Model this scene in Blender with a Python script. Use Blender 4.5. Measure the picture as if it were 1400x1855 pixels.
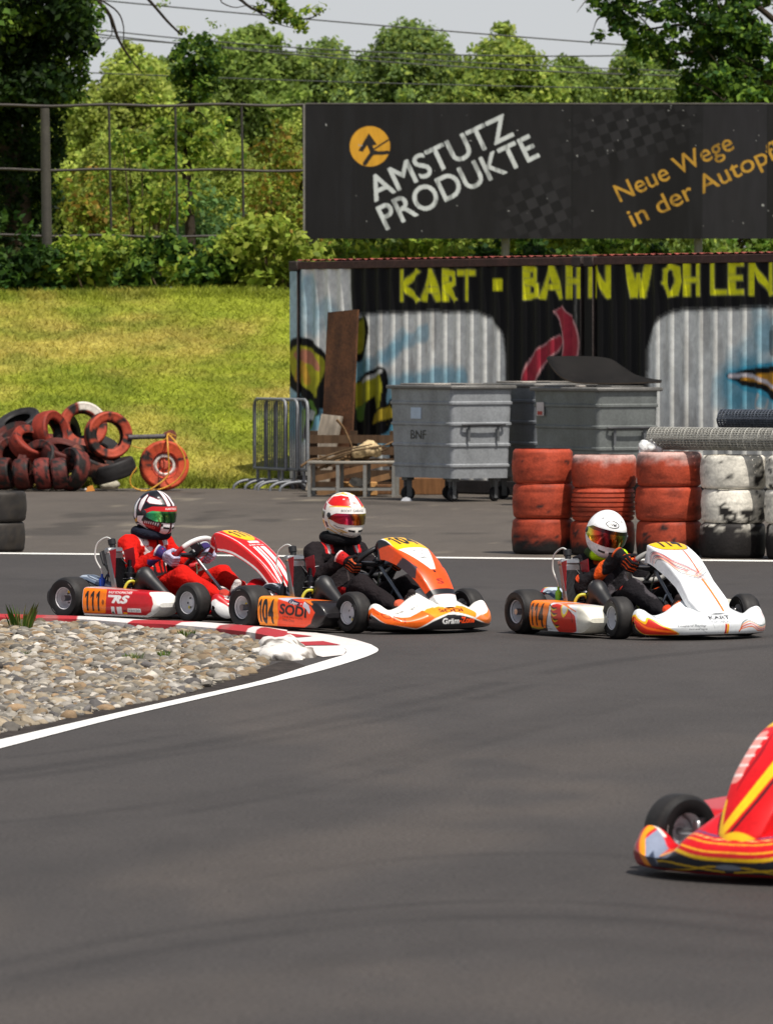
import bpy, bmesh, math, random
import numpy as np
from mathutils import Vector, Matrix

for _o in list(bpy.data.objects):
    bpy.data.objects.remove(_o)
SC = bpy.context.scene
COL = SC.collection
RAD = math.radians
random.seed(7)
rng = np.random.default_rng(11)

# ------------------------------------------------------------------ camera
FPX, CAMH, HORIZON = 11000.0, 1.82, 620.0      # focal length in photo pixels, eye height, horizon row
cam_data = bpy.data.cameras.new('camera')
cam = bpy.data.objects.new('camera', cam_data)
COL.objects.link(cam)
cam.location = (0, 0, CAMH)
cam.rotation_euler = (RAD(90) - math.atan((927.5 - HORIZON) / FPX), 0, 0)
cam_data.sensor_fit = 'HORIZONTAL'
cam_data.sensor_width = 24.0
cam_data.lens = 24.0 * FPX / 1400.0
cam_data.clip_start = 0.5
cam_data.clip_end = 6000
cam_data.dof.use_dof = True
cam_data.dof.focus_distance = 38.0
cam_data.dof.aperture_fstop = 9.5
SC.camera = cam

# ------------------------------------------------------------------ sky and sun
SUN_EL, SUN_PHI = RAD(62), RAD(56)             # elevation; angle from the picture's right towards the camera
SUN_DIR = Vector((math.cos(SUN_EL) * math.cos(SUN_PHI), -math.cos(SUN_EL) * math.sin(SUN_PHI), math.sin(SUN_EL)))
world = bpy.data.worlds.new('World')
SC.world = world
world.use_nodes = True
_nt = world.node_tree
_sky = _nt.nodes.new('ShaderNodeTexSky')
_sky.sky_type = 'NISHITA'
_sky.sun_disc = False
_sky.sun_elevation = SUN_EL
_sky.sun_rotation = math.atan2(SUN_DIR.x, SUN_DIR.y)
_sky.air_density = 1.0
_sky.dust_density = 3.0
_sky.ozone_density = 2.0
_bg = _nt.nodes['Background']
_bg.inputs['Strength'].default_value = 0.08
# summer haze: the sky whitens towards the horizon
_tc = _nt.nodes.new('ShaderNodeTexCoord')
_sx = _nt.nodes.new('ShaderNodeSeparateXYZ')
_nt.links.new(_tc.outputs['Generated'], _sx.inputs[0])
_mr = _nt.nodes.new('ShaderNodeMapRange')
_mr.interpolation_type = 'SMOOTHSTEP'
_mr.inputs['From Min'].default_value = 0.03
_mr.inputs['From Max'].default_value = 0.5
_mr.inputs['To Min'].default_value = 0.92
_mr.inputs['To Max'].default_value = 0.2
_nt.links.new(_sx.outputs['Z'], _mr.inputs['Value'])
_mx = _nt.nodes.new('ShaderNodeMix')
_mx.data_type = 'RGBA'
_nt.links.new(_mr.outputs[0], _mx.inputs[0])
_nt.links.new(_sky.outputs[0], _mx.inputs[6])
_mx.inputs[7].default_value = (8.1, 8.35, 8.6, 1)
_nt.links.new(_mx.outputs[2], _bg.inputs['Color'])
sun_data = bpy.data.lights.new('sun', 'SUN')
sun_data.energy = 5.0
sun_data.angle = RAD(0.55)
sun_data.color = (1.0, 0.95, 0.87)
sun = bpy.data.objects.new('sun', sun_data)
COL.objects.link(sun)
sun.rotation_euler = SUN_DIR.to_track_quat('Z', 'Y').to_euler()
SC.view_settings.view_transform = 'Standard'
SC.view_settings.look = 'None'
SC.view_settings.exposure = 0.0
SC.view_settings.gamma = 1.0
SC.view_settings.use_curve_mapping = False

# ------------------------------------------------------------------ small maths
def ground(px, py, z=0.0):
    """point at height z seen at photo pixel (px, py)"""
    d = (CAMH - z) * FPX / (py - HORIZON)
    return np.array([(px - 700.0) * d / FPX, d, z])

def at(px, py, d):
    """point at depth d seen at photo pixel (px, py)"""
    return np.array([(px - 700.0) * d / FPX, d, CAMH - (py - HORIZON) * d / FPX])

def s(r, g, b):
    c = np.array([r, g, b], float) / 255.0
    return np.where(c <= 0.04045, c / 12.92, ((c + 0.055) / 1.055) ** 2.4)

BLACK, WHITE = np.array([.012] * 3), np.array([.78, .78, .76])

def hash_noise(P, seed=0):
    """smooth value noise in [0,1] on an (n,3) array"""
    P = np.asarray(P, float)
    I = np.floor(P).astype(np.int64)
    F = P - I
    F = F * F * (3 - 2 * F)
    def h(ix, iy, iz):
        n = (ix * 374761393 + iy * 668265263 + iz * 2147483647 + seed * 1274126177) & 0xffffffff
        n = ((n ^ (n >> 13)) * 1274126177) & 0xffffffff
        return ((n ^ (n >> 16)) & 0xffff) / 65535.0
    out = 0
    for dx in (0, 1):
        for dy in (0, 1):
            for dz in (0, 1):
                w = (F[:, 0] if dx else 1 - F[:, 0]) * (F[:, 1] if dy else 1 - F[:, 1]) * (F[:, 2] if dz else 1 - F[:, 2])
                out = out + w * h(I[:, 0] + dx, I[:, 1] + dy, I[:, 2] + dz)
    return out

def fbm(P, seed=0, octaves=3):
    P = np.asarray(P, float)
    t, a, out = 0, 1.0, 0
    for k in range(octaves):
        out = out + a * hash_noise(P * 2 ** k, seed + k * 17)
        t += a
        a *= .5
    return out / t

def smooth(a, b, x):
    t = np.clip((x - a) / (b - a), 0, 1)
    return t * t * (3 - 2 * t)

# ------------------------------------------------------------------ mesh building
class MB:
    """collects pieces and links them as ONE mesh object with a colour attribute"""
    def __init__(self):
        self.v, self.c, self.f, self.n = [], [], [], 0
    def add(self, verts, faces, col=WHITE):
        verts = np.asarray(verts, float).reshape(-1, 3)
        col = np.asarray(col, float)
        if col.ndim == 1:
            col = np.tile(col, (len(verts), 1))
        self.v.append(verts)
        self.c.append(col)
        if isinstance(faces, np.ndarray):
            self.f.append(faces.astype(np.int64) + self.n)
        else:
            by = {}
            for f in faces:
                by.setdefault(len(f), []).append(f)
            for fs in by.values():
                self.f.append(np.array(fs, np.int64) + self.n)
        self.n += len(verts)
        return self
    def box(self, c, size, col=WHITE, rot=None, bevel=0.0):
        x, y, z = np.array(size, float) / 2
        if bevel <= 0:
            V = np.array([[sx * x, sy * y, sz * z] for sx in (-1, 1) for sy in (-1, 1) for sz in (-1, 1)])
            F = [(0, 1, 3, 2), (4, 6, 7, 5), (0, 4, 5, 1), (2, 3, 7, 6), (0, 2, 6, 4), (1, 5, 7, 3)]
        else:
            b = min(bevel, x * .9, y * .9, z * .9)
            V, idx = [], {}
            for sx in (-1, 1):
                for sy in (-1, 1):
                    for sz in (-1, 1):
                        for a in range(3):
                            p = np.array([x - b, y - b, z - b])
                            p[a] += b
                            idx[(sx, sy, sz, a)] = len(V)
                            V.append(p * (sx, sy, sz))
            V = np.array(V)
            F = []
            def q(l):
                p = V[list(l)]
                nrm = np.cross(p[1] - p[0], p[2] - p[0])
                F.append(tuple(l) if nrm @ p.mean(0) > 0 else tuple(reversed(l)))
            S = [(-1, -1), (-1, 1), (1, 1), (1, -1)]
            def key(a, sa, o):
                k = [0, 0, 0]
                k[a] = sa
                r = [i for i in range(3) if i != a]
                k[r[0]], k[r[1]] = o
                return tuple(k)
            for a in range(3):
                for sa in (-1, 1):
                    q([idx[key(a, sa, o) + (a,)] for o in S])
            for a in range(3):           # edges along axis a
                r = [i for i in range(3) if i != a]
                for o in S:
                    k0, k1 = key(a, -1, o), key(a, 1, o)
                    q([idx[k0 + (r[0],)], idx[k1 + (r[0],)], idx[k1 + (r[1],)], idx[k0 + (r[1],)]])
            for sx in (-1, 1):
                for sy in (-1, 1):
                    for sz in (-1, 1):
                        q([idx[(sx, sy, sz, a)] for a in range(3)])
        if rot is not None:
            V = V @ np.array(rot).T
        return self.add(V + np.array(c, float), F, col)
    def tube(self, pts, r, col=WHITE, sides=8, caps=True, closed=False):
        P = np.array(pts, float)
        n = len(P)
        R = np.broadcast_to(np.asarray(r, float), (n,))
        if closed:
            T = np.roll(P, -1, 0) - np.roll(P, 1, 0)
        else:
            T = np.gradient(P, axis=0)
        T /= np.maximum(np.linalg.norm(T, axis=1, keepdims=True), 1e-9)
        up = np.array([0, 0, 1.0]) if abs(T[0, 2]) < .9 else np.array([1.0, 0, 0])
        U = np.zeros_like(P)
        u = np.cross(up, T[0])
        for i in range(n):
            u = u - T[i] * (u @ T[i])
            u /= max(np.linalg.norm(u), 1e-9)
            U[i] = u
        W = np.cross(T, U)
        a = np.arange(sides) * 2 * math.pi / sides
        V = (P[:, None, :] + R[:, None, None] * (np.cos(a)[None, :, None] * U[:, None, :] + np.sin(a)[None, :, None] * W[:, None, :])).reshape(-1, 3)
        m = n if closed else n - 1
        i, j = np.meshgrid(np.arange(m), np.arange(sides), indexing='ij')
        i2, j2 = (i + 1) % n, (j + 1) % sides
        F = np.stack([i * sides + j, i * sides + j2, i2 * sides + j2, i2 * sides + j], -1).reshape(-1, 4)
        if np.ndim(col) == 2:
            col = np.repeat(np.asarray(col), sides, 0)
        k = self.n
        self.add(V, F, col)
        if caps and not closed:
            self.f.append(np.array([list(range(sides))[::-1]], np.int64) + k)
            self.f.append(np.array([list(range((n - 1) * sides, n * sides))], np.int64) + k)
        return self
    def lathe(self, prof, col=WHITE, segs=32, M=None, colf=None):
        """profile of (radius, axial) turned about local Z"""
        P = np.array(prof, float)
        n = len(P)
        a = np.arange(segs) * 2 * math.pi / segs
        V = np.stack([P[:, 0][:, None] * np.cos(a), P[:, 0][:, None] * np.sin(a), np.repeat(P[:, 1][:, None], segs, 1)], -1).reshape(-1, 3)
        i, j = np.meshgrid(np.arange(n - 1), np.arange(segs), indexing='ij')
        j2 = (j + 1) % segs
        F = np.stack([i * segs + j, i * segs + j2, (i + 1) * segs + j2, (i + 1) * segs + j], -1).reshape(-1, 4)
        C = colf(V) if colf is not None else (np.repeat(np.asarray(col), segs, 0) if np.ndim(col) == 2 else col)
        if M is not None:
            V = V @ np.array(M.to_3x3()).T + np.array(M.translation)
        return self.add(V, F, C)
    def grid(self, P, col=WHITE, closed_v=False, flip=False):
        """quad sheet over P[nu, nv, 3]"""
        P = np.asarray(P, float)
        nu, nv = P.shape[:2]
        mv = nv if closed_v else nv - 1
        i, j = np.meshgrid(np.arange(nu - 1), np.arange(mv), indexing='ij')
        j2 = (j + 1) % nv
        F = np.stack([i * nv + j, i * nv + j2, (i + 1) * nv + j2, (i + 1) * nv + j], -1).reshape(-1, 4)
        if flip:
            F = F[:, ::-1]
        col = np.asarray(col)
        return self.add(P.reshape(-1, 3), F, col.reshape(-1, 3) if col.ndim == 3 else col)
    def poly(self, pts, thick, axis=2, col=WHITE):
        """flat outline (n,2) given thickness along an axis, centred on 0"""
        P = np.array(pts, float)
        n = len(P)
        def put(t):
            V = np.zeros((n, 3))
            r = [i for i in range(3) if i != axis]
            V[:, r[0]], V[:, r[1]], V[:, axis] = P[:, 0], P[:, 1], t
            return V
        V = np.concatenate([put(-thick / 2), put(thick / 2)])
        F = [tuple(range(n))[::-1], tuple(range(n, 2 * n))] + [(i, (i + 1) % n, n + (i + 1) % n, n + i) for i in range(n)]
        return self.add(V, F, col)
    def move(self, M):
        R, t = np.array(M.to_3x3()), np.array(M.translation)
        self.v = [v @ R.T + t for v in self.v]
        return self
    def mesh(self, name, m, sharp=40):
        V = np.concatenate(self.v)
        C = np.concatenate(self.c)
        me = bpy.data.meshes.new(name)
        me.vertices.add(len(V))
        me.vertices.foreach_set('co', V.astype(np.float32).ravel())
        loops = np.concatenate([f.ravel() for f in self.f]).astype(np.int32)
        tot = np.concatenate([np.full(len(f), f.shape[1]) for f in self.f])
        start = np.concatenate([[0], np.cumsum(tot)[:-1]]).astype(np.int32)
        me.loops.add(len(loops))
        me.loops.foreach_set('vertex_index', loops)
        me.polygons.add(len(tot))
        me.polygons.foreach_set('loop_start', start)
        me.update(calc_edges=True)
        at_ = me.attributes.new('Col', 'FLOAT_COLOR', 'POINT')
        at_.data.foreach_set('color', np.concatenate([C, np.ones((len(C), 1))], 1).astype(np.float32).ravel())
        if sharp is not None:
            me.shade_smooth()
            if sharp < 179:
                me.set_sharp_from_angle(angle=RAD(sharp))
        me.materials.append(m)
        return me
    def build(self, name, m, parent=None, sharp=40, loc=None, rot=None):
        return link(name, self.mesh(name, m, sharp), parent, loc, rot)

def link(name, me, parent=None, loc=None, rot=None):
    o = bpy.data.objects.new(name, me)
    COL.objects.link(o)
    if parent is not None:
        o.parent = parent
    if loc is not None:
        o.location = tuple(loc)
    if rot is not None:
        o.rotation_euler = rot
    return o

def tag(o, label=None, cat=None, group=None, kind=None):
    if label: o['label'] = label
    if cat: o['category'] = cat
    if group: o['group'] = group
    if kind: o['kind'] = kind
    return o

def empty(name, loc=(0, 0, 0), rz=0.0):
    o = bpy.data.objects.new(name, None)
    COL.objects.link(o)
    o.location = tuple(loc)
    o.rotation_euler = (0, 0, rz)
    o.empty_display_size = .1
    return o

def copy_tree(o, parent=None):
    c = o.copy()
    COL.objects.link(c)
    c.parent = parent
    for ch in [x for x in bpy.data.objects if x.parent == o]:
        copy_tree(ch, c)
    return c

def frame(p0, x=None, z=None):
    """matrix at p0 whose local Z runs along z"""
    q = Vector(z).to_track_quat('Z', 'Y').to_matrix().to_4x4()
    q.translation = Vector(p0)
    return q

def smooth_path(pts, n=24):
    """Catmull-Rom through the points"""
    P = np.array(pts, float)
    P = np.concatenate([[2 * P[0] - P[1]], P, [2 * P[-1] - P[-2]]])
    out = []
    m = len(P) - 3
    for t in np.linspace(0, m, n):
        i = min(int(t), m - 1)
        u = t - i
        a, b, c, d = P[i:i + 4]
        out.append(.5 * ((2 * b) + (c - a) * u + (2 * a - 5 * b + 4 * c - d) * u * u + (3 * b - a - 3 * c + d) * u ** 3))
    return np.array(out)

# ------------------------------------------------------------------ materials
def mat(name, rough=.5, metal=0.0, coat=0.0, vary=.15, vscale=6.0, bump=0.0, bscale=60.0, spec=.5, trans=0.0, rvary=.12, fine=0.0, fscale=200.0, stretch=None):
    """colour comes from the mesh's own paint (Col); noise gives wear, grain and relief"""
    m = bpy.data.materials.new(name)
    m.use_nodes = True
    nt = m.node_tree
    N, L = nt.nodes, nt.links
    b = N['Principled BSDF']
    a = N.new('ShaderNodeAttribute')
    a.attribute_name = 'Col'
    tc = N.new('ShaderNodeTexCoord')
    vec = tc.outputs['Object']
    if stretch is not None:
        mp = N.new('ShaderNodeMapping')
        mp.inputs['Scale'].default_value = stretch
        L.new(vec, mp.inputs['Vector'])
        vec = mp.outputs[0]
    n1 = N.new('ShaderNodeTexNoise')
    n1.inputs['Scale'].default_value = vscale
    n1.inputs['Detail'].default_value = 6
    n1.inputs['Roughness'].default_value = .62
    L.new(vec, n1.inputs['Vector'])
    mr = N.new('ShaderNodeMapRange')
    mr.inputs['From Min'].default_value = .3
    mr.inputs['From Max'].default_value = .7
    mr.inputs['To Min'].default_value = 1 - vary
    mr.inputs['To Max'].default_value = 1 + vary
    L.new(n1.outputs['Fac'], mr.inputs['Value'])
    sc = N.new('ShaderNodeVectorMath')
    sc.operation = 'SCALE'
    L.new(a.outputs['Color'], sc.inputs[0])
    L.new(mr.outputs[0], sc.inputs['Scale'])
    out = sc.outputs[0]
    if fine > 0:
        n3 = N.new('ShaderNodeTexNoise')
        n3.inputs['Scale'].default_value = fscale
        n3.inputs['Detail'].default_value = 3
        L.new(vec, n3.inputs['Vector'])
        m3 = N.new('ShaderNodeMapRange')
        m3.inputs['From Min'].default_value = .3
        m3.inputs['From Max'].default_value = .7
        m3.inputs['To Min'].default_value = 1 - fine
        m3.inputs['To Max'].default_value = 1 + fine
        L.new(n3.outputs['Fac'], m3.inputs['Value'])
        s3 = N.new('ShaderNodeVectorMath')
        s3.operation = 'SCALE'
        L.new(out, s3.inputs[0])
        L.new(m3.outputs[0], s3.inputs['Scale'])
        out = s3.outputs[0]
    L.new(out, b.inputs['Base Color'])
    r2 = N.new('ShaderNodeMapRange')
    r2.inputs['To Min'].default_value = max(0.03, rough - rvary)
    r2.inputs['To Max'].default_value = min(1, rough + rvary)
    L.new(n1.outputs['Fac'], r2.inputs['Value'])
    L.new(r2.outputs[0], b.inputs['Roughness'])
    b.inputs['Metallic'].default_value = metal
    b.inputs['Specular IOR Level'].default_value = spec
    b.inputs['Coat Weight'].default_value = coat
    b.inputs['Coat Roughness'].default_value = .08
    if bump > 0:
        n2 = N.new('ShaderNodeTexNoise')
        n2.inputs['Scale'].default_value = bscale
        n2.inputs['Detail'].default_value = 4
        L.new(vec, n2.inputs['Vector'])
        bp = N.new('ShaderNodeBump')
        bp.inputs['Strength'].default_value = bump
        bp.inputs['Distance'].default_value = .02
        L.new(n2.outputs['Fac'], bp.inputs['Height'])
        L.new(bp.outputs[0], b.inputs['Normal'])
    if trans > 0:
        t = N.new('ShaderNodeBsdfTranslucent')
        L.new(out, t.inputs['Color'])
        mx = N.new('ShaderNodeMixShader')
        mx.inputs[0].default_value = trans
        L.new(b.outputs[0], mx.inputs[1])
        L.new(t.outputs[0], mx.inputs[2])
        L.new(mx.outputs[0], N['Material Output'].inputs['Surface'])
    return m

M_ASPH = mat('asphalt', .78, vary=.08, vscale=.55, fine=.32, fscale=55, bump=.4, bscale=60, spec=.3)
M_PAINT = mat('worn_road_paint', .7, vary=.07, vscale=3, fine=.1, fscale=40, bump=.1)
M_GRASS = mat('grass_blades', .65, vary=.25, vscale=.8, trans=.3, spec=.2)
M_SOIL = mat('soil', .95, vary=.3, vscale=1.2, fine=.35, fscale=14, bump=.5, bscale=20, spec=.1)
M_STONE = mat('river_gravel', .8, vary=.25, vscale=25, bump=.2, bscale=90, spec=.3)
M_LEAF = mat('leaves', .6, vary=.2, vscale=.5, trans=.45, spec=.2)
M_BARK = mat('bark', .9, vary=.35, vscale=5, bump=.6, bscale=25, spec=.2)
M_STEEL = mat('galvanised_steel', .5, metal=.25, vary=.18, vscale=5, bump=.05, fine=.1, fscale=40)
M_RUST = mat('rusty_steel', .75, metal=.2, vary=.4, vscale=4, fine=.3, fscale=30, bump=.15)
M_WALL = mat('painted_corrugated_steel', .6, spec=.2, vary=.12, vscale=1.5, fine=.12, fscale=12, bump=.05)
M_SIGN = mat('weathered_sign_board', .7, spec=.2, vary=.14, vscale=1.0, fine=.12, fscale=9, stretch=(1, 1, .25))
M_WOOD = mat('weathered_wood', .85, vary=.3, vscale=3, bump=.3, bscale=30, stretch=(6, 6, .6), spec=.2)
M_PLASTIC = mat('plastic', .45, vary=.12, vscale=8)
M_GLOSS = mat('glossy_bodywork', .36, coat=.22, spec=.35, vary=.10, vscale=9, rvary=.12, fine=.06, fscale=60)
M_RUBBER = mat('rubber', .6, vary=.22, vscale=9, bump=.06, bscale=120, spec=.28)
M_PTYRE = mat('painted_rubber', .62, spec=.25, vary=.22, vscale=6, fine=.15, fscale=45, bump=.15, bscale=45)
M_METAL = mat('bare_metal', .33, metal=.9, vary=.15, vscale=15)
M_CLOTH = mat('suit_cloth', .85, vary=.2, vscale=18, bump=.5, bscale=55, spec=.12)
M_VISOR = mat('mirror_visor', .12, metal=.85, coat=.5, vary=.08, vscale=5, rvary=.04)
# ------------------------------------------------------------------ paint: shapes and lettering laid into a mesh's own colour attribute
_textcache = {}
def text_tris(body, bold=0.0, shear=0.0, spacing=1.0):
    """triangles of a line of lettering, cap height about 1, left end at 0"""
    key = (body, bold, shear, spacing)
    if key not in _textcache:
        cu = bpy.data.curves.new('lettering', 'FONT')
        cu.body = body
        cu.size = 1.0
        cu.shear = shear
        cu.space_character = spacing
        cu.resolution_u = 5
        cu.fill_mode = 'FRONT'
        o = bpy.data.objects.new('lettering', cu)
        COL.objects.link(o)
        bpy.context.view_layer.update()
        me = bpy.data.meshes.new_from_object(o.evaluated_get(bpy.context.evaluated_depsgraph_get()))
        me.calc_loop_triangles()
        V = np.array([v.co[:2] for v in me.vertices]).reshape(-1, 2)
        T = np.array([t.vertices[:] for t in me.loop_triangles]).reshape(-1, 3)
        bpy.data.objects.remove(o)
        bpy.data.meshes.remove(me)
        bpy.data.curves.remove(cu)
        V[:, 0] -= V[:, 0].min()
        cap = .72
        Q = V[T] / cap
        # lettering drawn once into a fine mask: RES cells per cap height
        e = max(0, bold) * .9
        lo = Q.min((0, 1)) - e - .02
        hi = Q.max((0, 1)) + e + .02
        n = np.ceil((hi - lo) * RES).astype(int) + 1
        mask = np.zeros(tuple(n), bool)
        for A, B, C in Q:
            t3 = np.stack([A, B, C])
            a, b = np.floor((t3.min(0) - lo) * RES).astype(int), np.ceil((t3.max(0) - lo) * RES).astype(int) + 1
            X, Y = np.meshgrid(np.arange(a[0], b[0]), np.arange(a[1], b[1]), indexing='ij')
            x, y = X / RES + lo[0], Y / RES + lo[1]
            d1 = (x - B[0]) * (A[1] - B[1]) - (A[0] - B[0]) * (y - B[1])
            d2 = (x - C[0]) * (B[1] - C[1]) - (B[0] - C[0]) * (y - C[1])
            d3 = (x - A[0]) * (C[1] - A[1]) - (C[0] - A[0]) * (y - A[1])
            m = ~(((d1 < 0) | (d2 < 0) | (d3 < 0)) & ((d1 > 0) | (d2 > 0) | (d3 > 0)))
            mask[a[0]:b[0], a[1]:b[1]] |= m[:mask.shape[0] - a[0], :mask.shape[1] - a[1]]
        k = int(round(e * RES))
        if k > 0:                # heavier strokes
            out = mask.copy()
            for dx in range(-k, k + 1):
                for dy in range(-k, k + 1):
                    if dx * dx + dy * dy <= k * k:
                        out |= np.roll(np.roll(mask, dx, 0), dy, 1)
            mask = out
        _textcache[key] = (mask, np.array([lo[0] + e, lo[1]]) - (e, 0), Q[..., 0].max() + e, Q)
    return _textcache[key]
RES = 90

def text_hit(P, key, x, y, sx, sy, ca, sa, mirror=1, x0=0.0):
    mask, lo, w, _ = key
    d = P - (x, y)
    u = ((d[:, 0] * ca + d[:, 1] * sa) * mirror + x0) / sx
    v = (-d[:, 0] * sa + d[:, 1] * ca) / sy
    i, j = np.round((u - lo[0]) * RES).astype(int), np.round((v - lo[1]) * RES).astype(int)
    ok = (i >= 0) & (j >= 0) & (i < mask.shape[0]) & (j < mask.shape[1])
    out = np.zeros(len(P), bool)
    out[ok] = mask[i[ok], j[ok]]
    return out

def in_poly(P, poly):
    x, y = P[:, 0], P[:, 1]
    q = np.asarray(poly, float)
    ins = np.zeros(len(P), bool)
    j = len(q) - 1
    for i in range(len(q)):
        xi, yi, xj, yj = q[i, 0], q[i, 1], q[j, 0], q[j, 1]
        if yi != yj:
            ins ^= ((yi > y) != (yj > y)) & (x < (xj - xi) * (y - yi) / (yj - yi) + xi)
        j = i
    return ins

class Canvas:
    def __init__(self, base):
        self.base, self.layers = np.asarray(base, float), []
    def poly(self, pts, col, a=1.0):
        pts = np.asarray(pts, float)
        self.layers.append((lambda P: in_poly(P, pts), col, a))
        return self
    def blob(self, pts, col, n=60, a=1.0):
        """closed smooth outline through the points"""
        P = np.asarray(pts, float)
        P = np.concatenate([P[-1:], P, P[:2]])
        Q = smooth_path(np.c_[P, np.zeros(len(P))], n * 2)[:, :2]
        m = len(P) - 1
        t = np.linspace(0, m, n * 2)
        return self.poly(Q[(t >= 1) & (t < m)], col, a)
    def stripe(self, pts, w, col, n=40, a=1.0):
        """smooth line of given width"""
        P = smooth_path(np.c_[np.asarray(pts, float), np.zeros(len(pts))], n)[:, :2]
        W = np.interp(np.linspace(0, 1, n), np.linspace(0, 1, len(np.atleast_1d(w))), np.atleast_1d(w)) / 2 if np.ndim(w) else np.full(n, w / 2)
        def f(X):
            best = np.full(len(X), 9e9)
            for i in range(n - 1):
                d = P[i + 1] - P[i]
                t = np.clip(((X - P[i]) @ d) / max(d @ d, 1e-12), 0, 1)
                r = np.linalg.norm(X - P[i] - t[:, None] * d, axis=1) - (W[i] + t * (W[i + 1] - W[i]))
                best = np.minimum(best, r)
            return best < 0
        self.layers.append((f, col, a))
        return self
    def ell(self, c, r, col, ang=0.0, ring=None, a=1.0):
        ca, sa = math.cos(ang), math.sin(ang)
        def f(P):
            d = P - np.array(c)
            u, v = (d[:, 0] * ca + d[:, 1] * sa) / r[0], (-d[:, 0] * sa + d[:, 1] * ca) / r[1]
            q = np.sqrt(u * u + v * v)
            return (q < 1) & (q > (ring or -1))
        self.layers.append((f, col, a))
        return self
    def text(self, body, x, y, h, col, ang=0.0, bold=.03, shear=0.0, spacing=1.0, width=None, mirror=False, align='l', a=1.0):
        """lettering whose baseline starts at (x, y), cap height h; stretched to width when given"""
        key = text_tris(body, bold, shear, spacing)
        sx = (width / key[2]) if width else h
        x0 = sx * key[2] / 2 if align == 'c' else 0.0
        ca, sa = math.cos(ang), math.sin(ang)
        f = lambda P: text_hit(P, key, x, y, sx, h, ca, sa, -1 if mirror else 1, x0)
        self.layers.append((f, col, a))
        return self
    def number(self, digits, x, y, h, w, gap, col, bold=.06):
        """race number: ones are drawn with their flag, other digits from the lettering"""
        for d in digits:
            if d == '1':
                k = w * .78
                self.poly([(x + a * k, y + b * h) for a, b in ((.42, 0), (.86, 0), (.86, 1), (.56, 1), (.05, .80), (.05, .62), (.42, .74))], col)
                x += k + gap
            else:
                self.text(d, x, y, h, col, bold=bold, width=w * 1.12)
                x += w * 1.12 + gap
        return self
    def func(self, f, col):
        """f(P) -> weight 0..1"""
        self.layers.append((f, col, None))
        return self
    def __call__(self, P, aa=0.0):
        P = np.asarray(P, float)
        out = np.tile(self.base, (len(P), 1)) if self.base.ndim == 1 else self.base.copy()
        offs = [(0, 0)] if aa <= 0 else [(-aa, -aa), (aa, -aa), (-aa, aa), (aa, aa), (0, 0)]
        for f, col, a in self.layers:
            if a is None:
                w = np.asarray(f(P), float)
            else:
                w = sum(f(P + o).astype(float) for o in offs) / len(offs) * a
            if w.any():
                cc = col(P) if callable(col) else np.asarray(col)
                out = out * (1 - w[:, None]) + cc * w[:, None]
        return out

# ------------------------------------------------------------------ soft bodies: smooth union of tapered limbs turned into one surface
def cap_sdf(P, a, b, ra, rb, sq=None):
    a, b = np.asarray(a, float), np.asarray(b, float)
    d = b - a
    t = np.clip(((P - a) @ d) / max(d @ d, 1e-12), 0, 1)
    Q = P - a - t[:, None] * d
    if sq is not None:           # flatten along an axis: (axis vector, factor)
        ax = np.asarray(sq[0], float)
        ax /= np.linalg.norm(ax)
        k = Q @ ax
        Q = Q + ax * (k * (1 / sq[1] - 1))[:, None]
    return np.linalg.norm(Q, axis=1) - (ra + t * (rb - ra))

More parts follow.
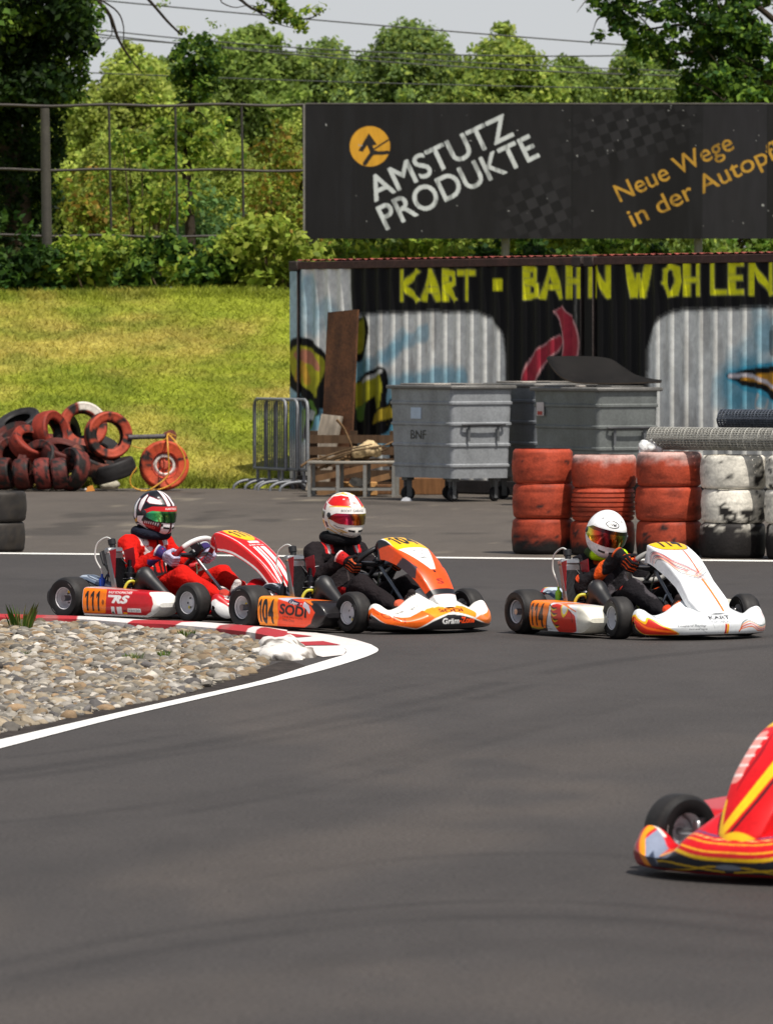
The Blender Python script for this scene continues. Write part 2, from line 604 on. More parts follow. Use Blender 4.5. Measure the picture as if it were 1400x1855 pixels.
def body_surface(prims, res, k=.03, noise=None):
    """prims: (a, b, ra, rb[, squash]) -> vertices, quads by surface nets"""
    A = np.array([p[0] for p in prims] + [p[1] for p in prims], float)
    R = max(max(p[2], p[3]) for p in prims) + 3 * res + k
    lo, hi = A.min(0) - R, A.max(0) + R
    n = np.ceil((hi - lo) / res).astype(int) + 1
    ax = [lo[i] + np.arange(n[i]) * res for i in range(3)]
    G = np.stack(np.meshgrid(*ax, indexing='ij'), -1).reshape(-1, 3)
    d = None
    for p in prims:
        e = cap_sdf(G, *p)
        if d is None:
            d = e
        else:
            h = np.clip(.5 + .5 * (e - d) / k, 0, 1)
            d = e + (d - e) * h - k * h * (1 - h)
    if noise is not None:
        d = d + noise(G)
    D = d.reshape(n)
    ins = D < 0
    c8 = np.zeros(tuple(n - 1), int)
    for dx in (0, 1):
        for dy in (0, 1):
            for dz in (0, 1):
                c8 += ins[dx:n[0] - 1 + dx, dy:n[1] - 1 + dy, dz:n[2] - 1 + dz]
    act = (c8 > 0) & (c8 < 8)
    ids = -np.ones(tuple(n - 1), int)
    ids[act] = np.arange(act.sum())
    cells = np.argwhere(act)
    acc = np.zeros((len(cells), 3))
    cnt = np.zeros(len(cells))
    corners = [(a, b, c) for a in (0, 1) for b in (0, 1) for c in (0, 1)]
    for p in corners:
        for q in corners:
            if p < q and sum(abs(p[i] - q[i]) for i in range(3)) == 1:
                va = D[cells[:, 0] + p[0], cells[:, 1] + p[1], cells[:, 2] + p[2]]
                vb = D[cells[:, 0] + q[0], cells[:, 1] + q[1], cells[:, 2] + q[2]]
                m = (va < 0) != (vb < 0)
                t = np.where(m, va / np.where(va - vb == 0, 1, va - vb), 0)
                acc += np.where(m[:, None], np.array(p) + t[:, None] * (np.array(q) - np.array(p)), 0)
                cnt += m
    V = lo + (cells + acc / cnt[:, None]) * res
    F = []
    for axis in range(3):
        o = [i for i in range(3) if i != axis]
        sl0 = [slice(None)] * 3
        sl1 = [slice(None)] * 3
        sl0[axis], sl1[axis] = slice(0, -1), slice(1, None)
        A0, A1 = ins[tuple(sl0)], ins[tuple(sl1)]
        E = np.argwhere(A0 != A1)
        ok = (E[:, o[0]] > 0) & (E[:, o[1]] > 0) & (E[:, o[0]] < n[o[0]] - 1) & (E[:, o[1]] < n[o[1]] - 1)
        E = E[ok]
        def cell(d0, d1):
            c = E.copy()
            c[:, o[0]] += d0
            c[:, o[1]] += d1
            return ids[c[:, 0], c[:, 1], c[:, 2]]
        q = np.stack([cell(-1, -1), cell(0, -1), cell(0, 0), cell(-1, 0)], 1)
        flip = A0[E[:, 0], E[:, 1], E[:, 2]]
        if axis == 1:
            flip = ~flip
        q[~flip] = q[~flip][:, ::-1]
        F.append(q)
    return V, np.concatenate(F)
# =================================================================== ground, track, kerb, gravel
def px_of(P):
    """photo pixel of world points (used only to look up where on the ground a worn patch lies)"""
    return np.stack([700 + FPX * P[:, 0] / P[:, 1], HORIZON + (CAMH - P[:, 2]) * FPX / P[:, 1]], 1)

def seg_dist(X, pts, n=40):
    P = smooth_path(np.c_[np.asarray(pts, float), np.zeros(len(pts))], n)[:, :2]
    best = np.full(len(X), 9e9)
    for i in range(n - 1):
        d = P[i + 1] - P[i]
        t = np.clip(((X - P[i]) @ d) / max(d @ d, 1e-12), 0, 1)
        best = np.minimum(best, np.linalg.norm(X - P[i] - t[:, None] * d, axis=1))
    return best

def G2(*pxs):
    return np.array([ground(*p)[:2] for p in pxs])

FAR_LINE = (ground(-400, 999), ground(1800, 1021))
def build_ground():
    xs = np.concatenate([[-3000, -600, -120, -30], np.arange(-9, 9.01, .075), [30, 120, 600, 3000]])
    ys = [15.0]
    while ys[-1] < 80:
        ys.append(ys[-1] + max(.05, 1.8 * ys[-1] ** 2 / 20020))
    ys = np.concatenate([[-3000, -200, -20, 5], ys, [90, 130, 400, 3000]])
    X, Y = np.meshgrid(xs, ys, indexing='ij')
    P = np.stack([X, Y, 0 * X], -1)
    F = P.reshape(-1, 3)
    a, b = FAR_LINE
    side = (F[:, 1] - (a[1] + (F[:, 0] - a[0]) * (b[1] - a[1]) / (b[0] - a[0])))      # > 0 beyond the line
    pad = smooth(-.05, .15, side)
    track, paddock = s(64, 60, 58), s(86, 79, 72)
    C = track * (1 - pad[:, None]) + paddock * pad[:, None]
    w = 1 + .16 * (fbm(F * (5, 2.2, 1), 91) - .5) + .16 * (fbm(F * (13, 5, 1), 92, 2) - .5) + .22 * (fbm(F * (.35, .12, 1), 3) - .5) + .13 * (fbm(F * (1.6, .5, 1), 5) - .5)
    U = F[:, :2] * (1, .5)
    def mark(pxs, width, amt, seed):
        p = G2(*pxs) * (1, .5)
        d = seg_dist(U, p)
        v = amt * (1 - smooth(width * .35, width, d)) * smooth(.3, .62, fbm(F * (2.2, .7, 1), seed) + .12)
        return v
    dark = 0
    for k, (m, wd, am) in enumerate([
        ([(-150, 1420), (100, 1388), (257, 1366), (480, 1328), (720, 1282), (930, 1232), (1130, 1196), (1420, 1168)], .10, .30),
        ([(-150, 1432), (110, 1400), (300, 1370), (520, 1336), (760, 1290), (960, 1243)], .07, .25),
        ([(-200, 1560), (150, 1490), (450, 1436), (800, 1352), (1100, 1270), (1440, 1215)], .22, .10),
        ([(-100, 1620), (300, 1540), (700, 1450), (1100, 1330), (1450, 1262)], .25, .09),
        ([(0, 1810), (400, 1700), (900, 1660), (1450, 1700)], .16, .12),
        ([(200, 1860), (600, 1745), (1000, 1712), (1450, 1740)], .14, .10),
        ([(-50, 1066), (300, 1078), (700, 1094), (1000, 1100), (1450, 1090)], .5, .12),
        ([(860, 1150), (1000, 1160), (1200, 1162), (1450, 1150)], .12, .2),
        ([(-100, 1385), (200, 1352), (500, 1296), (760, 1240), (1000, 1196)], .05, .22), ([(300, 1480), (620, 1420), (900, 1342), (1200, 1262)], .05, .22), ([(-80, 1500), (260, 1462), (560, 1404), (840, 1330)], .05, .2),
        ([(-100, 1770), (300, 1690), (760, 1640), (1100, 1640), (1450, 1672)], .05, .26), ([(-100, 1800), (340, 1716), (780, 1668), (1120, 1668), (1450, 1702)], .06, .2), ([(400, 1600), (760, 1556), (1050, 1548), (1180, 1560)], .05, .2),
        ([(500, 1084), (800, 1090), (1100, 1086), (1450, 1076)], .1, .2), ([(-100, 1046), (300, 1056), (800, 1064), (1450, 1056)], .12, .16)]):
        dark = dark + mark(m, wd, am, 20 + k)
    light = mark([(-100, 1680), (250, 1640), (520, 1560), (800, 1512), (1050, 1440)], .55, .26, 41) + mark([(300, 1180), (700, 1380), (900, 1385), (1300, 1350)], .6, .2, 43) + mark([(100, 1850), (600, 1790), (1000, 1800), (1450, 1840)], .5, .2, 45)
    C = C * (w * (1 - np.clip(dark * .85, 0, .6)) + light)[:, None]
    C = C * (1 + np.array([.03, 0, -.04]) * (light * 5)[:, None])
    # dust, tyre crumbs and stains on the paddock
    st = smooth(.66, .74, fbm(F * (1.3, .45, 1), 60)) * pad
    C = C * (1 - .35 * st[:, None])
    st = smooth(.70, .80, fbm(F * (2.0, .8, 1), 71)) * pad
    C = C * (1 - st[:, None] * .5) + s(140, 130, 112) * st[:, None] * .5
    mb = MB()
    mb.grid(P, C.reshape(X.shape + (3,)))
    o = mb.build('ground', M_ASPH, sharp=None)
    tag(o, kind='structure')
build_ground()

def sheet(name, pxs, z, col, m=None, n=1):
    mb = MB()
    V = np.array([ground(*p) for p in pxs])
    V[:, 2] = z
    mb.add(V, [tuple(range(len(V)))], col)
    o = mb.build(name, m or M_PAINT, sharp=None)
    return tag(o, kind='structure')

def strip_mesh(A, B, z, col, sub=3):
    """painted band between two pixel polylines with ragged worn edges"""
    A, B = smooth_path(np.c_[A, np.zeros(len(A))], 90)[:, :2], smooth_path(np.c_[B, np.zeros(len(B))], 90)[:, :2]
    P = np.array([[ground(*(a + (b - a) * t)) for t in np.linspace(0, 1, sub + 1)] for a, b in zip(A, B)])
    P[..., 2] = z
    return P

# white edge line that sweeps round the apex
lo = [(-140, 1394), (0, 1358), (200, 1306), (400, 1259), (560, 1222), (640, 1199), (676, 1186), (685, 1178), (672, 1169)]
hi = [(-140, 1374), (0, 1342), (257, 1283), (463, 1237), (560, 1207), (600, 1195), (622, 1188), (628, 1180), (622, 1174)]
mb = MB()
mb.grid(strip_mesh(lo, hi, .004, None), s(226, 224, 220))
mb.add(np.array([np.append(ground(*p)[:2], .0042) for p in [(672, 1169), (643, 1160), (600, 1152), (566, 1147), (520, 1143), (500, 1150), (520, 1168), (548, 1182), (585, 1192), (622, 1188), (628, 1180), (622, 1174)]]), [tuple(range(12))[::-1]], s(216, 208, 204))
tag(mb.build('edge_line', M_PAINT, sharp=None), kind='structure')
# red painted bars across the apex
mb = MB()
for bar in ([(488, 1152), (540, 1157), (566, 1155), (515, 1149)], [(530, 1166), (552, 1172), (617, 1171), (585, 1164)]):
    mb.add(np.array([np.append(ground(*p)[:2], .008) for p in bar]), [(0, 1, 2, 3)], s(168, 40, 46))
tag(mb.build('apex_markings', M_PAINT, sharp=None), kind='structure')
# far white line
mb = MB()
A, B = FAR_LINE
T = np.linspace(0, 1, 60)[:, None]
base = A + (B - A) * T
mb.grid(np.stack([base + (0, -.17, .004), base + (0, .17, .004)], 1), s(224, 222, 216))
tag(mb.build('far_edge_line', M_PAINT, sharp=None), kind='structure')

# red and white concrete kerb between gravel and track
KO = [(-420, 1106), (-200, 1112), (0, 1120), (149, 1126), (329, 1133), (420, 1136), (480, 1139), (520, 1145)]
KI = [(-420, 1116), (-200, 1122), (0, 1130), (139, 1133), (231, 1140), (319, 1144), (447, 1157), (520, 1172)]
def build_kerb():
    n = 240
    a, b = smooth_path(np.c_[KO, np.zeros(len(KO))], n)[:, :2], smooth_path(np.c_[KI, np.zeros(len(KI))], n)[:, :2]
    P0 = np.array([ground(*p) for p in a])
    P1 = np.array([ground(*p) for p in b])
    rows, cols = [], []
    ss = np.concatenate([[0], np.cumsum(np.linalg.norm(np.diff(P0, axis=0), axis=1))])
    redat = np.array([in_red(x) for x in b[:, 0]])
    prof = [(0, -.02), (0, .012), (.3, .03), (.32, .032), (.62, .05), (.9, .055), (1.0, .04), (1.02, -.05)]
    for t, z in prof:
        p = P0 + (P1 - P0) * t
        p[:, 2] = z
        rows.append(p)
        if t < .31:
            c = np.tile(s(218, 212, 208), (n, 1))
        else:
            c = np.where(redat[:, None], s(170, 38, 44), s(214, 206, 202))
        wear = smooth(.60, .72, fbm(p * (6, 2, 1), 9))[:, None]
        cols.append(c * (1 - .45 * wear) + s(120, 112, 106) * .45 * wear)
    mb = MB()
    mb.grid(np.array(rows), np.array(cols))
    tag(mb.build('kerb', M_PAINT, sharp=25), kind='structure')
def in_red(x):
    for lo_, hi_ in ((-380, -300), (-220, -140), (-60, 139), (231, 319), (390, 447), (463, 560)):
        if lo_ <= x < hi_:
            return True
    return False
build_kerb()

# broken whitewashed end of the kerb
c0 = ground(512, 1190)
V, F = body_surface([(c0 + (-.02, .75, .01), c0 + (.0, -.35, 0), .135, .12, ((0, 0, 1), .55)), (c0 + (-.10, .2, 0), c0 + (.08, -.1, .0), .09, .1, ((0, 0, 1), .6))], .022, .05,
                    noise=lambda G: (fbm(G * (14, 8, 14), 4, 4) - .5) * .13)
mb = MB()
w = smooth(.52, .66, fbm(V * (14, 8, 18), 8, 4))[:, None]
mb.add(V, F[:, ::-1], s(220, 215, 208) * (1 - w) + s(120, 112, 104) * w)
tag(mb.build('kerb_end', M_PAINT, sharp=50), kind='structure')

# gravel bed
GRAV = G2((-420, 1118), (-200, 1124), (0, 1131), (139, 1134), (231, 1141), (319, 1145), (447, 1158), (480, 1172), (492, 1192), (478, 1207), (440, 1225), (330, 1259), (130, 1301), (0, 1329), (-420, 1440))
def grav_z(P):
    d = seg_dist(P, np.vstack([GRAV, GRAV[:1]]), 160) * np.where(in_poly(P, GRAV), 1, -1)
    return -.012 + .03 * np.clip(d, 0, 1.6) + .025 * (fbm(np.c_[P * (1.3, .6), 0 * P[:, 0]], 12) - .5) * smooth(.1, .7, d)
def build_gravel():
    xs, ys = np.arange(-6, .2, .08), np.arange(24, 42, .14)
    X, Y = np.meshgrid(xs, ys, indexing='ij')
    P = np.stack([X, Y], -1).reshape(-1, 2)
    Z = grav_z(P)
    ins = in_poly(P, GRAV)
    Z = np.where(ins, Z - .012, -.02)
    mb = MB()
    C = np.where(ins[:, None], s(96, 84, 70), s(60, 56, 52))
    mb.grid(np.c_[P, Z].reshape(X.shape + (3,)), C.reshape(X.shape + (3,)))
    tag(mb.build('gravel_bed', M_SOIL, sharp=None), kind='structure')
    # dark dirty strip between gravel and line
    mb = MB()
    A_ = [(-140, 1376), (0, 1345), (257, 1286), (463, 1240), (560, 1210)]
    B_ = [(-140, 1352), (0, 1322), (257, 1270), (440, 1222), (520, 1196)]
    mb.grid(strip_mesh(A_, B_, .003, None, 6), s(58, 53, 50))
    tag(mb.build('dirt_strip', M_SOIL, sharp=None), kind='structure')
    # stones
    ph = (1 + 5 ** .5) / 2
    bm = bmesh.new()
    bmesh.ops.create_icosphere(bm, subdivisions=2, radius=1)
    bm.verts.ensure_lookup_table()
    SV = np.array([v.co[:] for v in bm.verts])
    SF = np.array([[v.index for v in f.verts] for f in bm.faces])
    bm.free()
    n = 32000
    lo_, hi_ = np.array([-4.2, 26.5]), np.array([-.3, 41])
    Q = lo_ + rng.random((n * 3, 2)) * (hi_ - lo_)
    Q = Q[in_poly(Q, GRAV)]
    keep = Q[:, 0] / Q[:, 1] > -.074
    Q = Q[keep | (rng.random(len(Q)) < .15)][:n]
    n = len(Q)
    z = grav_z(Q)
    r = np.clip(rng.lognormal(math.log(.0155), .45, n), .008, .045)
    big = rng.random(n) < .006
    r[big] *= 1.25
    S = np.stack([r * rng.uniform(.85, 1.35, n), r * rng.uniform(.85, 1.35, n), r * rng.uniform(.55, .85, n)], 1)
    ang = rng.random(n) * 6.283
    tilt = rng.normal(0, .35, n)
    base = SV[None] * (1 + .22 * (rng.random((n, len(SV), 1)) - .5))
    # angular pebbles: flatten random sides
    for k in range(3):
        nd = rng.normal(size=(n, 3))
        nd /= np.linalg.norm(nd, axis=1, keepdims=True)
        dd = np.einsum('nvk,nk->nv', base, nd)
        base = base - np.clip(dd - .62, 0, None)[..., None] * nd[:, None, :]
    V = base * S[:, None, :]
    ct, st_ = np.cos(tilt)[:, None], np.sin(tilt)[:, None]
    V = np.stack([V[..., 0] * ct - V[..., 2] * st_, V[..., 1], V[..., 0] * st_ + V[..., 2] * ct], -1)
    ca, sa = np.cos(ang)[:, None], np.sin(ang)[:, None]
    V = np.stack([V[..., 0] * ca - V[..., 1] * sa, V[..., 0] * sa + V[..., 1] * ca, V[..., 2]], -1)
    V = V + np.c_[Q, z + r * .25 + rng.random(n) * .012][:, None, :]
    pal = np.array([s(164, 150, 128), s(146, 140, 130), s(172, 164, 150), s(126, 120, 112), s(196, 188, 176), s(140, 122, 98), s(112, 108, 106), s(160, 134, 104), s(206, 200, 190), s(92, 86, 80)])
    pick = pal[rng.choice(len(pal), n, p=[.18, .16, .14, .12, .1, .09, .07, .07, .04, .03])] * rng.uniform(.42, .95, (n, 1))
    mb = MB()
    mb.add(V.reshape(-1, 3), (SF[None] + (np.arange(n) * len(SV))[:, None, None]).reshape(-1, 3), np.repeat(pick, len(SV), 0))
    o = mb.build('gravel', M_STONE, sharp=60)
    tag(o, 'beige and grey rounded gravel stones filling the inside of the bend', 'gravel', kind='stuff')
build_gravel()

# =================================================================== grass bank and plateau
def bank_z(X, Y):
    toe = np.where(X < -.9, 75.6, 75.6 + 1.9 * smooth(-.9, .6, X))
    t = (Y - toe) / (86.0 - toe)
    z = 2.42 * np.clip(t, 0, 1.0) ** 1.05
    z = z + .06 * smooth(0, .15, t) + .10 * smooth(.9, 1.3, t)
    z = z + .11 * (fbm(np.c_[X * .35, Y * .3, 0 * X], 31) - .5) * smooth(.0, .2, t) + .06 * (fbm(np.c_[X * 1.3, Y * 1.1, 0 * X], 33) - .5) * smooth(.02, .2, t)
    return np.where(t < 0, -.03, z)
def grass_col(X, Y, Z):
    P = np.c_[X, Y, Z]
    P = np.c_[X + .5 * Y, Y * .8 - .35 * X, Z]
    a = .75 * smooth(.36, .72, fbm(P * (.8, .9, 1), 51, 5))[:, None]
    b = smooth(.45, .68, fbm(P * (1.6, 2.0, 3), 57, 4))[:, None]
    straw, green, deep = s(164, 146, 76), s(130, 138, 44), s(90, 106, 31)
    C = green * (1 - a) + straw * a
    C = C * (1 - .55 * b) + deep * .55 * b
    dirt = (smooth(.25, .0, Z) * smooth(-3.8, -5.0, X) * .8)[:, None]
    return (C * (1 - dirt) + s(150, 122, 84) * dirt)
xs = np.concatenate([[-900, -200, -60, -25], np.arange(-14, 14.1, .16), [25, 60, 200, 900]])
ys = np.concatenate([np.arange(75.4, 90, .13), [95, 105, 120, 160, 300, 1500]])
X, Y = np.meshgrid(xs, ys, indexing='ij')
Z = bank_z(X.ravel(), Y.ravel())
mb = MB()
mb.grid(np.stack([X, Y, Z.reshape(X.shape)], -1), (grass_col(X.ravel(), Y.ravel(), Z) * .95).reshape(X.shape + (3,)))
tag(mb.build('grass_bank', M_SOIL, sharp=None), kind='structure')

def blades(n, x0, x1, y0, y1, h0, h1, w, colf, zf, lean=.5):
    X, Y = rng.uniform(x0, x1, n), rng.uniform(y0, y1, n)
    Z = zf(X, Y)
    ok = Z > -.02
    X, Y, Z = X[ok], Y[ok], Z[ok]
    n = len(X)
    h = rng.uniform(h0, h1, n)
    a = rng.random(n) * 6.283
    d = np.stack([np.cos(a), np.sin(a), 0 * a], 1)
    l = rng.normal(0, lean, (n, 2))
    tip = np.c_[X, Y, Z] + np.c_[l * h[:, None], h]
    B = np.c_[X, Y, Z - .01]
    V = np.stack([B - d * w, B + d * w, tip], 1).reshape(-1, 3)
    C = np.repeat(colf(X, Y, Z) * rng.uniform(.65, 1.3, (n, 1)), 3, 0)
    return V, np.arange(n * 3).reshape(-1, 3), C
mb = MB()
mb.add(*blades(80000, -8.5, 1.8, 75.5, 86.9, .03, .075, .009, lambda X, Y, Z: grass_col(X, Y, Z) * 1.35, bank_z, 1.3))
mb.add(*blades(5000, -8.5, 0, 85.7, 86.6, .05, .13, .01, lambda X, Y, Z: grass_col(X, Y, Z) * 1.3, bank_z, .9))
mb.add(*blades(3500, -8.5, -.9, 75.6, 76.1, .05, .16, .009, grass_col, bank_z, .6))
o = mb.build('grass', M_GRASS, sharp=None)
tag(o, 'mown yellow green grass growing on the bank behind the track', 'grass', kind='stuff')

# grass tuft and weeds growing through the gravel
def tuft(px, py, n, h, r, label):
    g = ground(px, py)
    a, q = rng.random(n) * 6.283, rng.random(n) ** .5 * r
    B = np.c_[g[0] + np.cos(a) * q, g[1] + np.sin(a) * q, np.full(n, .03)]
    hh = h * rng.uniform(.5, 1, n)
    d = np.stack([np.sin(a), -np.cos(a), 0 * a], 1) * .0022
    mid = B + np.c_[np.cos(a) * hh * .12, np.sin(a) * hh * .12, hh * .6]
    tip = B + np.c_[np.cos(a) * hh * .35, np.sin(a) * hh * .35, hh]
    V = np.stack([B - d, B + d, mid + d * .8, tip, mid - d * .8], 1).reshape(-1, 3)
    i = np.arange(n)[:, None] * 5
    mb = MB()
    C = np.repeat(np.where(rng.random((n, 1)) < .7, s(96, 130, 50), s(150, 148, 80)) * rng.uniform(.7, 1.2, (n, 1)), 5, 0)
    mb.add(V, i + np.array([[0, 1, 2, 3, 4]]), C)
    tag(mb.build('grass_tuft', M_GRASS, sharp=None), label, 'grass tuft')
tuft(38, 1158, 60, .2, .06, 'tall wispy green grass tuft at the upper left of the gravel')
tuft(338, 1163, 90, .05, .05, 'low bright green weed in the gravel near the red kerb')
tuft(241, 1207, 90, .05, .06, 'low green weed in the middle of the gravel')
tuft(42, 1202, 70, .045, .05, 'yellow green weed in the gravel below the tall grass tuft')
tuft(296, 1200, 60, .04, .05, 'small weed in the gravel left of the whitewashed kerb end')
# =================================================================== trees, shrubs, cables
def unit(v):
    return v / np.maximum(np.linalg.norm(v, axis=-1, keepdims=True), 1e-9)

def leaves(mb, centre, radii, n, size, cols, shell=.55, droop=.0, seed=None):
    """n leaf blades spread through an ellipsoid clump"""
    r_ = rng if seed is None else np.random.default_rng(seed)
    d = unit(r_.normal(size=(n, 3)))
    q = (shell + (1 - shell) * r_.random(n)) ** 1.0 * np.where(r_.random(n) < .25, r_.random(n), 1)
    P = np.asarray(centre) + d * q[:, None] * np.asarray(radii)
    P[:, 2] -= droop * r_.random(n)
    nr = unit(d * .7 + r_.normal(size=(n, 3)) * .8 + (0, 0, .5))
    t = unit(np.cross(nr, r_.normal(size=(n, 3))))
    b = np.cross(nr, t)
    sz = size * r_.uniform(.6, 1.3, n)[:, None]
    V = np.stack([P - t * sz * .62, P - b * sz * .36 + nr * sz * .08, P + t * sz * .62, P + b * sz * .36 + nr * sz * .08], 1).reshape(-1, 3)
    cols = np.asarray(cols)
    pick = cols[r_.integers(0, len(cols), n)] * r_.uniform(.7, 1.3, (n, 1)) if cols.ndim == 2 else cols * r_.uniform(.7, 1.3, (n, 1))
    mb.add(V, (np.arange(n)[:, None] * 4 + np.array([[0, 1, 2, 3]])), np.repeat(pick, 4, 0))

G_DARK = [s(52, 80, 30), s(66, 94, 32), s(44, 72, 32)]
G_MID = [s(108, 136, 50), s(126, 150, 56), s(92, 124, 48)]
G_LIGHT = [s(156, 172, 66), s(170, 180, 76), s(140, 162, 62)]
G_BLUE = [s(98, 130, 72), s(112, 140, 80), s(84, 116, 66)]
G_RUST = [s(140, 138, 54), s(158, 130, 58), s(118, 142, 50), s(136, 146, 54)]

def tree_mesh(seed, h, w, ncl, nl, size, pal, low=.12, shape=1.0):
    """crown of clumps on a spread of limbs; returns (trunk MB, crown MB) for a tree standing at the origin"""
    r_ = np.random.default_rng(seed)
    crown, trunk = MB(), MB()
    top = h * .93
    bend = r_.normal(0, w * .05, (5, 2))
    tp = np.c_[np.cumsum(bend, 0), np.linspace(0, top, 5)]
    tp[0, :2] = 0
    path = smooth_path(tp, 14)
    trunk.tube(path, np.linspace(h * .022 + .05, .025, 14), s(86, 76, 64), 9)
    for k in range(ncl):
        zc = low + (1 - low) * (k + r_.random()) / ncl
        zc = .06 + .94 * zc
        prof = (math.sin(math.pi * min(1, (zc * .92 + .1))) ** .55) * (1 - .35 * zc) * shape
        a = k * 2.39996 + r_.normal(0, .5)
        rr = w * .5 * prof * r_.uniform(.35, 1.0)
        c = np.array([math.cos(a) * rr, math.sin(a) * rr, zc * h * .94])
        cr = w * r_.uniform(.09, .17)
        tint = r_.uniform(.78, 1.25)
        leaves(crown, c, (cr * 1.15, cr * 1.15, cr * .8), nl, size, np.array(pal) * tint, .62, seed=int(r_.integers(1 << 30)))
        j = int(np.clip((c[2] / top - .12) * 13, 1, 12))
        mid = (path[j] + c) / 2 + r_.normal(0, .1, 3) * w * .1 + (0, 0, .03 * h)
        trunk.tube(smooth_path([path[j], mid, c], 7), np.linspace(h * .008 + .015, .012, 7), s(80, 70, 58), 6)
    for k in range(int(ncl * .8)):    # loose outer sprays that break the outline
        zc = r_.uniform(low, 1.02)
        prof = (math.sin(math.pi * min(1, (zc * .9 + .1))) ** .55) * (1 - .35 * zc) * shape
        a = r_.random() * 6.283
        rr = w * .5 * prof * r_.uniform(.95, 1.18)
        leaves(crown, (math.cos(a) * rr, math.sin(a) * rr, zc * h), (w * .07, w * .07, w * .05), nl // 6, size, np.array(pal) * r_.uniform(.8, 1.25), .2, seed=int(r_.integers(1 << 30)))
    return trunk, crown

def make_tree(name, seed, h, w, ncl, nl, size, pal, **k):
    pal = [c * .78 + s(176, 184, 116) * .22 for c in pal]  # paler tint mixed into the leaf colours, standing in for distance haze
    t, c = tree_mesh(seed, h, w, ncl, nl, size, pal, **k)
    return t.mesh('trunk', M_BARK, 60), c.mesh('crown', M_LEAF, None)

def plant(name, meshes, px, d, rz, scale, label, cat, group=None):
    o = empty(name, (at(px, 600, d)[0], d, 2.45), rz)
    o.scale = scale
    link('trunk', meshes[0], o)
    link('crown', meshes[1], o)
    tag(o, label, cat, group)
    return o

T1 = make_tree('tree', 1, 8.5, 6.0, 58, 760, .155, G_MID)
T2 = make_tree('tree', 2, 8.5, 6.4, 62, 760, .15, G_BLUE + G_MID + G_LIGHT[:1])
T3 = make_tree('tree', 3, 7.0, 5.0, 50, 720, .145, G_LIGHT)
T4 = make_tree('tree', 4, 8.0, 5.4, 52, 720, .15, G_LIGHT + G_MID)
def ht(py, d):
    return CAMH - (py - HORIZON) * d / FPX - 2.45
wood = 'broadleaf trees behind the fence and sign'
for (m, nat, px, d, top, rz, wd, lab) in [
    (T1, 8.5, 455, 126, 42, .3, 1.0, 'tall mid green tree whose dome peaks above the wire frame left of the sign'),
    (T2, 8.5, 585, 132, 78, 1.9, .95, 'bluish green tree just left of the round sign logo, top below the cable'),
    (T2, 8.5, 745, 128, 44, 4.0, 1.0, 'broad dark bluish green tree rising above the white sign lettering'),
    (T4, 8.0, 912, 124, 62, 2.2, 1.05, 'yellow green tree right of the broad dark tree above the sign'),
    (T1, 8.5, 1035, 138, 98, 5.2, .9, 'small topped mid green tree between yellow green tree and dark overhanging tree'),
    (T2, 8.5, 1165, 122, 80, .9, .9, 'bluish tree half hidden behind the dark overhanging leaves at right'),
    (T1, 8.5, 1330, 130, 92, 3.3, 1.0, 'green tree behind the dark overhanging tree, far right'),
    (T3, 7.0, 240, 118, 96, .0, 1.05, 'pale yellow green tree beside the ivy covered tree'),
    (T4, 8.0, 345, 121, 136, 1.1, .85, 'pale green tree directly behind the ivy topped young tree'),
    (T4, 8.0, 60, 130, 88, 2.9, 1.0, 'light green tree hidden behind the ivy covered tree'),
    (T2, 8.5, 300, 142, 110, 1.2, 1.0, 'distant bluish tree seen in the gap beside the ivy covered tree'),
    (T2, 8.5, 660, 146, 122, .2, 1.1, 'distant bluish tree filling the dip between two crowns above the logo'),
    (T1, 8.5, 850, 147, 105, 5.0, 1.1, 'distant green tree behind the gap of the two crowns over the sign'),
    (T3, 7.0, 545, 106, 214, 2.4, .9, 'low light green tree behind the wire frame next to the sign edge'),
    (T3, 7.0, 420, 104, 250, 3.6, .85, 'low light green tree behind the middle of the wire frame'),
    (T2, 8.5, -190, 124, 70, .6, 1.1, 'dark bluish tree just beyond the left edge behind the ivy covered tree'),
    (T1, 8.5, -430, 128, 60, 2.1, 1.1, 'mid green tree second beyond the left edge'),
    (T4, 8.0, -660, 122, 90, 4.2, 1.1, 'yellow green tree third beyond the left edge'),
    (T1, 8.5, 1560, 126, 80, 1.4, 1.1, 'mid green tree just beyond the right edge'),
    (T2, 8.5, 1790, 130, 70, 3.0, 1.1, 'bluish tree second beyond the right edge'),
    (T3, 7.0, 200, 103, 235, 5.1, .8, 'low light green tree behind the thick fence post')]:
    k = ht(top, d) / nat
    plant('broadleaf_tree', m, px, d, rz, (k * wd, k * wd, k), lab, 'tree', wood)

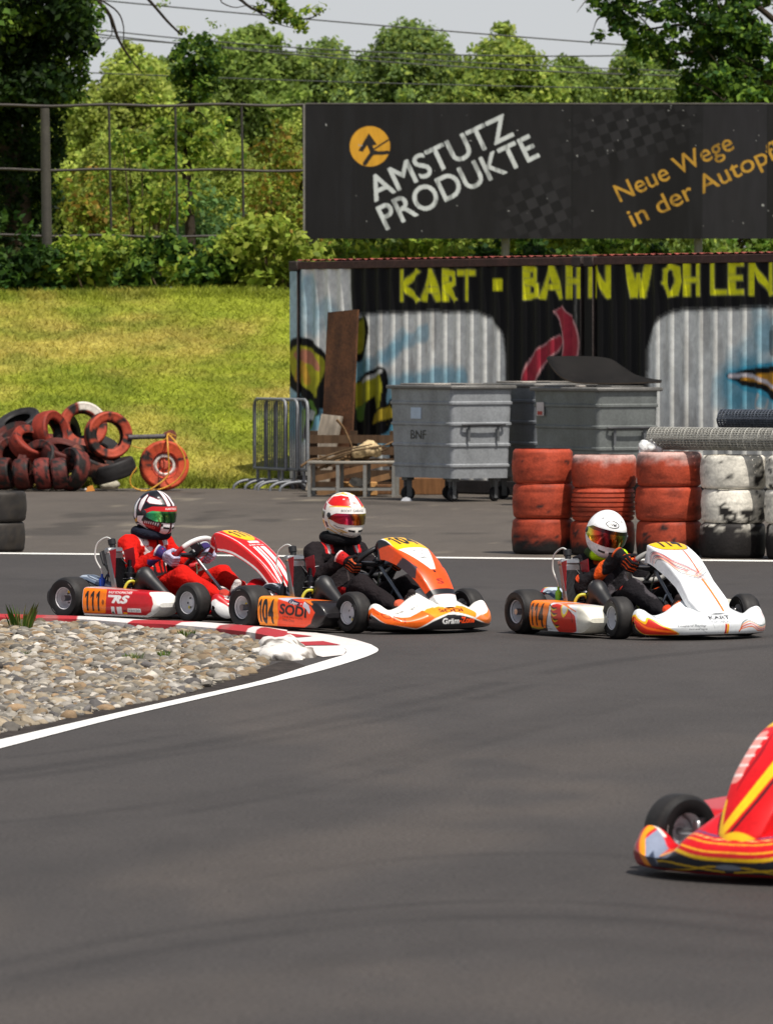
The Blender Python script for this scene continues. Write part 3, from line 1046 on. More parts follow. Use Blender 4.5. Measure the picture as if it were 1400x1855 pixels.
def shrub(px0, px1, top, d, pal, size, nl, label, seed, base_z=None, depth=.7, name='shrub', ncl=None, cat='shrub', sparse=0):
    r_ = np.random.default_rng(seed)
    a, b = at(px0, top, d), at(px1, top, d)
    w, zt = b[0] - a[0], a[2]
    zb = 2.4 if base_z is None else base_z
    h = zt - zb
    o = empty(name, ((a[0] + b[0]) / 2, d, zb))
    crown, st = MB(), MB()
    n = ncl or int(10 + w * h * 5)
    for k in range(n):
        x = r_.uniform(-.5, .5) * w
        zz = r_.uniform(.12, .95) * h * (1 - .45 * abs(2 * x / w) ** 2.5)
        y = r_.uniform(-.5, .5) * depth
        cr = r_.uniform(.2, .36) * min(1.2, max(h, .6))
        leaves(crown, (x, y, zz), (cr * 1.2, cr, cr * .8), nl, size, np.array(pal) * r_.uniform(.7, 1.3), .3, seed=int(r_.integers(1 << 30)))
        if k % 2 == 0:
            st.tube(smooth_path([(x * .35, y * .3, 0), (x * .7, y * .7, zz * .55), (x, y, zz)], 7), np.linspace(.022, .006, 7), s(82, 70, 52), 5)
    for k in range(n // 2):          # upright shoots
        x = r_.uniform(-.52, .52) * w
        zz = h * (1.0 - .4 * abs(2 * x / w) ** 2) * r_.uniform(.9, 1.1)
        leaves(crown, (x, r_.uniform(-.4, .4) * depth, zz), (.1, .1, .2), max(6, nl // 10), size, np.array(pal) * r_.uniform(.85, 1.3), .1, seed=int(r_.integers(1 << 30)))
    crown.build('foliage', M_LEAF, o, None)
    st.build('stem', M_BARK, o, 60)
    return tag(o, label, cat, 'shrubs along the top of the bank')
shrub(395, 570, 408, 87.2, G_LIGHT, .115, 240, 'bright light green large leaved shrub left of the container', 1, depth=.9)
shrub(215, 420, 432, 87.0, G_DARK + G_MID, .12, 170, 'dark green shrub at the middle of the bank top', 2)
shrub(90, 250, 420, 87.4, G_MID + G_LIGHT, .11, 170, 'mid green shrub right of the thick fence post', 3)
shrub(-60, 100, 410, 87.3, G_DARK, .11, 190, 'very dark shrub left of the thick fence post', 4)
shrub(-220, -50, 425, 87.4, G_DARK + G_MID, .12, 150, 'dark shrub at the left end of the bank top', 14)
shrub(540, 700, 430, 89.0, G_MID + G_LIGHT, .11, 150, 'green shrub under the left part of the sign', 5)
shrub(690, 850, 428, 89.1, G_LIGHT + G_MID, .11, 140, 'light green shrub under the white sign lettering', 6)
shrub(840, 1040, 436, 89.2, G_DARK, .11, 140, 'dark shrub under the checkered part of the sign', 7)
shrub(1030, 1230, 440, 89.0, G_DARK + G_MID, .11, 140, 'dark green shrub under the yellow sign lettering', 8)
shrub(1220, 1480, 434, 89.2, G_MID, .11, 140, 'mid green shrub under the right end of the sign', 9)
shrub(455, 560, 232, 91.0, G_RUST, .085, 70, 'rust tinged young tree behind the frame beside the sign', 10, depth=.8, name='young_tree', ncl=34, cat='young tree')
shrub(105, 215, 300, 90.6, G_RUST, .09, 75, 'rust and yellow leaved young tree right of the thick fence post', 11, depth=.8, name='young_tree', ncl=30, cat='young tree')
shrub(190, 330, 195, 92.5, G_LIGHT + G_MID, .10, 60, 'light green young tree behind the left bay of the wire frame', 12, depth=1.0, name='young_tree', ncl=34, cat='young tree')
shrub(300, 470, 352, 94, G_BLUE, .10, 120, 'bluish grey green shrub behind the wire frame', 13, depth=1.2)

# ---- ivy covered tree at the left edge
def limb(mb, pts, r0, r1, n=14, col=None):
    p = smooth_path(pts, n)
    mb.tube(p, np.linspace(r0, r1, n), s(58, 50, 42) if col is None else col, 7)
    return p
def ivy_tree():
    D = 90.0
    b = at(28, 525, D)
    o = empty('ivy_tree', (b[0], D, 2.45))
    L = lambda px, py, dy=0.0: at(px, py, D + dy) - (b[0], D, 2.45)
    tr, cr, iv = MB(), MB(), MB()
    tp = smooth_path([(0, 0, -.1), (.05, 0, 1.2), (-.08, .05, 2.6), (-.25, 0, 4.2), (-.3, 0, 6.4)], 16)
    tr.tube(tp, np.linspace(.24, .12, 16), s(74, 62, 50), 10)
    r_ = np.random.default_rng(5)
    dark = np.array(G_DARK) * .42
    for k in range(260):       # ivy on the trunk
        z = r_.uniform(.1, 3.3)
        a = r_.random() * 6.283
        rr = r_.uniform(.15, .72)
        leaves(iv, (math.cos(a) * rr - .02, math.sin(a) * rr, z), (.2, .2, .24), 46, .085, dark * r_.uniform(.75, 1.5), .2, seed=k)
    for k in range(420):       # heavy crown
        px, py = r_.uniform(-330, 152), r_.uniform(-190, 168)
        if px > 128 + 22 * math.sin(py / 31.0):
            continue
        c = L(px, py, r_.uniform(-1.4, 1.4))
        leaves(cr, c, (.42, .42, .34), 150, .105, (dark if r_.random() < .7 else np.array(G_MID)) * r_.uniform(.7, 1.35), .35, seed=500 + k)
    for px, py in [(150, 40), (165, 75), (160, 110), (150, 145), (140, 170), (120, 185), (90, 188), (60, 192), (20, 185), (170, 20), (155, 0)]:
        for q in range(3):
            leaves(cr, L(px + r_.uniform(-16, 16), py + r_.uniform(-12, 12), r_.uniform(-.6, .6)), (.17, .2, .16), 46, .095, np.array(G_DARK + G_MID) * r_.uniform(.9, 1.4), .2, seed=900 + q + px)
    for j, (ex, ey) in enumerate([(120, 60), (60, -60), (-120, 40), (-200, -120), (100, 150)]):
        limb(tr, [tp[8 + j], (tp[8 + j] + L(ex, ey)) / 2 + (0, 0, .3), L(ex, ey)], .09, .02)
    # long bare twigs drooping to the right, and a leafy spray
    br = MB()
    limb(br, [tp[14], L(120, -60), L(165, -10), L(198, 25), L(215, 70), L(236, 105), L(258, 132)], .05, .008, 30)
    limb(br, [L(165, -10), L(210, 18), L(224, 45), L(226, 78), L(240, 95)], .016, .004, 18)
    limb(br, [L(198, 25), L(204, 60), L(188, 78), L(176, 82)], .01, .003, 12)
    limb(br, [L(120, -60), L(220, -50), L(270, 0), L(305, 40), L(330, 64)], .03, .016, 22)
    limb(br, [L(220, -50), L(330, -45), L(420, -10), L(462, 18), L(520, 30), L(560, 34), L(588, 18)], .035, .006, 26)
    limb(br, [L(420, -10), L(400, 2), L(425, 14), L(455, 10), L(500, 22)], .012, .004, 14)
    limb(br, [L(462, 18), L(505, 44), L(540, 52)], .012, .004, 10)
    for px, py, n_, sz in [(505, 8, 90, .11), (520, 22, 110, .12), (535, 38, 110, .11), (545, 50, 90, .1), (500, 34, 70, .1), (470, 14, 50, .09), (488, -4, 90, .1), (580, 17, 26, .1), (560, 20, 30, .1), (300, 8, 22, .07), (240, 112, 16, .07), (262, 128, 22, .08), (255, 104, 14, .07), (330, 56, 26, .08), (380, 42, 12, .06), (392, 50, 12, .07), (178, 80, 10, .06)]:
        leaves(br, L(px, py, 0), (.15, .2, .11), n_, sz * .8, np.array(G_MID + G_LIGHT) * .95, .1, seed=int(px * 7 + py))
    tr.build('trunk', M_BARK, o, 60)
    cr.build('crown', M_LEAF, o, None)
    iv.build('ivy', M_LEAF, o, None)
    br.build('branch', M_LEAF, o, 60)
    tag(o, 'big dark ivy covered tree at the left edge with bare twigs drooping right', 'tree')
ivy_tree()

def ivy_top_tree():
    D = 93.5
    b = at(342, 540, D)
    o = empty('ivy_topped_tree', (b[0], D, 2.45))
    L = lambda px, py, dy=0.0: at(px, py, D + dy) - (b[0], D, 2.45)
    tr, cr = MB(), MB()
    tp = limb(tr, [(0, 0, -.1), L(345, 420), L(338, 300), L(348, 190), L(352, 110)], .1, .04, 18)
    r_ = np.random.default_rng(8)
    for k in range(60):
        a, q = r_.random() * 6.283, r_.random() ** .5
        px, py = 356 + math.cos(a) * q * 46, 122 + math.sin(a) * q * 58
        leaves(cr, L(px, py, r_.uniform(-.4, .4)), (.16, .18, .14), 46, .085, np.array(G_DARK + G_MID) * r_.uniform(.8, 1.35), .2, seed=k)
    for k in range(70):
        px, py = r_.normal(330, 42), r_.uniform(205, 300)
        leaves(cr, L(px, py, r_.uniform(-.6, .6)), (.19, .22, .09), 22, .1, np.array(G_MID + G_LIGHT) * r_.uniform(.8, 1.25), .2, seed=400 + k)
    for (e, j) in (((255, 240), 12), ((290, 262), 11), ((395, 270), 11), ((380, 225), 12), ((300, 215), 13)):
        limb(tr, [tp[j], (tp[j] + L(*e)) / 2 + (0, 0, .1), L(*e)], .022, .006, 9)
    tr.build('trunk', M_BARK, o, 60)
    cr.build('crown', M_LEAF, o, None)
    tag(o, 'slim young tree with a dense dark ivy ball at its top', 'tree')
ivy_top_tree()

def overhang_tree():
    D = 94.0
    b = at(1452, 540, D)
    o = empty('overhanging_tree', (b[0], D, 2.45))
    L = lambda px, py, dy=0.0: at(px, py, D + dy) - (b[0], D, 2.45)
    tr, cr = MB(), MB()
    tp = limb(tr, [(0, 0, -.1), L(1450, 400), L(1440, 260), L(1425, 120), L(1430, -40), L(1420, -220)], .2, .06, 24)
    r_ = np.random.default_rng(21)
    arms = [((1425, 175), (1330, 165), (1262, 172)), ((1430, 200), (1350, 120), (1275, 95), (1180, 105)), ((1425, 120), (1340, 60), (1240, 45), (1130, 62)),
            ((1430, 60), (1330, -10), (1210, -5), (1085, 32)), ((1430, -10), (1300, -70), (1180, -60), (1075, -5)), ((1430, 150), (1380, 90), (1330, 60), (1300, 10)),
            ((1430, 90), (1500, 20), (1560, 40)), ((1430, 20), (1520, -60), (1600, -60)), ((1425, 190), (1390, 150), (1345, 140), (1310, 182)), ((1430, -60), (1380, -130), (1250, -150))]
    for k, a in enumerate(arms):
        dy = r_.uniform(-1.3, 1.3)
        pts = [L(*a[0])] + [L(p[0], p[1], dy * (i + 1) / len(a)) for i, p in enumerate(a[1:])]
        p = limb(tr, pts, .055, .01, 22)
        for j in range(5, 22):
            for q in range(4):
                c = p[j] + r_.normal(0, 1, 3) * (.24, .3, .19)
                leaves(cr, c, (.2, .22, .13), 26, .105, np.array(G_DARK + G_MID[:1]) * r_.uniform(.8, 1.45), .15, seed=k * 1000 + j * 10 + q)
            if j % 3 == 0:
                e = p[j] + r_.normal(0, .35, 3)
                limb(tr, [p[j], (p[j] + e) / 2 + (0, 0, .05), e], .014, .004, 6)
    tr.build('trunk', M_BARK, o, 60)
    cr.build('crown', M_LEAF, o, None)
    tag(o, 'dark leaved tree hanging over the right end of the sign', 'tree')
overhang_tree()

# ---- overhead cables
for (x0, y0, x1, y1, d, r, lab) in [
    (175, 0, 1110, 80, 108, .013, 'uppermost thin cable slanting down to the right across the sky'),
    (175, 54, 560, 88, 108, .012, 'thin cable below the uppermost, passing behind the ivy ball'),
    (175, 62, 640, 108, 109, .013, 'thin dark cable just below its twin near the bare twigs'),
    (420, 142, 1280, 162, 102, .010, 'faint cable crossing the tree crowns above the sign'),
    (560, 96, 1200, 128, 110, .010, 'faint cable across the tree tops in the middle')]:
    A_, B_ = at(x0, y0, d), at(x1, y1, d)
    D_ = (B_ - A_)
    T = np.linspace(-2.2, 2.6, 60)[:, None]
    P = A_ + D_ * T + np.c_[0 * T, 0 * T, -(T * (1 - T)) * .10]
    mb = MB()
    mb.tube(P, r, s(40, 42, 46), 5)
    tag(mb.build('power_cable', M_PLASTIC, sharp=None), lab, 'cable', 'overhead power cables')
# =================================================================== containers with painted walls
CO, CD = np.array([-1.20, 75.5]), RAD(-51)
CU = np.array([math.cos(CD), math.sin(CD)])
CB = np.array([-math.sin(CD), math.cos(CD)])          # backwards from the painted wall
CH = 2.83
CL = 5.52
def wall_uv(p):
    p = np.atleast_2d(np.asarray(p, float))
    q = (p[:, 0] - 700) / FPX
    c0 = CO + CB * .027
    u = (q * c0[1] - c0[0]) / (CU[0] - q * CU[1])
    d = c0[1] + CU[1] * u
    return np.stack([u, CAMH - (p[:, 1] - HORIZON) * d / FPX], 1)

Y_, K_, CY_ = s(248, 246, 30), s(14, 13, 14), s(92, 172, 196)
def px_stroke(pts, w, wy=None):
    """outline of a brush line given in photo pixels (w across, wy for level strokes)"""
    P = np.asarray(pts, float)
    out = []
    for a, b in zip(P[:-1], P[1:]):
        t = b - a
        L = np.linalg.norm(t)
        t /= L
        nrm = np.array([-t[1], t[0]])
        ww = w if wy is None else math.sqrt((w * t[1]) ** 2 + (wy * t[0]) ** 2)
        a2, b2 = a - t * ww * .35, b + t * ww * .35
        out.append([a2 + nrm * ww / 2, b2 + nrm * ww / 2, b2 - nrm * ww / 2, a2 - nrm * ww / 2])
    return out

LET = {  # strokes in a unit box, y down
    'K': [[(0, 0), (0, 1)], [(.95, 0), (.1, .52), (.95, 1)]],
    'A': [[(0, 1), (.48, 0), (1, 1)], [(.2, .68), (.8, .68)]],
    'R': [[(0, 0), (0, 1)], [(0, .04), (.8, .1), (.85, .42), (.05, .55), (.95, 1)]],
    'T': [[(0, .05), (1, .05)], [(.5, 0), (.5, 1)]],
    'B': [[(0, 0), (0, 1)], [(0, .05), (.75, .12), (.7, .42), (.05, .48), (.85, .6), (.85, .9), (0, .95)]],
    'H': [[(0, 0), (0, 1)], [(1, 0), (1, 1)], [(0, .52), (1, .52)]],
    'N': [[(0, 1), (0, 0), (1, 1), (1, 0)]],
    'W': [[(0, 0), (.28, 1), (.5, .35), (.74, 1), (1, 0)]],
    'O': [[(.5, .04), (.08, .22), (.02, .6), (.35, .97), (.75, .92), (1, .55), (.85, .15), (.5, .04)]],
    'L': [[(0, 0), (0, .95), (1, .95)]],
    'E': [[(1, .06), (0, .06), (0, .94), (1, .94)], [(0, .5), (.9, .5)]]}
WORDS = [('K', 722, 762, 486, 548), ('A', 762, 797, 486, 547), ('R', 801, 829, 486, 547), ('T', 828, 861, 486, 547),
         ('B', 948, 979, 477, 545), ('A', 977, 1019, 476, 543), ('H', 1026, 1058, 474, 542), ('N', 1069, 1105, 475, 541),
         ('W', 1132, 1178, 474, 540), ('O', 1197, 1232, 473, 540), ('H', 1238, 1268, 473, 538), ('L', 1284, 1320, 471, 537), ('E', 1320, 1350, 469, 537), ('N', 1354, 1400, 467, 536)]
def wall_canvas():
    cv = Canvas(s(238, 238, 230))
    P = lambda pts: wall_uv(pts)
    def soft(pts, wd, col, a=1.0, n=30):
        Q = smooth_path(np.c_[P(pts), np.zeros(len(pts))], n)[:, :2]
        def f(X):
            d = np.full(len(X), 9e9)
            for i in range(n - 1):
                e = Q[i + 1] - Q[i]
                t = np.clip(((X - Q[i]) @ e) / max(e @ e, 1e-9), 0, 1)
                d = np.minimum(d, np.linalg.norm(X - Q[i] - t[:, None] * e, axis=1))
            return a * (1 - smooth(wd * .4, wd, d + .10 * (fbm(np.c_[X * 5, 0 * X[:, 0]], 3) - .5)))
        cv.func(f, col)
    def edge(pts, col, blur=.06):
        q = P(pts)
        def f(X):
            w = 0
            r = np.random.default_rng(1)
            for k in range(12):
                w = w + in_poly(X + r.normal(0, blur / 2, 2) + .03 * (np.c_[fbm(np.c_[X * 7, 0 * X[:, 0]], 5), fbm(np.c_[X * 7, 0 * X[:, 0]], 6)] - .5), q)
            return w / 12
        cv.func(f, col)
    # old paint: rust bleeding and grime on the pale panel
    cv.func(lambda X: .28 * smooth(.58, .74, fbm(np.c_[X * (6, 1.2), 0 * X[:, 0]], 44)), s(120, 108, 96))
    cv.func(lambda X: .35 * smooth(.64, .8, fbm(np.c_[X * (9, 1.0), 0 * X[:, 0]], 47)), s(96, 82, 70))
    # blue-green spray clouds
    for pts, wd, a in (([(530, 500), (534, 600), (530, 700)], .35, .6), ([(560, 520), (568, 590)], .25, .55), ([(590, 560), (610, 600)], .3, .5), ([(540, 760), (600, 740), (700, 780)], .5, .9), ([(655, 668), (700, 640), (770, 600)], .16, .55),
                       ([(660, 700), (720, 705), (790, 690), (830, 690)], .30, .75), ([(640, 640), (655, 700), (660, 780)], .4, .9), ([(690, 760), (730, 740), (720, 800)], .35, .9), ([(730, 610), (700, 650)], .2, .5),
                       ([(1330, 700), (1380, 690), (1450, 700)], .5, .9), ([(1340, 740), (1400, 745)], .4, .6), ([(1350, 640), (1400, 600)], .3, .5), ([(1370, 560), (1385, 620)], .25, .45), ([(1330, 650), (1300, 720)], .25, .35)):
        soft(pts, wd * .8, CY_, a * .92)
    # big black frame of the wall
    edge([(631, 440), (1047, 430), (1047, 1000), (912, 1000), (912, 640), (906, 600), (890, 576), (858, 566), (750, 566), (640, 570), (634, 520)], K_)
    edge([(1046, 430), (1420, 420), (1440, 556), (1235, 562), (1200, 572), (1180, 594), (1173, 630), (1172, 1000), (1046, 1000)], K_)
    # yellow lettering
    cv.poly(P([(889, 505), (908, 505), (908, 527), (889, 527)]), Y_)
    for ch, x0, x1, y0, y1 in WORDS:
        for st in LET[ch]:
            for wadd, col in ((3.2, s(140, 140, 110)), (0, Y_)):
                for q in px_stroke([(x0 + 5 + a * (x1 - x0 - 10), y0 + 5 + b * (y1 - y0 - 10)) for a, b in st], 10.2 + wadd, 10 + wadd):
                    cv.poly(P(q), col, .45 if wadd else .96)
    # red squiggles
    R_, Rl = s(168, 46, 62), s(206, 150, 150)
    def worm(pts, w):
        Q = smooth_path(np.c_[np.array(pts, float), np.zeros(len(pts))], 26)[:, :2]
        for wd, col in ((1.22, Rl), (1.0, R_)):
            for i in range(25):
                ww = np.interp(i, [0, 5, 20, 25], [.55, 1, 1, .8]) * w * wd
                cv.ell(P(Q[i])[0], (ww / 2 / 83, ww / 2 / 148), col)
            for q in px_stroke(Q, w * wd * .72):
                cv.poly(P(q), col)
    worm([(1014, 564), (1030, 592), (1036, 620), (1032, 648), (1020, 668)], 22)
    worm([(1012, 616), (992, 634), (974, 650), (962, 676), (952, 700)], 20)
    # left piece
    yg, gr, pk, or_ = s(176, 172, 44), s(110, 150, 60), s(190, 90, 110), s(206, 150, 60)
    cv.blob(P([(522, 640), (532, 614), (556, 612), (582, 634), (596, 668), (588, 708), (584, 740), (560, 730), (540, 706), (524, 676)]), K_)
    cv.blob(P([(527, 640), (540, 626), (560, 630), (582, 648), (586, 668), (576, 700), (572, 720), (552, 702), (536, 684), (526, 664)]), yg)
    cv.blob(P([(535, 640), (552, 632), (574, 650), (578, 672), (560, 660), (544, 654)]), pk, a=.7)
    cv.stripe(P([(540, 690), (548, 660), (556, 690)]), .10, or_, a=.8)
    cv.stripe(P([(522, 650), (530, 690), (556, 715), (574, 745)]), .12, K_)
    cv.blob(P([(546, 745), (560, 725), (575, 745), (562, 775), (548, 800)]), gr)
    cv.stripe(P([(545, 720), (560, 750), (552, 790)]), .08, K_)
    cv.poly(P([(560, 742), (574, 746), (566, 762), (556, 758)]), s(214, 214, 206))
    cv.blob(P([(646, 578), (660, 570), (668, 592), (664, 628), (650, 655), (640, 640)]), K_)
    cv.blob(P([(648, 582), (658, 576), (662, 596), (660, 622), (650, 640), (644, 630)]), yg)
    cv.blob(P([(640, 700), (655, 680), (690, 664), (700, 690), (697, 730), (712, 722), (724, 745), (690, 790), (655, 800), (636, 770)]), K_)
    cv.poly(P([(646, 694), (672, 682), (688, 674), (692, 700), (688, 738), (680, 742), (676, 716), (664, 728), (646, 738)]), yg)
    cv.poly(P([(688, 742), (706, 734), (722, 752), (700, 768), (672, 772), (676, 750)]), s(196, 170, 50))
    cv.poly(P([(646, 738), (664, 728), (658, 760), (648, 764)]), gr)
    cv.stripe(P([(655, 690), (676, 680), (690, 672)]), .05, s(210, 210, 204))
    cv.stripe(P([(660, 778), (700, 764), (730, 760)]), .07, K_)
    # right piece
    cv.blob(P([(1312, 678), (1345, 664), (1400, 656), (1450, 650), (1452, 760), (1410, 735), (1378, 716), (1345, 706)]), s(70, 165, 195))
    cv.blob(P([(1316, 679), (1350, 669), (1400, 663), (1450, 660), (1450, 745), (1405, 727), (1378, 706), (1345, 698)]), K_)
    cv.blob(P([(1340, 686), (1370, 678), (1410, 674), (1450, 676), (1450, 716), (1404, 708), (1378, 694), (1355, 690)]), s(196, 140, 40))
    cv.stripe(P([(1322, 681), (1360, 681), (1400, 700), (1440, 720)]), .045, s(214, 206, 210))
    cv.blob(P([(1392, 600), (1410, 590), (1412, 640), (1394, 640)]), s(70, 70, 72), a=.7)
    cv.stripe(P([(1374, 715), (1368, 735), (1382, 742), (1388, 726)]), .035, s(196, 196, 192))
    # dirt rising from the foot, streaks running down from the roof rail
    cv.func(lambda X: .55 * smooth(.9, 0, X[:, 1]) * smooth(.3, .6, fbm(np.c_[X * (5, 3), 0 * X[:, 0]], 52)), s(80, 72, 62))
    cv.func(lambda X: .08 * smooth(.6, .78, fbm(np.c_[X * (11, .8), 0 * X[:, 0]], 58)), s(58, 54, 52))
    return cv
WALLC = wall_canvas()

def corr(u, pitch=.248, dep=.04):
    c = np.cos(u * 2 * math.pi / pitch)
    return dep * (.5 - .5 * np.sign(c) * np.abs(c) ** .8)

def container(k, label):
    L, D = CL, 2.44
    org = CO + CU * (L + .07) * k
    o = empty('shipping_container', (org[0], org[1], 0), CD)
    off = (L + .07) * k
    # painted long wall
    us = np.unique(np.round(np.concatenate([np.arange(.14, L - .14, .0155)]), 4))
    us = us[(us >= .14) & (us <= L - .14)]
    zs = np.arange(.17, CH - .1, .018)
    U, Z = np.meshgrid(us, zs, indexing='ij')
    Yv = .012 + corr(us)[:, None] + 0 * Z
    mb = MB()
    col = WALLC(np.c_[U.ravel() + off, Z.ravel()], .008)
    mb.grid(np.stack([U, Yv, Z], -1), col.reshape(U.shape + (3,)), flip=True)
    mb.build('painted_wall', M_WALL, o, 25)
    for q in (.001, L - .141):       # the paint runs on over the corner posts
        Uq, Zq = np.meshgrid(np.linspace(q, q + .14, 9), np.arange(.13, CH - .125, .018), indexing='ij')
        mb = MB()
        mb.grid(np.stack([Uq, -.002 + 0 * Zq, Zq], -1), (WALLC(np.c_[Uq.ravel() + off, Zq.ravel()], .008) * .8).reshape(Uq.shape + (3,)), flip=True)
        mb.build('painted_post', M_WALL, o, None)
    # plain walls
    for nm, ax in (('end_wall', 0), ('end_wall', 1), ('rear_wall', 2)):
        mb = MB()
        ln = D - .28 if ax < 2 else L - .28
        t = np.arange(0, ln, .035)
        zz = np.array([.17, CH * .5, CH - .1])
        T, Zz = np.meshgrid(t, zz, indexing='ij')
        c = corr(t)[:, None] + 0 * Zz
        P = np.stack([.012 + c, .14 + T, Zz], -1) if ax == 0 else np.stack([L - .012 - c, .14 + T, Zz], -1) if ax == 1 else np.stack([.14 + T, D - .012 - c, Zz], -1)
        mb.grid(P, s(120, 122, 118))
        mb.build(nm, M_WALL, o, 25)
    mb = MB()
    rc = s(52, 44, 42)
    for x in (.07, L - .07):
        for y in (.07, D - .07):
            mb.box((x, y, CH / 2), (.14, .14, CH - .24), rc, bevel=.008)
            for z in (.06, CH - .06):
                mb.box((x, y, z), (.17, .165, .12), s(60, 50, 46), bevel=.01)
    for y in (.06, D - .06):
        mb.box((L / 2, y, CH - .055), (L - .172, .112, .094), s(74, 50, 44), bevel=.006)
        mb.box((L / 2, y, .09), (L - .172, .112, .155), s(46, 42, 40), bevel=.006)
    for x in (.06, L - .06):
        mb.box((x, D / 2, CH - .055), (.112, D - .172, .094), rc, bevel=.006)
        mb.box((x, D / 2, .09), (.112, D - .172, .155), rc, bevel=.006)
    mb.build('frame', M_RUST, o)
    mb = MB()
    t = np.arange(.06, L - .06, .06)
    T, W = np.meshgrid(t, np.array([.06, D - .06]), indexing='ij')
    mb.grid(np.stack([T, W, CH + .002 + .02 * np.sin(T * 22) ** 2], -1), s(150, 72, 60))
    mb.build('roof', M_RUST, o, 30)
    mb = MB()
    mb.box((L / 2, D / 2, .2), (L - .3, D - .3, .04), s(60, 50, 40))
    mb.build('floor_plate', M_RUST, o)
    return tag(o, label, 'container', 'painted shipping containers')
container(0, 'graffiti painted container beside the grass with a brown board leaning on it')
container(1, 'painted container with a blue and orange shape on its pale panel behind the mesh rolls')

# =================================================================== sign board and its frame
SD = 88.0
def sign():
    o = empty('billboard', (at(553, 432, SD)[0], SD, 0))
    x0 = at(553, 432, SD)[0]
    cv = Canvas(s(25, 24, 26))
    pk = s(16, 15, 17)
    cv.poly([(1037, 100), (1270, 100), (1270, 500), (1037, 500)], pk, a=.75)
    cv.poly([(1270, 100), (1388, 100), (1388, 500), (1270, 500)], s(36, 35, 39))
    cv.func(lambda X: .5 * smooth(.5, .7, fbm(np.c_[X * (.018, .005), 0 * X[:, 0]], 4)), s(33, 32, 35))
    cv.func(lambda X: .6 * smooth(.55, .72, fbm(np.c_[X * (.05, .004), 0 * X[:, 0]], 9)), s(30, 30, 33))
    def checks(cx, cy, ang, n, m, sq, bend, a):
        for i in range(n):
            for j in range(m):
                u, v = (i - n / 2) * sq, (j - m / 2) * sq
                fade = math.exp(-((2 * i / n - 1) ** 2) * 1.2 - ((2 * j / m - 1) ** 2) * 1.0)
                v2 = v + bend * math.sin(u / sq * .55)
                ca, sa = math.cos(ang), math.sin(ang)
                q = [(cx + (u + p) * ca - (v2 + r) * sa, cy + (u + p) * sa + (v2 + r) * ca) for p, r in ((0, 0), (sq, 0), (sq, sq), (0, sq))]
                cv.poly(q, s(44, 43, 46) if (i + j) % 2 else s(14, 14, 16), a=a * fade)
    checks(968, 378, RAD(-24), 7, 6, 19, 4, .8)
    checks(1130, 236, RAD(-20), 15, 6, 18, 6, .7)
    cv.ell((670, 265), (36.5, 36.5), s(200, 146, 46))
    cv.poly([(649, 273), (668, 241), (683, 262), (675, 264), (680, 280), (671, 278), (665, 263), (657, 275)], s(38, 34, 34))
    for pts, w in (([(661, 296), (673, 279), (680, 276)], 8), ([(674, 277), (690, 277), (702, 276)], 7), ([(676, 271), (704, 253)], 3.2)):
        cv.stripe(pts, w, s(38, 34, 34))
    def txt(body, x, y, h, col, ang, width, bold):
        key = text_tris(body, bold)
        ca, sa = math.cos(ang), math.sin(ang)
        f = lambda P: text_hit(P * (1, -1), key, x, -y, width / key[2], h, ca, sa)
        cv.layers.append((f, col, .95))
    worn = lambda P: s(196, 200, 202) * (1 - .45 * smooth(.5, .72, fbm(np.c_[P * (.12, .03), 0 * P[:, 0]], 12)))[:, None]
    yel = lambda P: s(176, 134, 50) * (1 - .35 * smooth(.5, .72, fbm(np.c_[P * (.1, .03), 0 * P[:, 0]], 13)))[:, None]
    txt('AMSTUTZ', 679, 365, 46, worn, RAD(25.4), 279, .022)
    txt('PRODUKTE', 700, 416, 47, worn, RAD(25.6), 308, .022)
    txt('Neue Wege', 1123, 366, 34, yel, RAD(25), 229, .018)
    txt('in der Autopflege', 1147, 411, 34, yel, RAD(25.5), 372, .018)
    cv.poly([(1034, 150), (1037, 150), (1037, 500), (1034, 500)], s(20, 20, 22))
    cv.poly([(1388, 150), (1391, 150), (1391, 500), (1388, 500)], s(20, 20, 22))
    cv.poly([(1270, 150), (1272, 150), (1272, 500), (1270, 500)], s(24, 24, 26))
    cv.func(lambda X: .9 * (smooth(.86, .9, fbm(np.c_[X * .11, 0 * X[:, 0]], 77))), s(150, 150, 150))
    z0, z1 = at(0, 432, SD)[2], at(0, 188.5, SD)[2]
    xs = np.arange(0, 8.2, .0125)
    zs = np.linspace(z0, z1, 170)
    X, Z = np.meshgrid(xs, zs, indexing='ij')
    PX = 700 + (X.ravel() + x0) * FPX / SD
    PY = HORIZON + (CAMH - Z.ravel()) * FPX / SD
    col = cv(np.c_[PX, PY], .5)
    Yw = .006 * np.sin(X * 2.4) * np.sin((Z - z0) * 1.5)
    mb = MB()
    mb.grid(np.stack([X, Yw, Z], -1), col.reshape(X.shape + (3,)), flip=True)
    mb.build('sign_face', M_SIGN, o, None)
    mb = MB()
    for x in (1.0, 3.85, 5.73, 6.7, 8.1):
        mb.box((x, .06, (z0 + z1) / 2), (.06, .06, z1 - z0 - .02), s(70, 66, 62))
    for z in (z0 + .05, (z0 + z1) / 2, z1 - .05):
        mb.box((4.1, .115, z), (8.2, .05, .07), s(70, 66, 62))
    mb.box((4.1, .03, z1 + .008), (8.2, .07, .02), s(96, 92, 88))
    mb.box((-.016, .03, (z0 + z1) / 2), (.03, .07, z1 - z0), s(120, 116, 110))
    mb.build('frame', M_STEEL, o)
    for x in (.12, 2.9, 5.7, 8.1):
        mb = MB()
        mb.tube([(x, .22, 2.35), (x, .22, z1 - .05)], .06, s(110, 108, 104), 12)
        mb.build('post', M_STEEL, o)
    return tag(o, 'black billboard with white and yellow slanted lettering and an orange round logo', 'billboard')
sign()

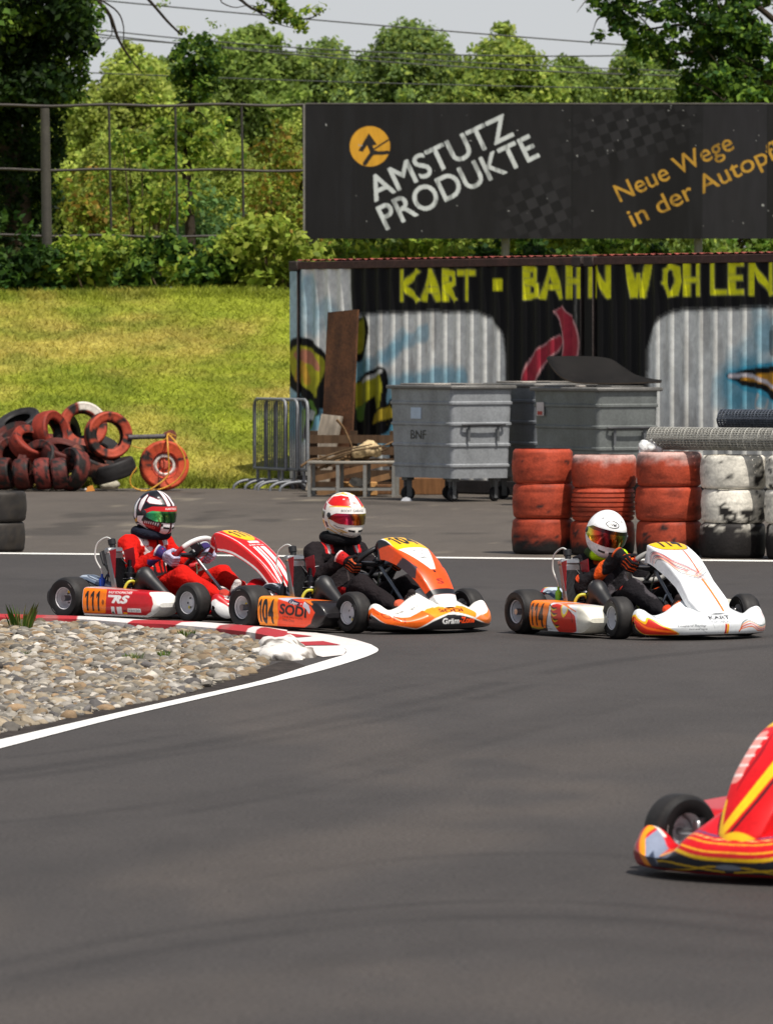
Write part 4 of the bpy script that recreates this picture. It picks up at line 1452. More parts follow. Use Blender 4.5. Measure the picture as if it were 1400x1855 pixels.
def wire_frame():
    D = SD + .02
    x0 = at(83, 500, D)[0]
    o = empty('fence_frame', (x0, D, 2.45))
    L = lambda px, py: at(px, py, D) - (x0, D, 2.45)
    mb = MB()
    p = np.array([L(82, 196), L(84, 320), L(87, 525)])
    mb.tube(smooth_path(p, 10), [.066, .068, .07, .07, .072, .072, .073, .074, .075, .076], s(76, 72, 65), 14)
    mb.build('post', M_STEEL, o, 60)
    for a, b, r in (((-260, 192), (551, 190), .023), ((-260, 306), (551, 309), .021), ((-260, 424), (545, 430), .02)):
        mb = MB()
        q = np.linspace(L(*a), L(*b), 24)
        q[:, 2] += .012 * np.sin(np.arange(24) * 1.1)
        mb.tube(q, r, s(62, 57, 52), 8)
        mb.build('rail', M_STEEL, o, 60)
    for x_ in (-200, -60, 198, 318, 438, 549):
        mb = MB()
        mb.tube([L(x_, 191), L(x_ + 2, 310), L(x_ + 4, 428 if x_ < 540 else 432)], .017, s(58, 54, 50), 8)
        mb.build('upright', M_STEEL, o, 60)
    return tag(o, 'tall grey pipe frame fence with one thick post left of the sign', 'fence')
wire_frame()

# =================================================================== steel waste bins
def bin_(org, rz, w, dp, label, h0=.27, h1=1.27, lid='flat', body_c=s(150, 153, 156), marks=None, wheels=True):
    """steel waste container; local x along its front, y to the back"""
    o = empty('waste_bin', (org[0], org[1], 0), rz)
    n = 26
    mb = MB()
    # tapered pressed-steel body with ribs
    zs = [h0, h0 + .03]
    ribs = [.14, .37, .606, .84]
    for r in ribs:
        zz = h0 + (h1 - h0) * r
        zs += [zz - .022, zz - .012, zz + .012, zz + .022]
    zs += [h1 - .012, h1]
    zs = np.array(sorted(zs))
    rows = []
    cv = marks
    def ring(z, out, res=40):
        t = (z - h0) / (h1 - h0)
        a, b = w / 2 * (.945 + .055 * t) + out, dp / 2 * (.93 + .07 * t) + out
        pts = []
        r = .05
        m = 14
        for (cx, cy, st) in ((a - r, -b + r, -90), (a - r, b - r, 0), (-a + r, b - r, 90), (-a + r, -b + r, 180)):
            for q in np.linspace(st, st + 90, 5):
                pts.append((cx + r * math.cos(RAD(q)), cy + r * math.sin(RAD(q)), z))
            # straight run to the next corner is filled below
        P = np.array(pts)
        out_ = []
        for i in range(len(P)):
            nx = P[(i + 1) % len(P)]
            dd = np.linalg.norm(nx - P[i])
            k = max(1, int(dd / .05))
            for q in range(k):
                out_.append(P[i] + (nx - P[i]) * q / k)
        return np.array(out_)
    k0 = None
    for z in zs:
        t = (z - h0) / (h1 - h0)
        rib = any(abs(z - (h0 + (h1 - h0) * r)) < .014 for r in ribs)
        rr = ring(z, .014 if rib else 0)
        if k0 is None:
            k0 = len(rr)
        if len(rr) != k0:      # keep the same count per row
            i = np.linspace(0, len(rr), k0, endpoint=False)
            rr = np.stack([np.interp(i, np.arange(len(rr) + 1), np.append(rr[:, c], rr[0, c])) for c in range(3)], 1)
        rows.append(rr)
    P = np.array(rows)
    C = np.tile(body_c, (P.shape[0] * P.shape[1], 1))
    Q = P.reshape(-1, 3)
    st = smooth(.5, .72, fbm(Q * (4, 4, .8), 15))[:, None]
    C = C * (1 - .3 * st) + s(80, 80, 80) * .3 * st
    mb.grid(P, C.reshape(P.shape), closed_v=True, flip=True)
    mb.add(P[0], [tuple(range(P.shape[1]))[::-1]], body_c * .6)
    mb.build('body', M_STEEL, o, 30)
    if lid == 'flat':
        mb = MB()
        mb.box((0, 0, h1 + .018), (w + .07, dp + .07, .045), s(112, 110, 106), bevel=.012)
        mb.box((-w * .16, 0, h1 + .05), (w * .55, dp * .8, .022), s(140, 134, 126), bevel=.01)
        mb.box((w * .3, dp * .1, h1 + .048), (.3, dp * .6, .018), s(92, 90, 86), bevel=.006)
        mb.build('lid', M_STEEL, o)
    for sx in (-1, 1):
        mb = MB()      # side handle: bar on two brackets
        xx = sx * (w / 2 * .985 + .05)
        zz = h0 + (h1 - h0) * .60
        mb.tube(smooth_path([(xx - sx * .05, -.26, zz), (xx, -.25, zz), (xx, .25, zz), (xx - sx * .05, .26, zz)], 14), .013, s(70, 70, 72), 8)
        for yy in (-.2, .2):
            mb.box((xx - sx * .02, yy, zz - .09), (.012, .03, .2), s(92, 94, 96))
        mb.build('handle', M_STEEL, o)
    if wheels:
        for sx in (-1, 1):
            for sy in (-1, 1):
                x, y = sx * w * .36, sy * dp * .34
                mb = MB()
                mb.lathe([(.03, -.022), (.07, -.022), (.082, -.016), (.082, .016), (.07, .022), (.03, .022)], s(30, 30, 32), 22, frame((x, y, .083), z=(1, .35 * sx, 0)))
                wh = mb.build('wheel', M_RUBBER, o)
                mb = MB()
                mb.box((x + .035, y, .14), (.008, .06, .2), s(104, 106, 108), rot=Matrix.Rotation(.35 * sx, 3, 'Z'))
                mb.box((x - .035, y, .14), (.008, .06, .2), s(104, 106, 108), rot=Matrix.Rotation(.35 * sx, 3, 'Z'))
                mb.box((x, y, .25), (.11, .1, .035), s(96, 98, 100))
                mb.build('fork', M_STEEL, wh)
    return tag(o, label, 'waste bin', 'steel waste bins in front of the containers'), w, dp

def decal(o, name, pts, thick, col, m=M_PLASTIC):
    mb = MB()
    mb.box(pts, thick, col)
    return mb.build(name, m, o)

# bin whose corner points at the track: left face in shade, right face in the sun
c = at(818, 900, 69.0)
th = RAD(-57)
W1 = 1.0
org = np.array([c[0], 69.75])
b1, w1, d1 = bin_(org, th, 1.30, .84, 'grey steel bin on castors with stencilled letters, left of the others', h0=.27, h1=1.29)
mb = MB()
yf = -.388
mb.box((-.10, yf - .028, 1.01), (.21, .006, .13), s(188, 204, 220))
mb.build('sticker', M_PLASTIC, b1)
def lettered(parent, body, x, y, z, h, col, m=M_PLASTIC, thick=.002, width=None):
    T = text_tris(body, .0)[3].copy()
    T = T * ((width / T[..., 0].max()) if width else h, h)
    n = len(T)
    mb = MB()
    V = np.stack([x + T[..., 0], np.full(T.shape[:2], y), z + T[..., 1]], -1).reshape(-1, 3)
    mb.add(V, np.arange(n * 3).reshape(-1, 3), col)
    return mb.build('lettering', m, parent, None)
lettered(b1, 'BNF', -.22, yf - .022, .715, .105, s(36, 36, 38), width=.32)

b2c = at(962, 880, 69.6)
b2, w2, d2 = bin_((b2c[0] + .12, 70.35), RAD(-57), 1.0, .82, 'dark grey steel bin squeezed between the stencilled bin and the open one', h0=.27, h1=1.31, body_c=s(116, 120, 124))
decal(b2, 'sticker', (-.26, -.425, 1.02), (.24, .006, .2), s(186, 190, 194))
b3c = at(1083, 880, 66.4)
b3, w3, d3 = bin_((at(1079, 880, 67.35)[0], 67.35), RAD(-57), 1.26, .82, 'grey steel bin under the curved dark sheet, behind the tyre stacks', h0=.27, h1=1.285, body_c=s(112, 116, 114), lid='flat')
decal(b3, 'sticker', (-.47, -.425, 1.08), (.14, .006, .15), s(200, 190, 186))
mb = MB()
mb.box((-.47, -.4305, 1.035), (.09, .004, .04), s(176, 52, 44))
mb.build('red_mark', M_PLASTIC, b3)

# curved rusty sheet lying across the bin
def curved_sheet():
    n, m = 70, 26
    x = np.linspace(-.60, .66, n)
    far = cat_path(x, [(-.60, .30), (-.2, .30), (.07, .275), (.22, .19), (.36, .10), (.52, .055), (.66, .035)])
    near = cat_path(x, [(-.60, .285), (-.55, .19), (-.46, .09), (-.34, .03), (-.2, .008), (.2, .004), (.66, .02)])
    v = np.linspace(0, 1, m)
    Z = near[:, None] + (far - near)[:, None] * (.30 * v + .70 * v ** 2.2) - .03 * np.sin(np.pi * v)[None] * np.interp(x, [-.6, -.3, .66], [.0, 1, .2])[:, None]
    Z = np.maximum(Z, .004)
    P = np.stack([np.repeat(x[:, None], m, 1), np.repeat((-.22 + .46 * v)[None], n, 0), Z], -1)
    mb = MB()
    dk = s(24, 22, 21)
    mb.grid(P, dk)
    mb.grid(P + (0, 0, -.014), dk, flip=True)
    for e in (P[:, 0], P[:, -1], P[0], P[-1]):
        mb.grid(np.stack([e, e + (0, 0, -.014)], 1), s(58, 50, 42))
    o = mb.build('curved_sheet', M_SHEET, None, 50, (at(1090, 700, 67.2)[0], 67.3, 1.368), (0, 0, RAD(-4)))
    tag(o, 'dark curved sheet lying on the lid of the bin behind the tyre stacks', 'sheet')
def cat_path(x, pts):
    p = np.array(pts)
    q = smooth_path(np.c_[p, 0 * p[:, 0]], 200)
    return np.interp(x, q[:, 0], q[:, 1])
M_SHEET = mat('dark_mat', .75, vary=.35, vscale=6, spec=.15, bump=.1)
curved_sheet()
# =================================================================== tyres: barrier stacks and the pile
def tyre_prof(R, w, r_in, bulge=.035, grooves=()):
    """closed cross-section of a tyre lying flat: (radius, height)"""
    h = w / 2
    pts = [(r_in, -h * .62), (r_in + .012, -h * .80), (R * .72 + r_in * .28, -h * .97), (R * .90, -h * 1.0), (R - .02, -h * .975), (R - .007, -h * .89), (R - .001, -h * .76), (R, -h * .6)]
    pts += [(R + bulge * .16, -h * .3), (R + bulge * .2, 0)]
    pts += [(r, -z) for r, z in pts[-2::-1]]
    body = pts
    if grooves:
        new = []
        for (r0, z0), (r1, z1) in zip(body[:-1], body[1:]):
            new.append((r0, z0))
            for g in sorted(grooves):
                if min(z0, z1) < g < max(z0, z1) and r0 > R * .93:
                    t = (g - z0) / (z1 - z0)
                    r = r0 + t * (r1 - r0)
                    new += [(r, g - .007), (r - .014, g - .005), (r - .014, g + .005), (r, g + .007)]
        new.append(body[-1])
        body = new
    inner = [(r_in + .0, h * .62), (r_in + .02, h * .5), (R - .03, h * .42), (R - .025, 0), (R - .03, -h * .42), (r_in + .02, -h * .5), (r_in, -h * .62)]
    return body + inner[1:]

def dense_prof(p, step=.02):
    out = [p[0]]
    for a, b in zip(p[:-1], p[1:]):
        a, b = np.array(a), np.array(b)
        n = max(1, int(np.linalg.norm(b - a) / step))
        for k in range(1, n + 1):
            out.append(tuple(a + (b - a) * k / n))
    return out

def painted(base, under, seed, worn=.35, low=None, white_top=False):
    """paint worn through to rubber in patches"""
    def f(V):
        a = np.arctan2(V[:, 1], V[:, 0])
        Q = np.c_[np.cos(a) * 2.6, np.sin(a) * 2.6, V[:, 2] * 16]
        n = fbm(Q * 1.3, seed, 4)
        C = np.tile(base, (len(V), 1)) * (1 + .25 * (fbm(Q * .7, seed + 3) - .5))[:, None]
        if white_top:
            q = smooth(.3, 1.0, V[:, 2] / .13 + 1.2 * (n - .5))[:, None]
            C = C * (1 - .6 * q) + s(210, 196, 188) * .6 * q
        th = 1 - worn
        w = smooth(th - .03, th + .03, n)[:, None]
        if low is not None:
            w = np.maximum(w, smooth(low + .05, low - .05, V[:, 2] + .16 * (n - .5))[:, None])
        rr = np.hypot(V[:, 0], V[:, 1])
        R = rr.max()
        hh = np.abs(V[:, 2]).max()
        inside = (rr < R * .86) & (np.abs(V[:, 2]) < hh * .6)
        w = np.maximum(w, inside[:, None] * 1.0)
        g = smooth(.45, .75, fbm(Q * (.8, .8, 2.2), seed + 21, 4))[:, None]
        C = C * (1 - .45 * g)
        return C * (1 - w) + under * w * (.8 + .4 * n[:, None])
    return f
def two_tone(base, seed, worn):
    f = painted(base, RUB, seed, worn)
    def g(V):
        C = f(V)
        a = np.degrees(np.arctan2(V[:, 1], V[:, 0]))
        rr = np.hypot(V[:, 0], V[:, 1])
        w = (a > 20) & (a < 100) & (rr > .2)
        C[w] = s(206, 198, 186)
        return C
    return g
RUB = s(34, 31, 30)
RED_, WHT_ = s(172, 70, 46), s(226, 220, 206)
tyre_meshes = {}
def tyre_obj(name, R, w, r_in, colf, loc, rot=(0, 0, 0), grooves=(), m=None, segs=56, squash=0.0, seed=0):
    mb = MB()
    mb.lathe(dense_prof(tyre_prof(R, w, r_in, grooves=grooves)), segs=segs, colf=colf)
    if squash:
        V = mb.v[0]
        a = np.arctan2(V[:, 1], V[:, 0])
        mb.v[0] = V * (1 + squash * np.cos(2 * a + seed))[:, None] ** np.array([1, 1, 0])
    return mb.build(name, m or M_PTYRE, None, 45, loc, rot)

stackx = [985, 1095, 1213, 1330, 1450, 1570]
basey = [1005, 1007, 1009.5, 1012, 1014.5, 1017]
labs_c = ['red', 'red', 'red', 'white', 'white', 'white']
which = ['first stack of tyres from the left', 'second stack of tyres from the left', 'third stack of tyres, left of the white ones', 'first white stack, behind the white kart nose', 'last white stack cut by the right edge', 'outermost']
hts = [.302, .287, .297, .290, .292, .29]
lv = ['bottom', 'middle', 'top']
STK = []
for i in range(5):
    g = ground(stackx[i], basey[i])
    cx, cy = g[0], g[1] + .24
    z = 0
    R = [.262, .272, .278, .275, .275][i]
    for k in range(3):
        h = hts[i] * (1.02 if k == 0 else .99)
        red = labs_c[i] == 'red'
        base = RED_ if red else WHT_
        low = None
        worn = .24 if red else .36
        if k == 0:
            low = -.03 if red else .08
            worn = .3 if red else .5
        wt = (i == 1 and k == 2) or (i == 2 and k == 2)
        col = painted(base * (.95 if k else .8), RUB, 100 + i * 10 + k, worn, low, wt)
        jx, jy = rng.normal(0, .006, 2)
        gr = tuple(np.linspace(-.1, .1, 6)) if (i, k) == (1, 1) else ()
        lab = {2: 'topmost', 1: 'middle', 0: 'lowest'}[k] + (' ribbed' if gr else '') + ' %s painted tyre of the %s' % (labs_c[i], which[i])
        o = tyre_obj('barrier_tyre', R * (1 + .012 * math.sin(i * 3 + k * 2)), h - .004, R * .72 if k == 2 else R * .6, col, (cx + jx, cy + jy, z + h / 2), (0, 0, i + k * 1.7), gr)
        tag(o, lab, 'tyre', 'painted tyres of the trackside barrier')
        z += h
    STK.append((cx, cy, z))
# two black tyres at the left edge
for k, (lab, R) in enumerate((('lower black tyre of the two stacked at the left edge by the far line', .262), ('upper black tyre of the two stacked at the left edge by the far line', .275))):
    g = ground(-14, 1001)
    tag(tyre_obj('black_tyre', R, .262, .17, painted(s(52, 47, 42), s(40, 37, 35), 5 + k, .5), (g[0], g[1] + .26, .131 + .264 * k), (0, 0, k), m=M_RUBBER), lab, 'tyre', 'black tyres stacked at the left edge')

# heap of old tyres on the verge
def pile():
    D0 = 75.0
    def put(px, py, d, R, w, face, colf, label, m=None, r_in=None, grooves=()):
        """tyre seen centred at a spot, axle pointing along face"""
        p = at(px, py, d)
        q = Vector(face).to_track_quat('Z', 'Y').to_euler()
        o = tyre_obj('old_tyre', R, w * 1.12, r_in or R * .58, colf, p, q, m=m or M_PTYRE, segs=44, grooves=grooves)
        return tag(o, label, 'tyre', 'old tyres heaped on the verge')
    r1, r2, dk = s(136, 50, 36), s(82, 36, 30), s(40, 38, 38)
    P_ = lambda c, w, sd: painted(c, RUB, sd, w)
    put(35, 770, 75.6, .29, .19, (-.35, -.45, 1.0), P_(dk, .3, 1), 'plain black tyre on top of the heap at its left end', M_RUBBER)
    put(150, 772, 75.3, .30, .17, (.25, -1, .28), two_tone(s(160, 66, 46), 2, .42), 'upright tyre with red and white paint on top of the heap')
    put(196, 789, 74.6, .295, .17, (.42, -1, .12), painted(s(168, 70, 48), RUB, 3, .46), 'upright tyre with a bright red rim facing the track, at the heap top')
    put(92, 785, 75.0, .28, .19, (.9, -.55, .25), P_(r1, .35, 4), 'red tyre tilted left of the black upright one in the heap')
    put(122, 792, 75.4, .27, .18, (1, -.3, .1), P_(dk, .4, 5), 'black tyre seen edge on behind the red rimmed tyre', M_RUBBER)
    put(58, 806, 74.7, .28, .19, (.5, -.6, .9), P_(r1, .32, 6), 'bright red tyre sloping down in the middle of the heap')
    put(24, 800, 75.2, .28, .19, (-.4, -.6, .8), P_(r2, .4, 7), 'dull red tyre below the plain black one in the heap')
    put(115, 822, 74.5, .27, .18, (.3, -.4, 1), P_(r2, .35, 8), 'dark red tyre lying in the middle of the heap under the upright ones')
    put(165, 838, 74.4, .29, .19, (.5, -.25, 1.0), P_(s(120, 70, 58), .55, 9), 'worn black and red tyre lying under the red rimmed tyre')
    put(205, 852, 74.35, .28, .19, (-.3, -.1, 1), P_(dk, .3, 10), 'black tyre lying flat at the right foot of the heap', M_RUBBER)
    put(20, 833, 74.8, .28, .19, (.7, -.9, .5), P_(r2, .4, 11), 'dark red tyre at the left of the heap, second row from the ground')
    put(70, 836, 74.4, .27, .19, (-.5, -.8, .6), P_(r2, .45, 12), 'dark red tyre with worn tread in the lower middle of the heap')
    put(130, 850, 74.2, .26, .19, (-.8, -.6, .3), P_(s(108, 50, 44), .5, 13), 'brownish tyre at the foot of the heap beside the light stone')
    for k, (x, c, lab) in enumerate(((8, r2, 'small red brown tyre on edge at the left foot of the heap'), (42, r2, 'second tyre on edge along the foot of the heap from the left'), (78, s(116, 50, 44), 'third tyre on edge along the foot of the heap from the left'), (108, s(92, 44, 40), 'fourth tyre on edge along the foot of the heap from the left'))):
        put(x, 858, 74.1, .19, .17, (1.0, -.25 + .1 * k, .12), P_(c, .45, 20 + k), lab)
    put(-30, 810, 75.0, .29, .2, (.3, -.5, .9), P_(r2, .4, 30), 'dull red tyre at the left end of the heap, cut by the frame')
    put(-40, 850, 74.6, .29, .2, (.2, -.5, .9), P_(dk, .4, 31), 'black tyre at the bottom left end of the heap', M_RUBBER)
    for k, (x, y, d, f, c, lab) in enumerate(((60, 845, 75.3, (.2, -.3, 1), dk, 'dark tyre buried at the back of the heap behind the row on edge'), (120, 835, 75.4, (-.3, -.2, 1), dk, 'dark tyre buried at the back of the heap under the upright pair'), (175, 820, 75.5, (.2, -.5, .9), dk, 'dark tyre wedged behind the red rimmed tyre'), (90, 815, 75.6, (.1, -.4, 1), r2, 'dark red tyre buried at the back middle of the heap'), (10, 850, 75.4, (.1, -.3, 1), dk, 'dark tyre buried at the back left of the heap'), (40, 815, 75.2, (-.2, -.9, .3), r2, 'dark red tyre standing behind the bright red sloping one'))):
        put(x, y, d, .29, .2, f, P_(c, .45, 60 + k), lab, r_in=.12)
    # big painted wheel standing beside the heap
    p = at(297, 843, 74.3)
    o = empty('old_wheel', p)
    q = Vector((.22, -1, .1)).to_track_quat('Z', 'Y').to_euler()
    o.rotation_euler = q
    mb = MB()
    mb.lathe(dense_prof(tyre_prof(.30, .2, .16)), segs=60, colf=painted(s(190, 76, 46), RUB, 41, .4))
    mb.build('tyre', M_PTYRE, o, 45)
    mb = MB()
    mb.lathe([(.165, .05), (.172, .075), (.165, .085), (.15, .06), (.14, .03)], s(176, 66, 48), 44)
    mb.lathe([(.14, .03), (.125, .05), (.115, .055), (.10, .05)], s(214, 206, 198), 44)
    mb.lathe([(.10, .05), (.09, .035), (.07, .03), (.055, .045), (.045, .06), (0, .062)], s(186, 80, 58), 44)
    for k in range(5):
        a = k * 1.2566
        mb.lathe([(.012, .03), (.012, .046), (0, .046)], s(60, 50, 46), 8, frame((.072 * math.cos(a), .072 * math.sin(a), 0), z=(0, 0, 1)))
    mb.build('rim', M_RUST, o, 35)
    tag(o, 'big orange red painted wheel with its rim, standing right of the heap', 'wheel')
    # steel axle with a fitting, lying on the heap and the wheel
    a, b = at(232, 792, 74.6), at(306, 790, 74.75)
    o = empty('steel_axle', a)
    mb = MB()
    mb.tube([(0, 0, 0), tuple(b - a)], .03, s(86, 82, 84), 14)
    mb.build('tube', M_RUST, o, 50)
    mb = MB()
    mb.lathe([(.0, -.07), (.05, -.07), (.062, -.05), (.062, .03), (.075, .035), (.075, .06), (.0, .06)], s(120, 66, 52), 20, frame(b - a, z=(.6, -.8, .1)))
    mb.build('hub', M_RUST, o, 40)
    tag(o, 'grey steel axle tube with rusty hub lying on the tyre heap', 'axle')
    # yellow strap looped over the hub
    L = lambda px, py, dd=0.0: at(px, py, 74.0 + dd)
    mb = MB()
    mb.tube(smooth_path([L(318, 790, .5), L(304, 786, .2), L(304, 810), L(306, 850), L(300, 866), L(275, 885, -.05), L(262, 889), L(240, 882), L(236, 866), L(248, 846)], 60), .009, s(206, 150, 50), 6)
    mb.tube(smooth_path([L(304, 786, .2), L(318, 800, 0), L(333, 826), L(334, 850), L(318, 872), L(290, 886), L(255, 889)], 50), .009, s(206, 150, 50), 6)
    mb.tube(smooth_path([L(312, 788, .3), L(290, 800, .3), L(262, 812, .4), L(240, 808, .5)], 30), .007, s(196, 150, 60), 6)
    tag(mb.build('yellow_strap', M_PLASTIC, None, 60), 'orange yellow strap looped over the axle hub and painted wheel', 'strap')
    # stones and scraps at the foot of the heap
    for k, (px, py, sx, sz, c, lab) in enumerate(((198, 884, .13, .11, s(176, 170, 152), 'pale squared stone at the right foot of the tyre heap'), (95, 889, .07, .04, s(196, 182, 160), 'small pale stone at the foot of the heap, left of the orange scrap'), (150, 888, .06, .04, s(190, 184, 176), 'small white stone at the foot of the heap, right of centre'))):
        g = ground(px, py + 2)
        V, F = body_surface([((-sx * .5, 0, sz * .4), (sx * .5, 0, sz * .45), sz * .5, sz * .55)], .012, .02, noise=lambda G: (fbm(G * 16, k) - .5) * .03)
        mb = MB()
        mb.add(V, F[:, ::-1], c)
        tag(mb.build('stone', M_STONE, None, 60, (g[0], max(g[1], 74.2), 0)), lab, 'stone')
    g = ground(170, 887)
    mb = MB()
    mb.poly([(-.05, 0), (.06, .01), (.03, .08), (-.03, .06)], .02, 1, s(216, 140, 60))
    tag(mb.build('orange_scrap', M_PLASTIC, None, 40, (g[0], 74.0, 0)), 'small orange scrap at the foot of the tyre heap', 'scrap')
pile()

# =================================================================== mesh rolls and bag on the tyre barrier
def mesh_roll(a, b, R, turns, label, col):
    a, b = np.array(a), np.array(b)
    L = np.linalg.norm(b - a)
    o = empty('mesh_roll', a)
    u = (b - a) / L
    v = np.array([0, 0, 1.0])
    w = np.cross(u, v)
    mb = MB()
    nr = 26
    th = np.linspace(0, turns * 2 * math.pi, int(turns * nr))
    rr = R * (.72 + .28 * th / th[-1])
    for x in np.arange(0, L, .034):
        jig = 1 + .02 * math.sin(x * 40)
        P = u * x + (np.cos(th) * rr * jig)[:, None] * w + (np.sin(th) * rr * jig)[:, None] * v
        mb.tube(P, .0045, col * (1 + .25 * math.sin(x * 91)), 4, caps=False)
    for k in range(0, len(th), 1):
        c, s_ = math.cos(th[k]) * rr[k], math.sin(th[k]) * rr[k]
        mb.tube([c * w + s_ * v, u * L + c * w + s_ * v], .004, col, 4, caps=False)
    mb.build('wire', M_STEEL, o, None)
    return tag(o, label, 'mesh roll', 'rolls of wire mesh')
zt = max(q[2] for q in STK)
d0, d1 = STK[2], STK[4]
A_ = at(1182, 804, STK[2][1] + .06)
B_ = at(1560, 801, STK[4][1] - .55)
A_[2] = B_[2] = zt + .102
mesh_roll(A_, B_, .10, 2.0, 'long grey roll of wire mesh lying across the tops of the tyre stacks', s(160, 158, 150))
A2, B2 = at(1308, 772, STK[3][1] + .34), at(1560, 766, STK[4][1] - .2)
A2[2] = B2[2] = zt + .102 + .165
mesh_roll(A2, B2, .085, 2.0, 'shorter dark roll of wire mesh lying above the long one at right', s(76, 82, 92))
# the dark roll rests between the long roll and a hidden one behind
A3, B3 = A_ + (.9, .44, -.002), B_ + (0, .44, -.002)
A3[0] = A2[0]
V, F = body_surface([((-.07, 0, .05), (.07, 0, .05), .05, .045), ((0, 0, .06), (.02, 0, .115), .05, .03), ((-.05, .03, .07), (-.06, 0, .1), .035, .02)], .009, .02, noise=lambda G: (fbm(G * 28, 3) - .5) * .045)
mb = MB()
mb.add(V, F[:, ::-1], s(206, 206, 204))
bx = at(1166, 812, STK[2][1])
tag(mb.build('plastic_bag', M_PLASTIC, None, 70, (bx[0] + .06, STK[2][1] - .02, STK[2][2] - .02)), 'crumpled white plastic bag at the left end of the long mesh roll', 'plastic bag')

# =================================================================== crowd barriers, boards, bench, scrap wood by the container
def crowd_barrier(px, d, rz, label, lean=0.0):
    o = empty('crowd_barrier', (at(px, 890, d)[0], d, 0), rz)
    W, H = 1.1, 1.12
    mb = MB()
    r = .019
    c = s(128, 130, 132)
    z0 = .26
    P = [(-W / 2, 0, z0), (-W / 2, 0, H - .1), (-W / 2 + .03, 0, H - .03), (-W / 2 + .1, 0, H), (W / 2 - .1, 0, H), (W / 2 - .03, 0, H - .03), (W / 2, 0, H - .1), (W / 2, 0, z0)]
    mb.tube(P, r, c, 10)
    mb.tube([(-W / 2, 0, z0), (W / 2, 0, z0)], r, c, 10)
    mb.build('frame', M_STEEL, o, 50)
    mb = MB()
    for x in np.linspace(-W / 2, W / 2, 17)[1:-1]:
        mb.tube([(x, 0, z0), (x, 0, H)], .0065, s(104, 106, 110), 6)
    mb.build('bars', M_STEEL, o, 60)
    for x in (-W / 2 + .12, W / 2 - .12):
        mb = MB()
        mb.tube(smooth_path([(x, 0, z0), (x, 0, .12)], 4), r, c, 8)
        mb.tube(smooth_path([(x, -.32, .0), (x, -.30, .05), (x, -.2, .1), (x, 0, .115), (x, .2, .1), (x, .30, .05), (x, .32, .0)], 26), r, s(112, 114, 118), 8)
        mb.build('foot', M_STEEL, o, 50)
    return tag(o, label, 'crowd barrier', 'crowd barriers leaning together')
bz = RAD(-68)
crowd_barrier(489, 75.0, bz, 'left crowd barrier of the three nested ones by the container')
crowd_barrier(510, 74.75, bz, 'middle crowd barrier of the three nested ones by the container')
crowd_barrier(528, 74.55, bz, 'right crowd barrier of the three, nearest the container')

def plank(name, a, b, w, t, face, col, label, cat, m=None, seed=0):
    """board from foot a to top b"""
    a, b = np.array(a), np.array(b)
    z = (b - a) / np.linalg.norm(b - a)
    f = np.array(face, float)
    f -= z * (f @ z)
    f /= np.linalg.norm(f)
    x = np.cross(f, z)
    L = np.linalg.norm(b - a)
    n, k = 24, 10
    R = np.stack([x, f, z], 1)
    mb = MB()
    U, Z = np.meshgrid(np.linspace(-w / 2, w / 2, k), np.linspace(0, L, n), indexing='ij')
    def face_(y):
        P = np.stack([U, y + 0 * U, Z], -1).reshape(-1, 3)
        C = np.tile(col, (len(P), 1)) * (1 + .7 * (fbm(P * (26, 1, 2.2), seed) - .5))[:, None] * (1 - .35 * smooth(.55, .75, fbm(P * (4, 1, 1.4), seed + 5)))[:, None]
        return P @ R.T + a, C
    for y, fl in ((t / 2, False), (-t / 2, True)):
        P, C = face_(y)
        mb.grid(P.reshape(k, n, 3), C.reshape(k, n, 3), flip=fl)
    for xx, yy, ww, tt in ((-w / 2, 0, 0, 1), (w / 2, 0, 0, 1)):
        q = np.array([[[xx, -t / 2, 0], [xx, -t / 2, L]], [[xx, t / 2, 0], [xx, t / 2, L]]]) @ R.T + a
        mb.grid(q, col * .8)
    for zz in (0, L):
        q = np.array([[[-w / 2, -t / 2, zz], [w / 2, -t / 2, zz]], [[-w / 2, t / 2, zz], [w / 2, t / 2, zz]]]) @ R.T + a
        mb.grid(q, col * .8)
    return tag(mb.build(name, m or M_WOOD, None, 30), label, cat)
wn = (-CB[0], -CB[1], .1)
f0, t0 = at(607, 845, 74.1), at(622, 563, 74.35)
f0[2] = .03
plank('leaning_board', f0, t0, .58, .03, wn, s(98, 62, 36), 'tall dark brown board leaning against the graffiti container', 'board', M_RUST, 3)
f1, t1 = at(573, 888, 74.0), at(602, 752, 74.15)
f1[2] = .0
plank('light_plank', f1, t1, .30, .03, (-.5, -.8, .1), s(158, 146, 130), 'pale grey plank leaning at the foot of the brown board', 'plank', None, 8)

def bench():
    g = ground(640, 900)
    o = empty('steel_frame_table', (g[0], 71.7, 0), RAD(-6))
    mb = MB()
    c = s(136, 134, 128)
    mb.box((0, 0, .405), (1.05, .5, .03), s(150, 144, 132), bevel=.006)
    mb.build('table_top', M_STEEL, o)
    for x in (-.5, -.16, .16, .5):
        for y in (-.22, .22):
            mb = MB()
            mb.box((x, y, .19), (.04, .04, .38), c)
            mb.build('leg', M_STEEL, o)
    for y in (-.22, .22):
        for x in (-.33, 0, .33):
            mb = MB()
            mb.box((x, y, .09), (.28, .03, .03), c)
            mb.build('stretcher', M_STEEL, o)
    return tag(o, 'low grey steel frame table left of the stencilled bin', 'table')
bench()

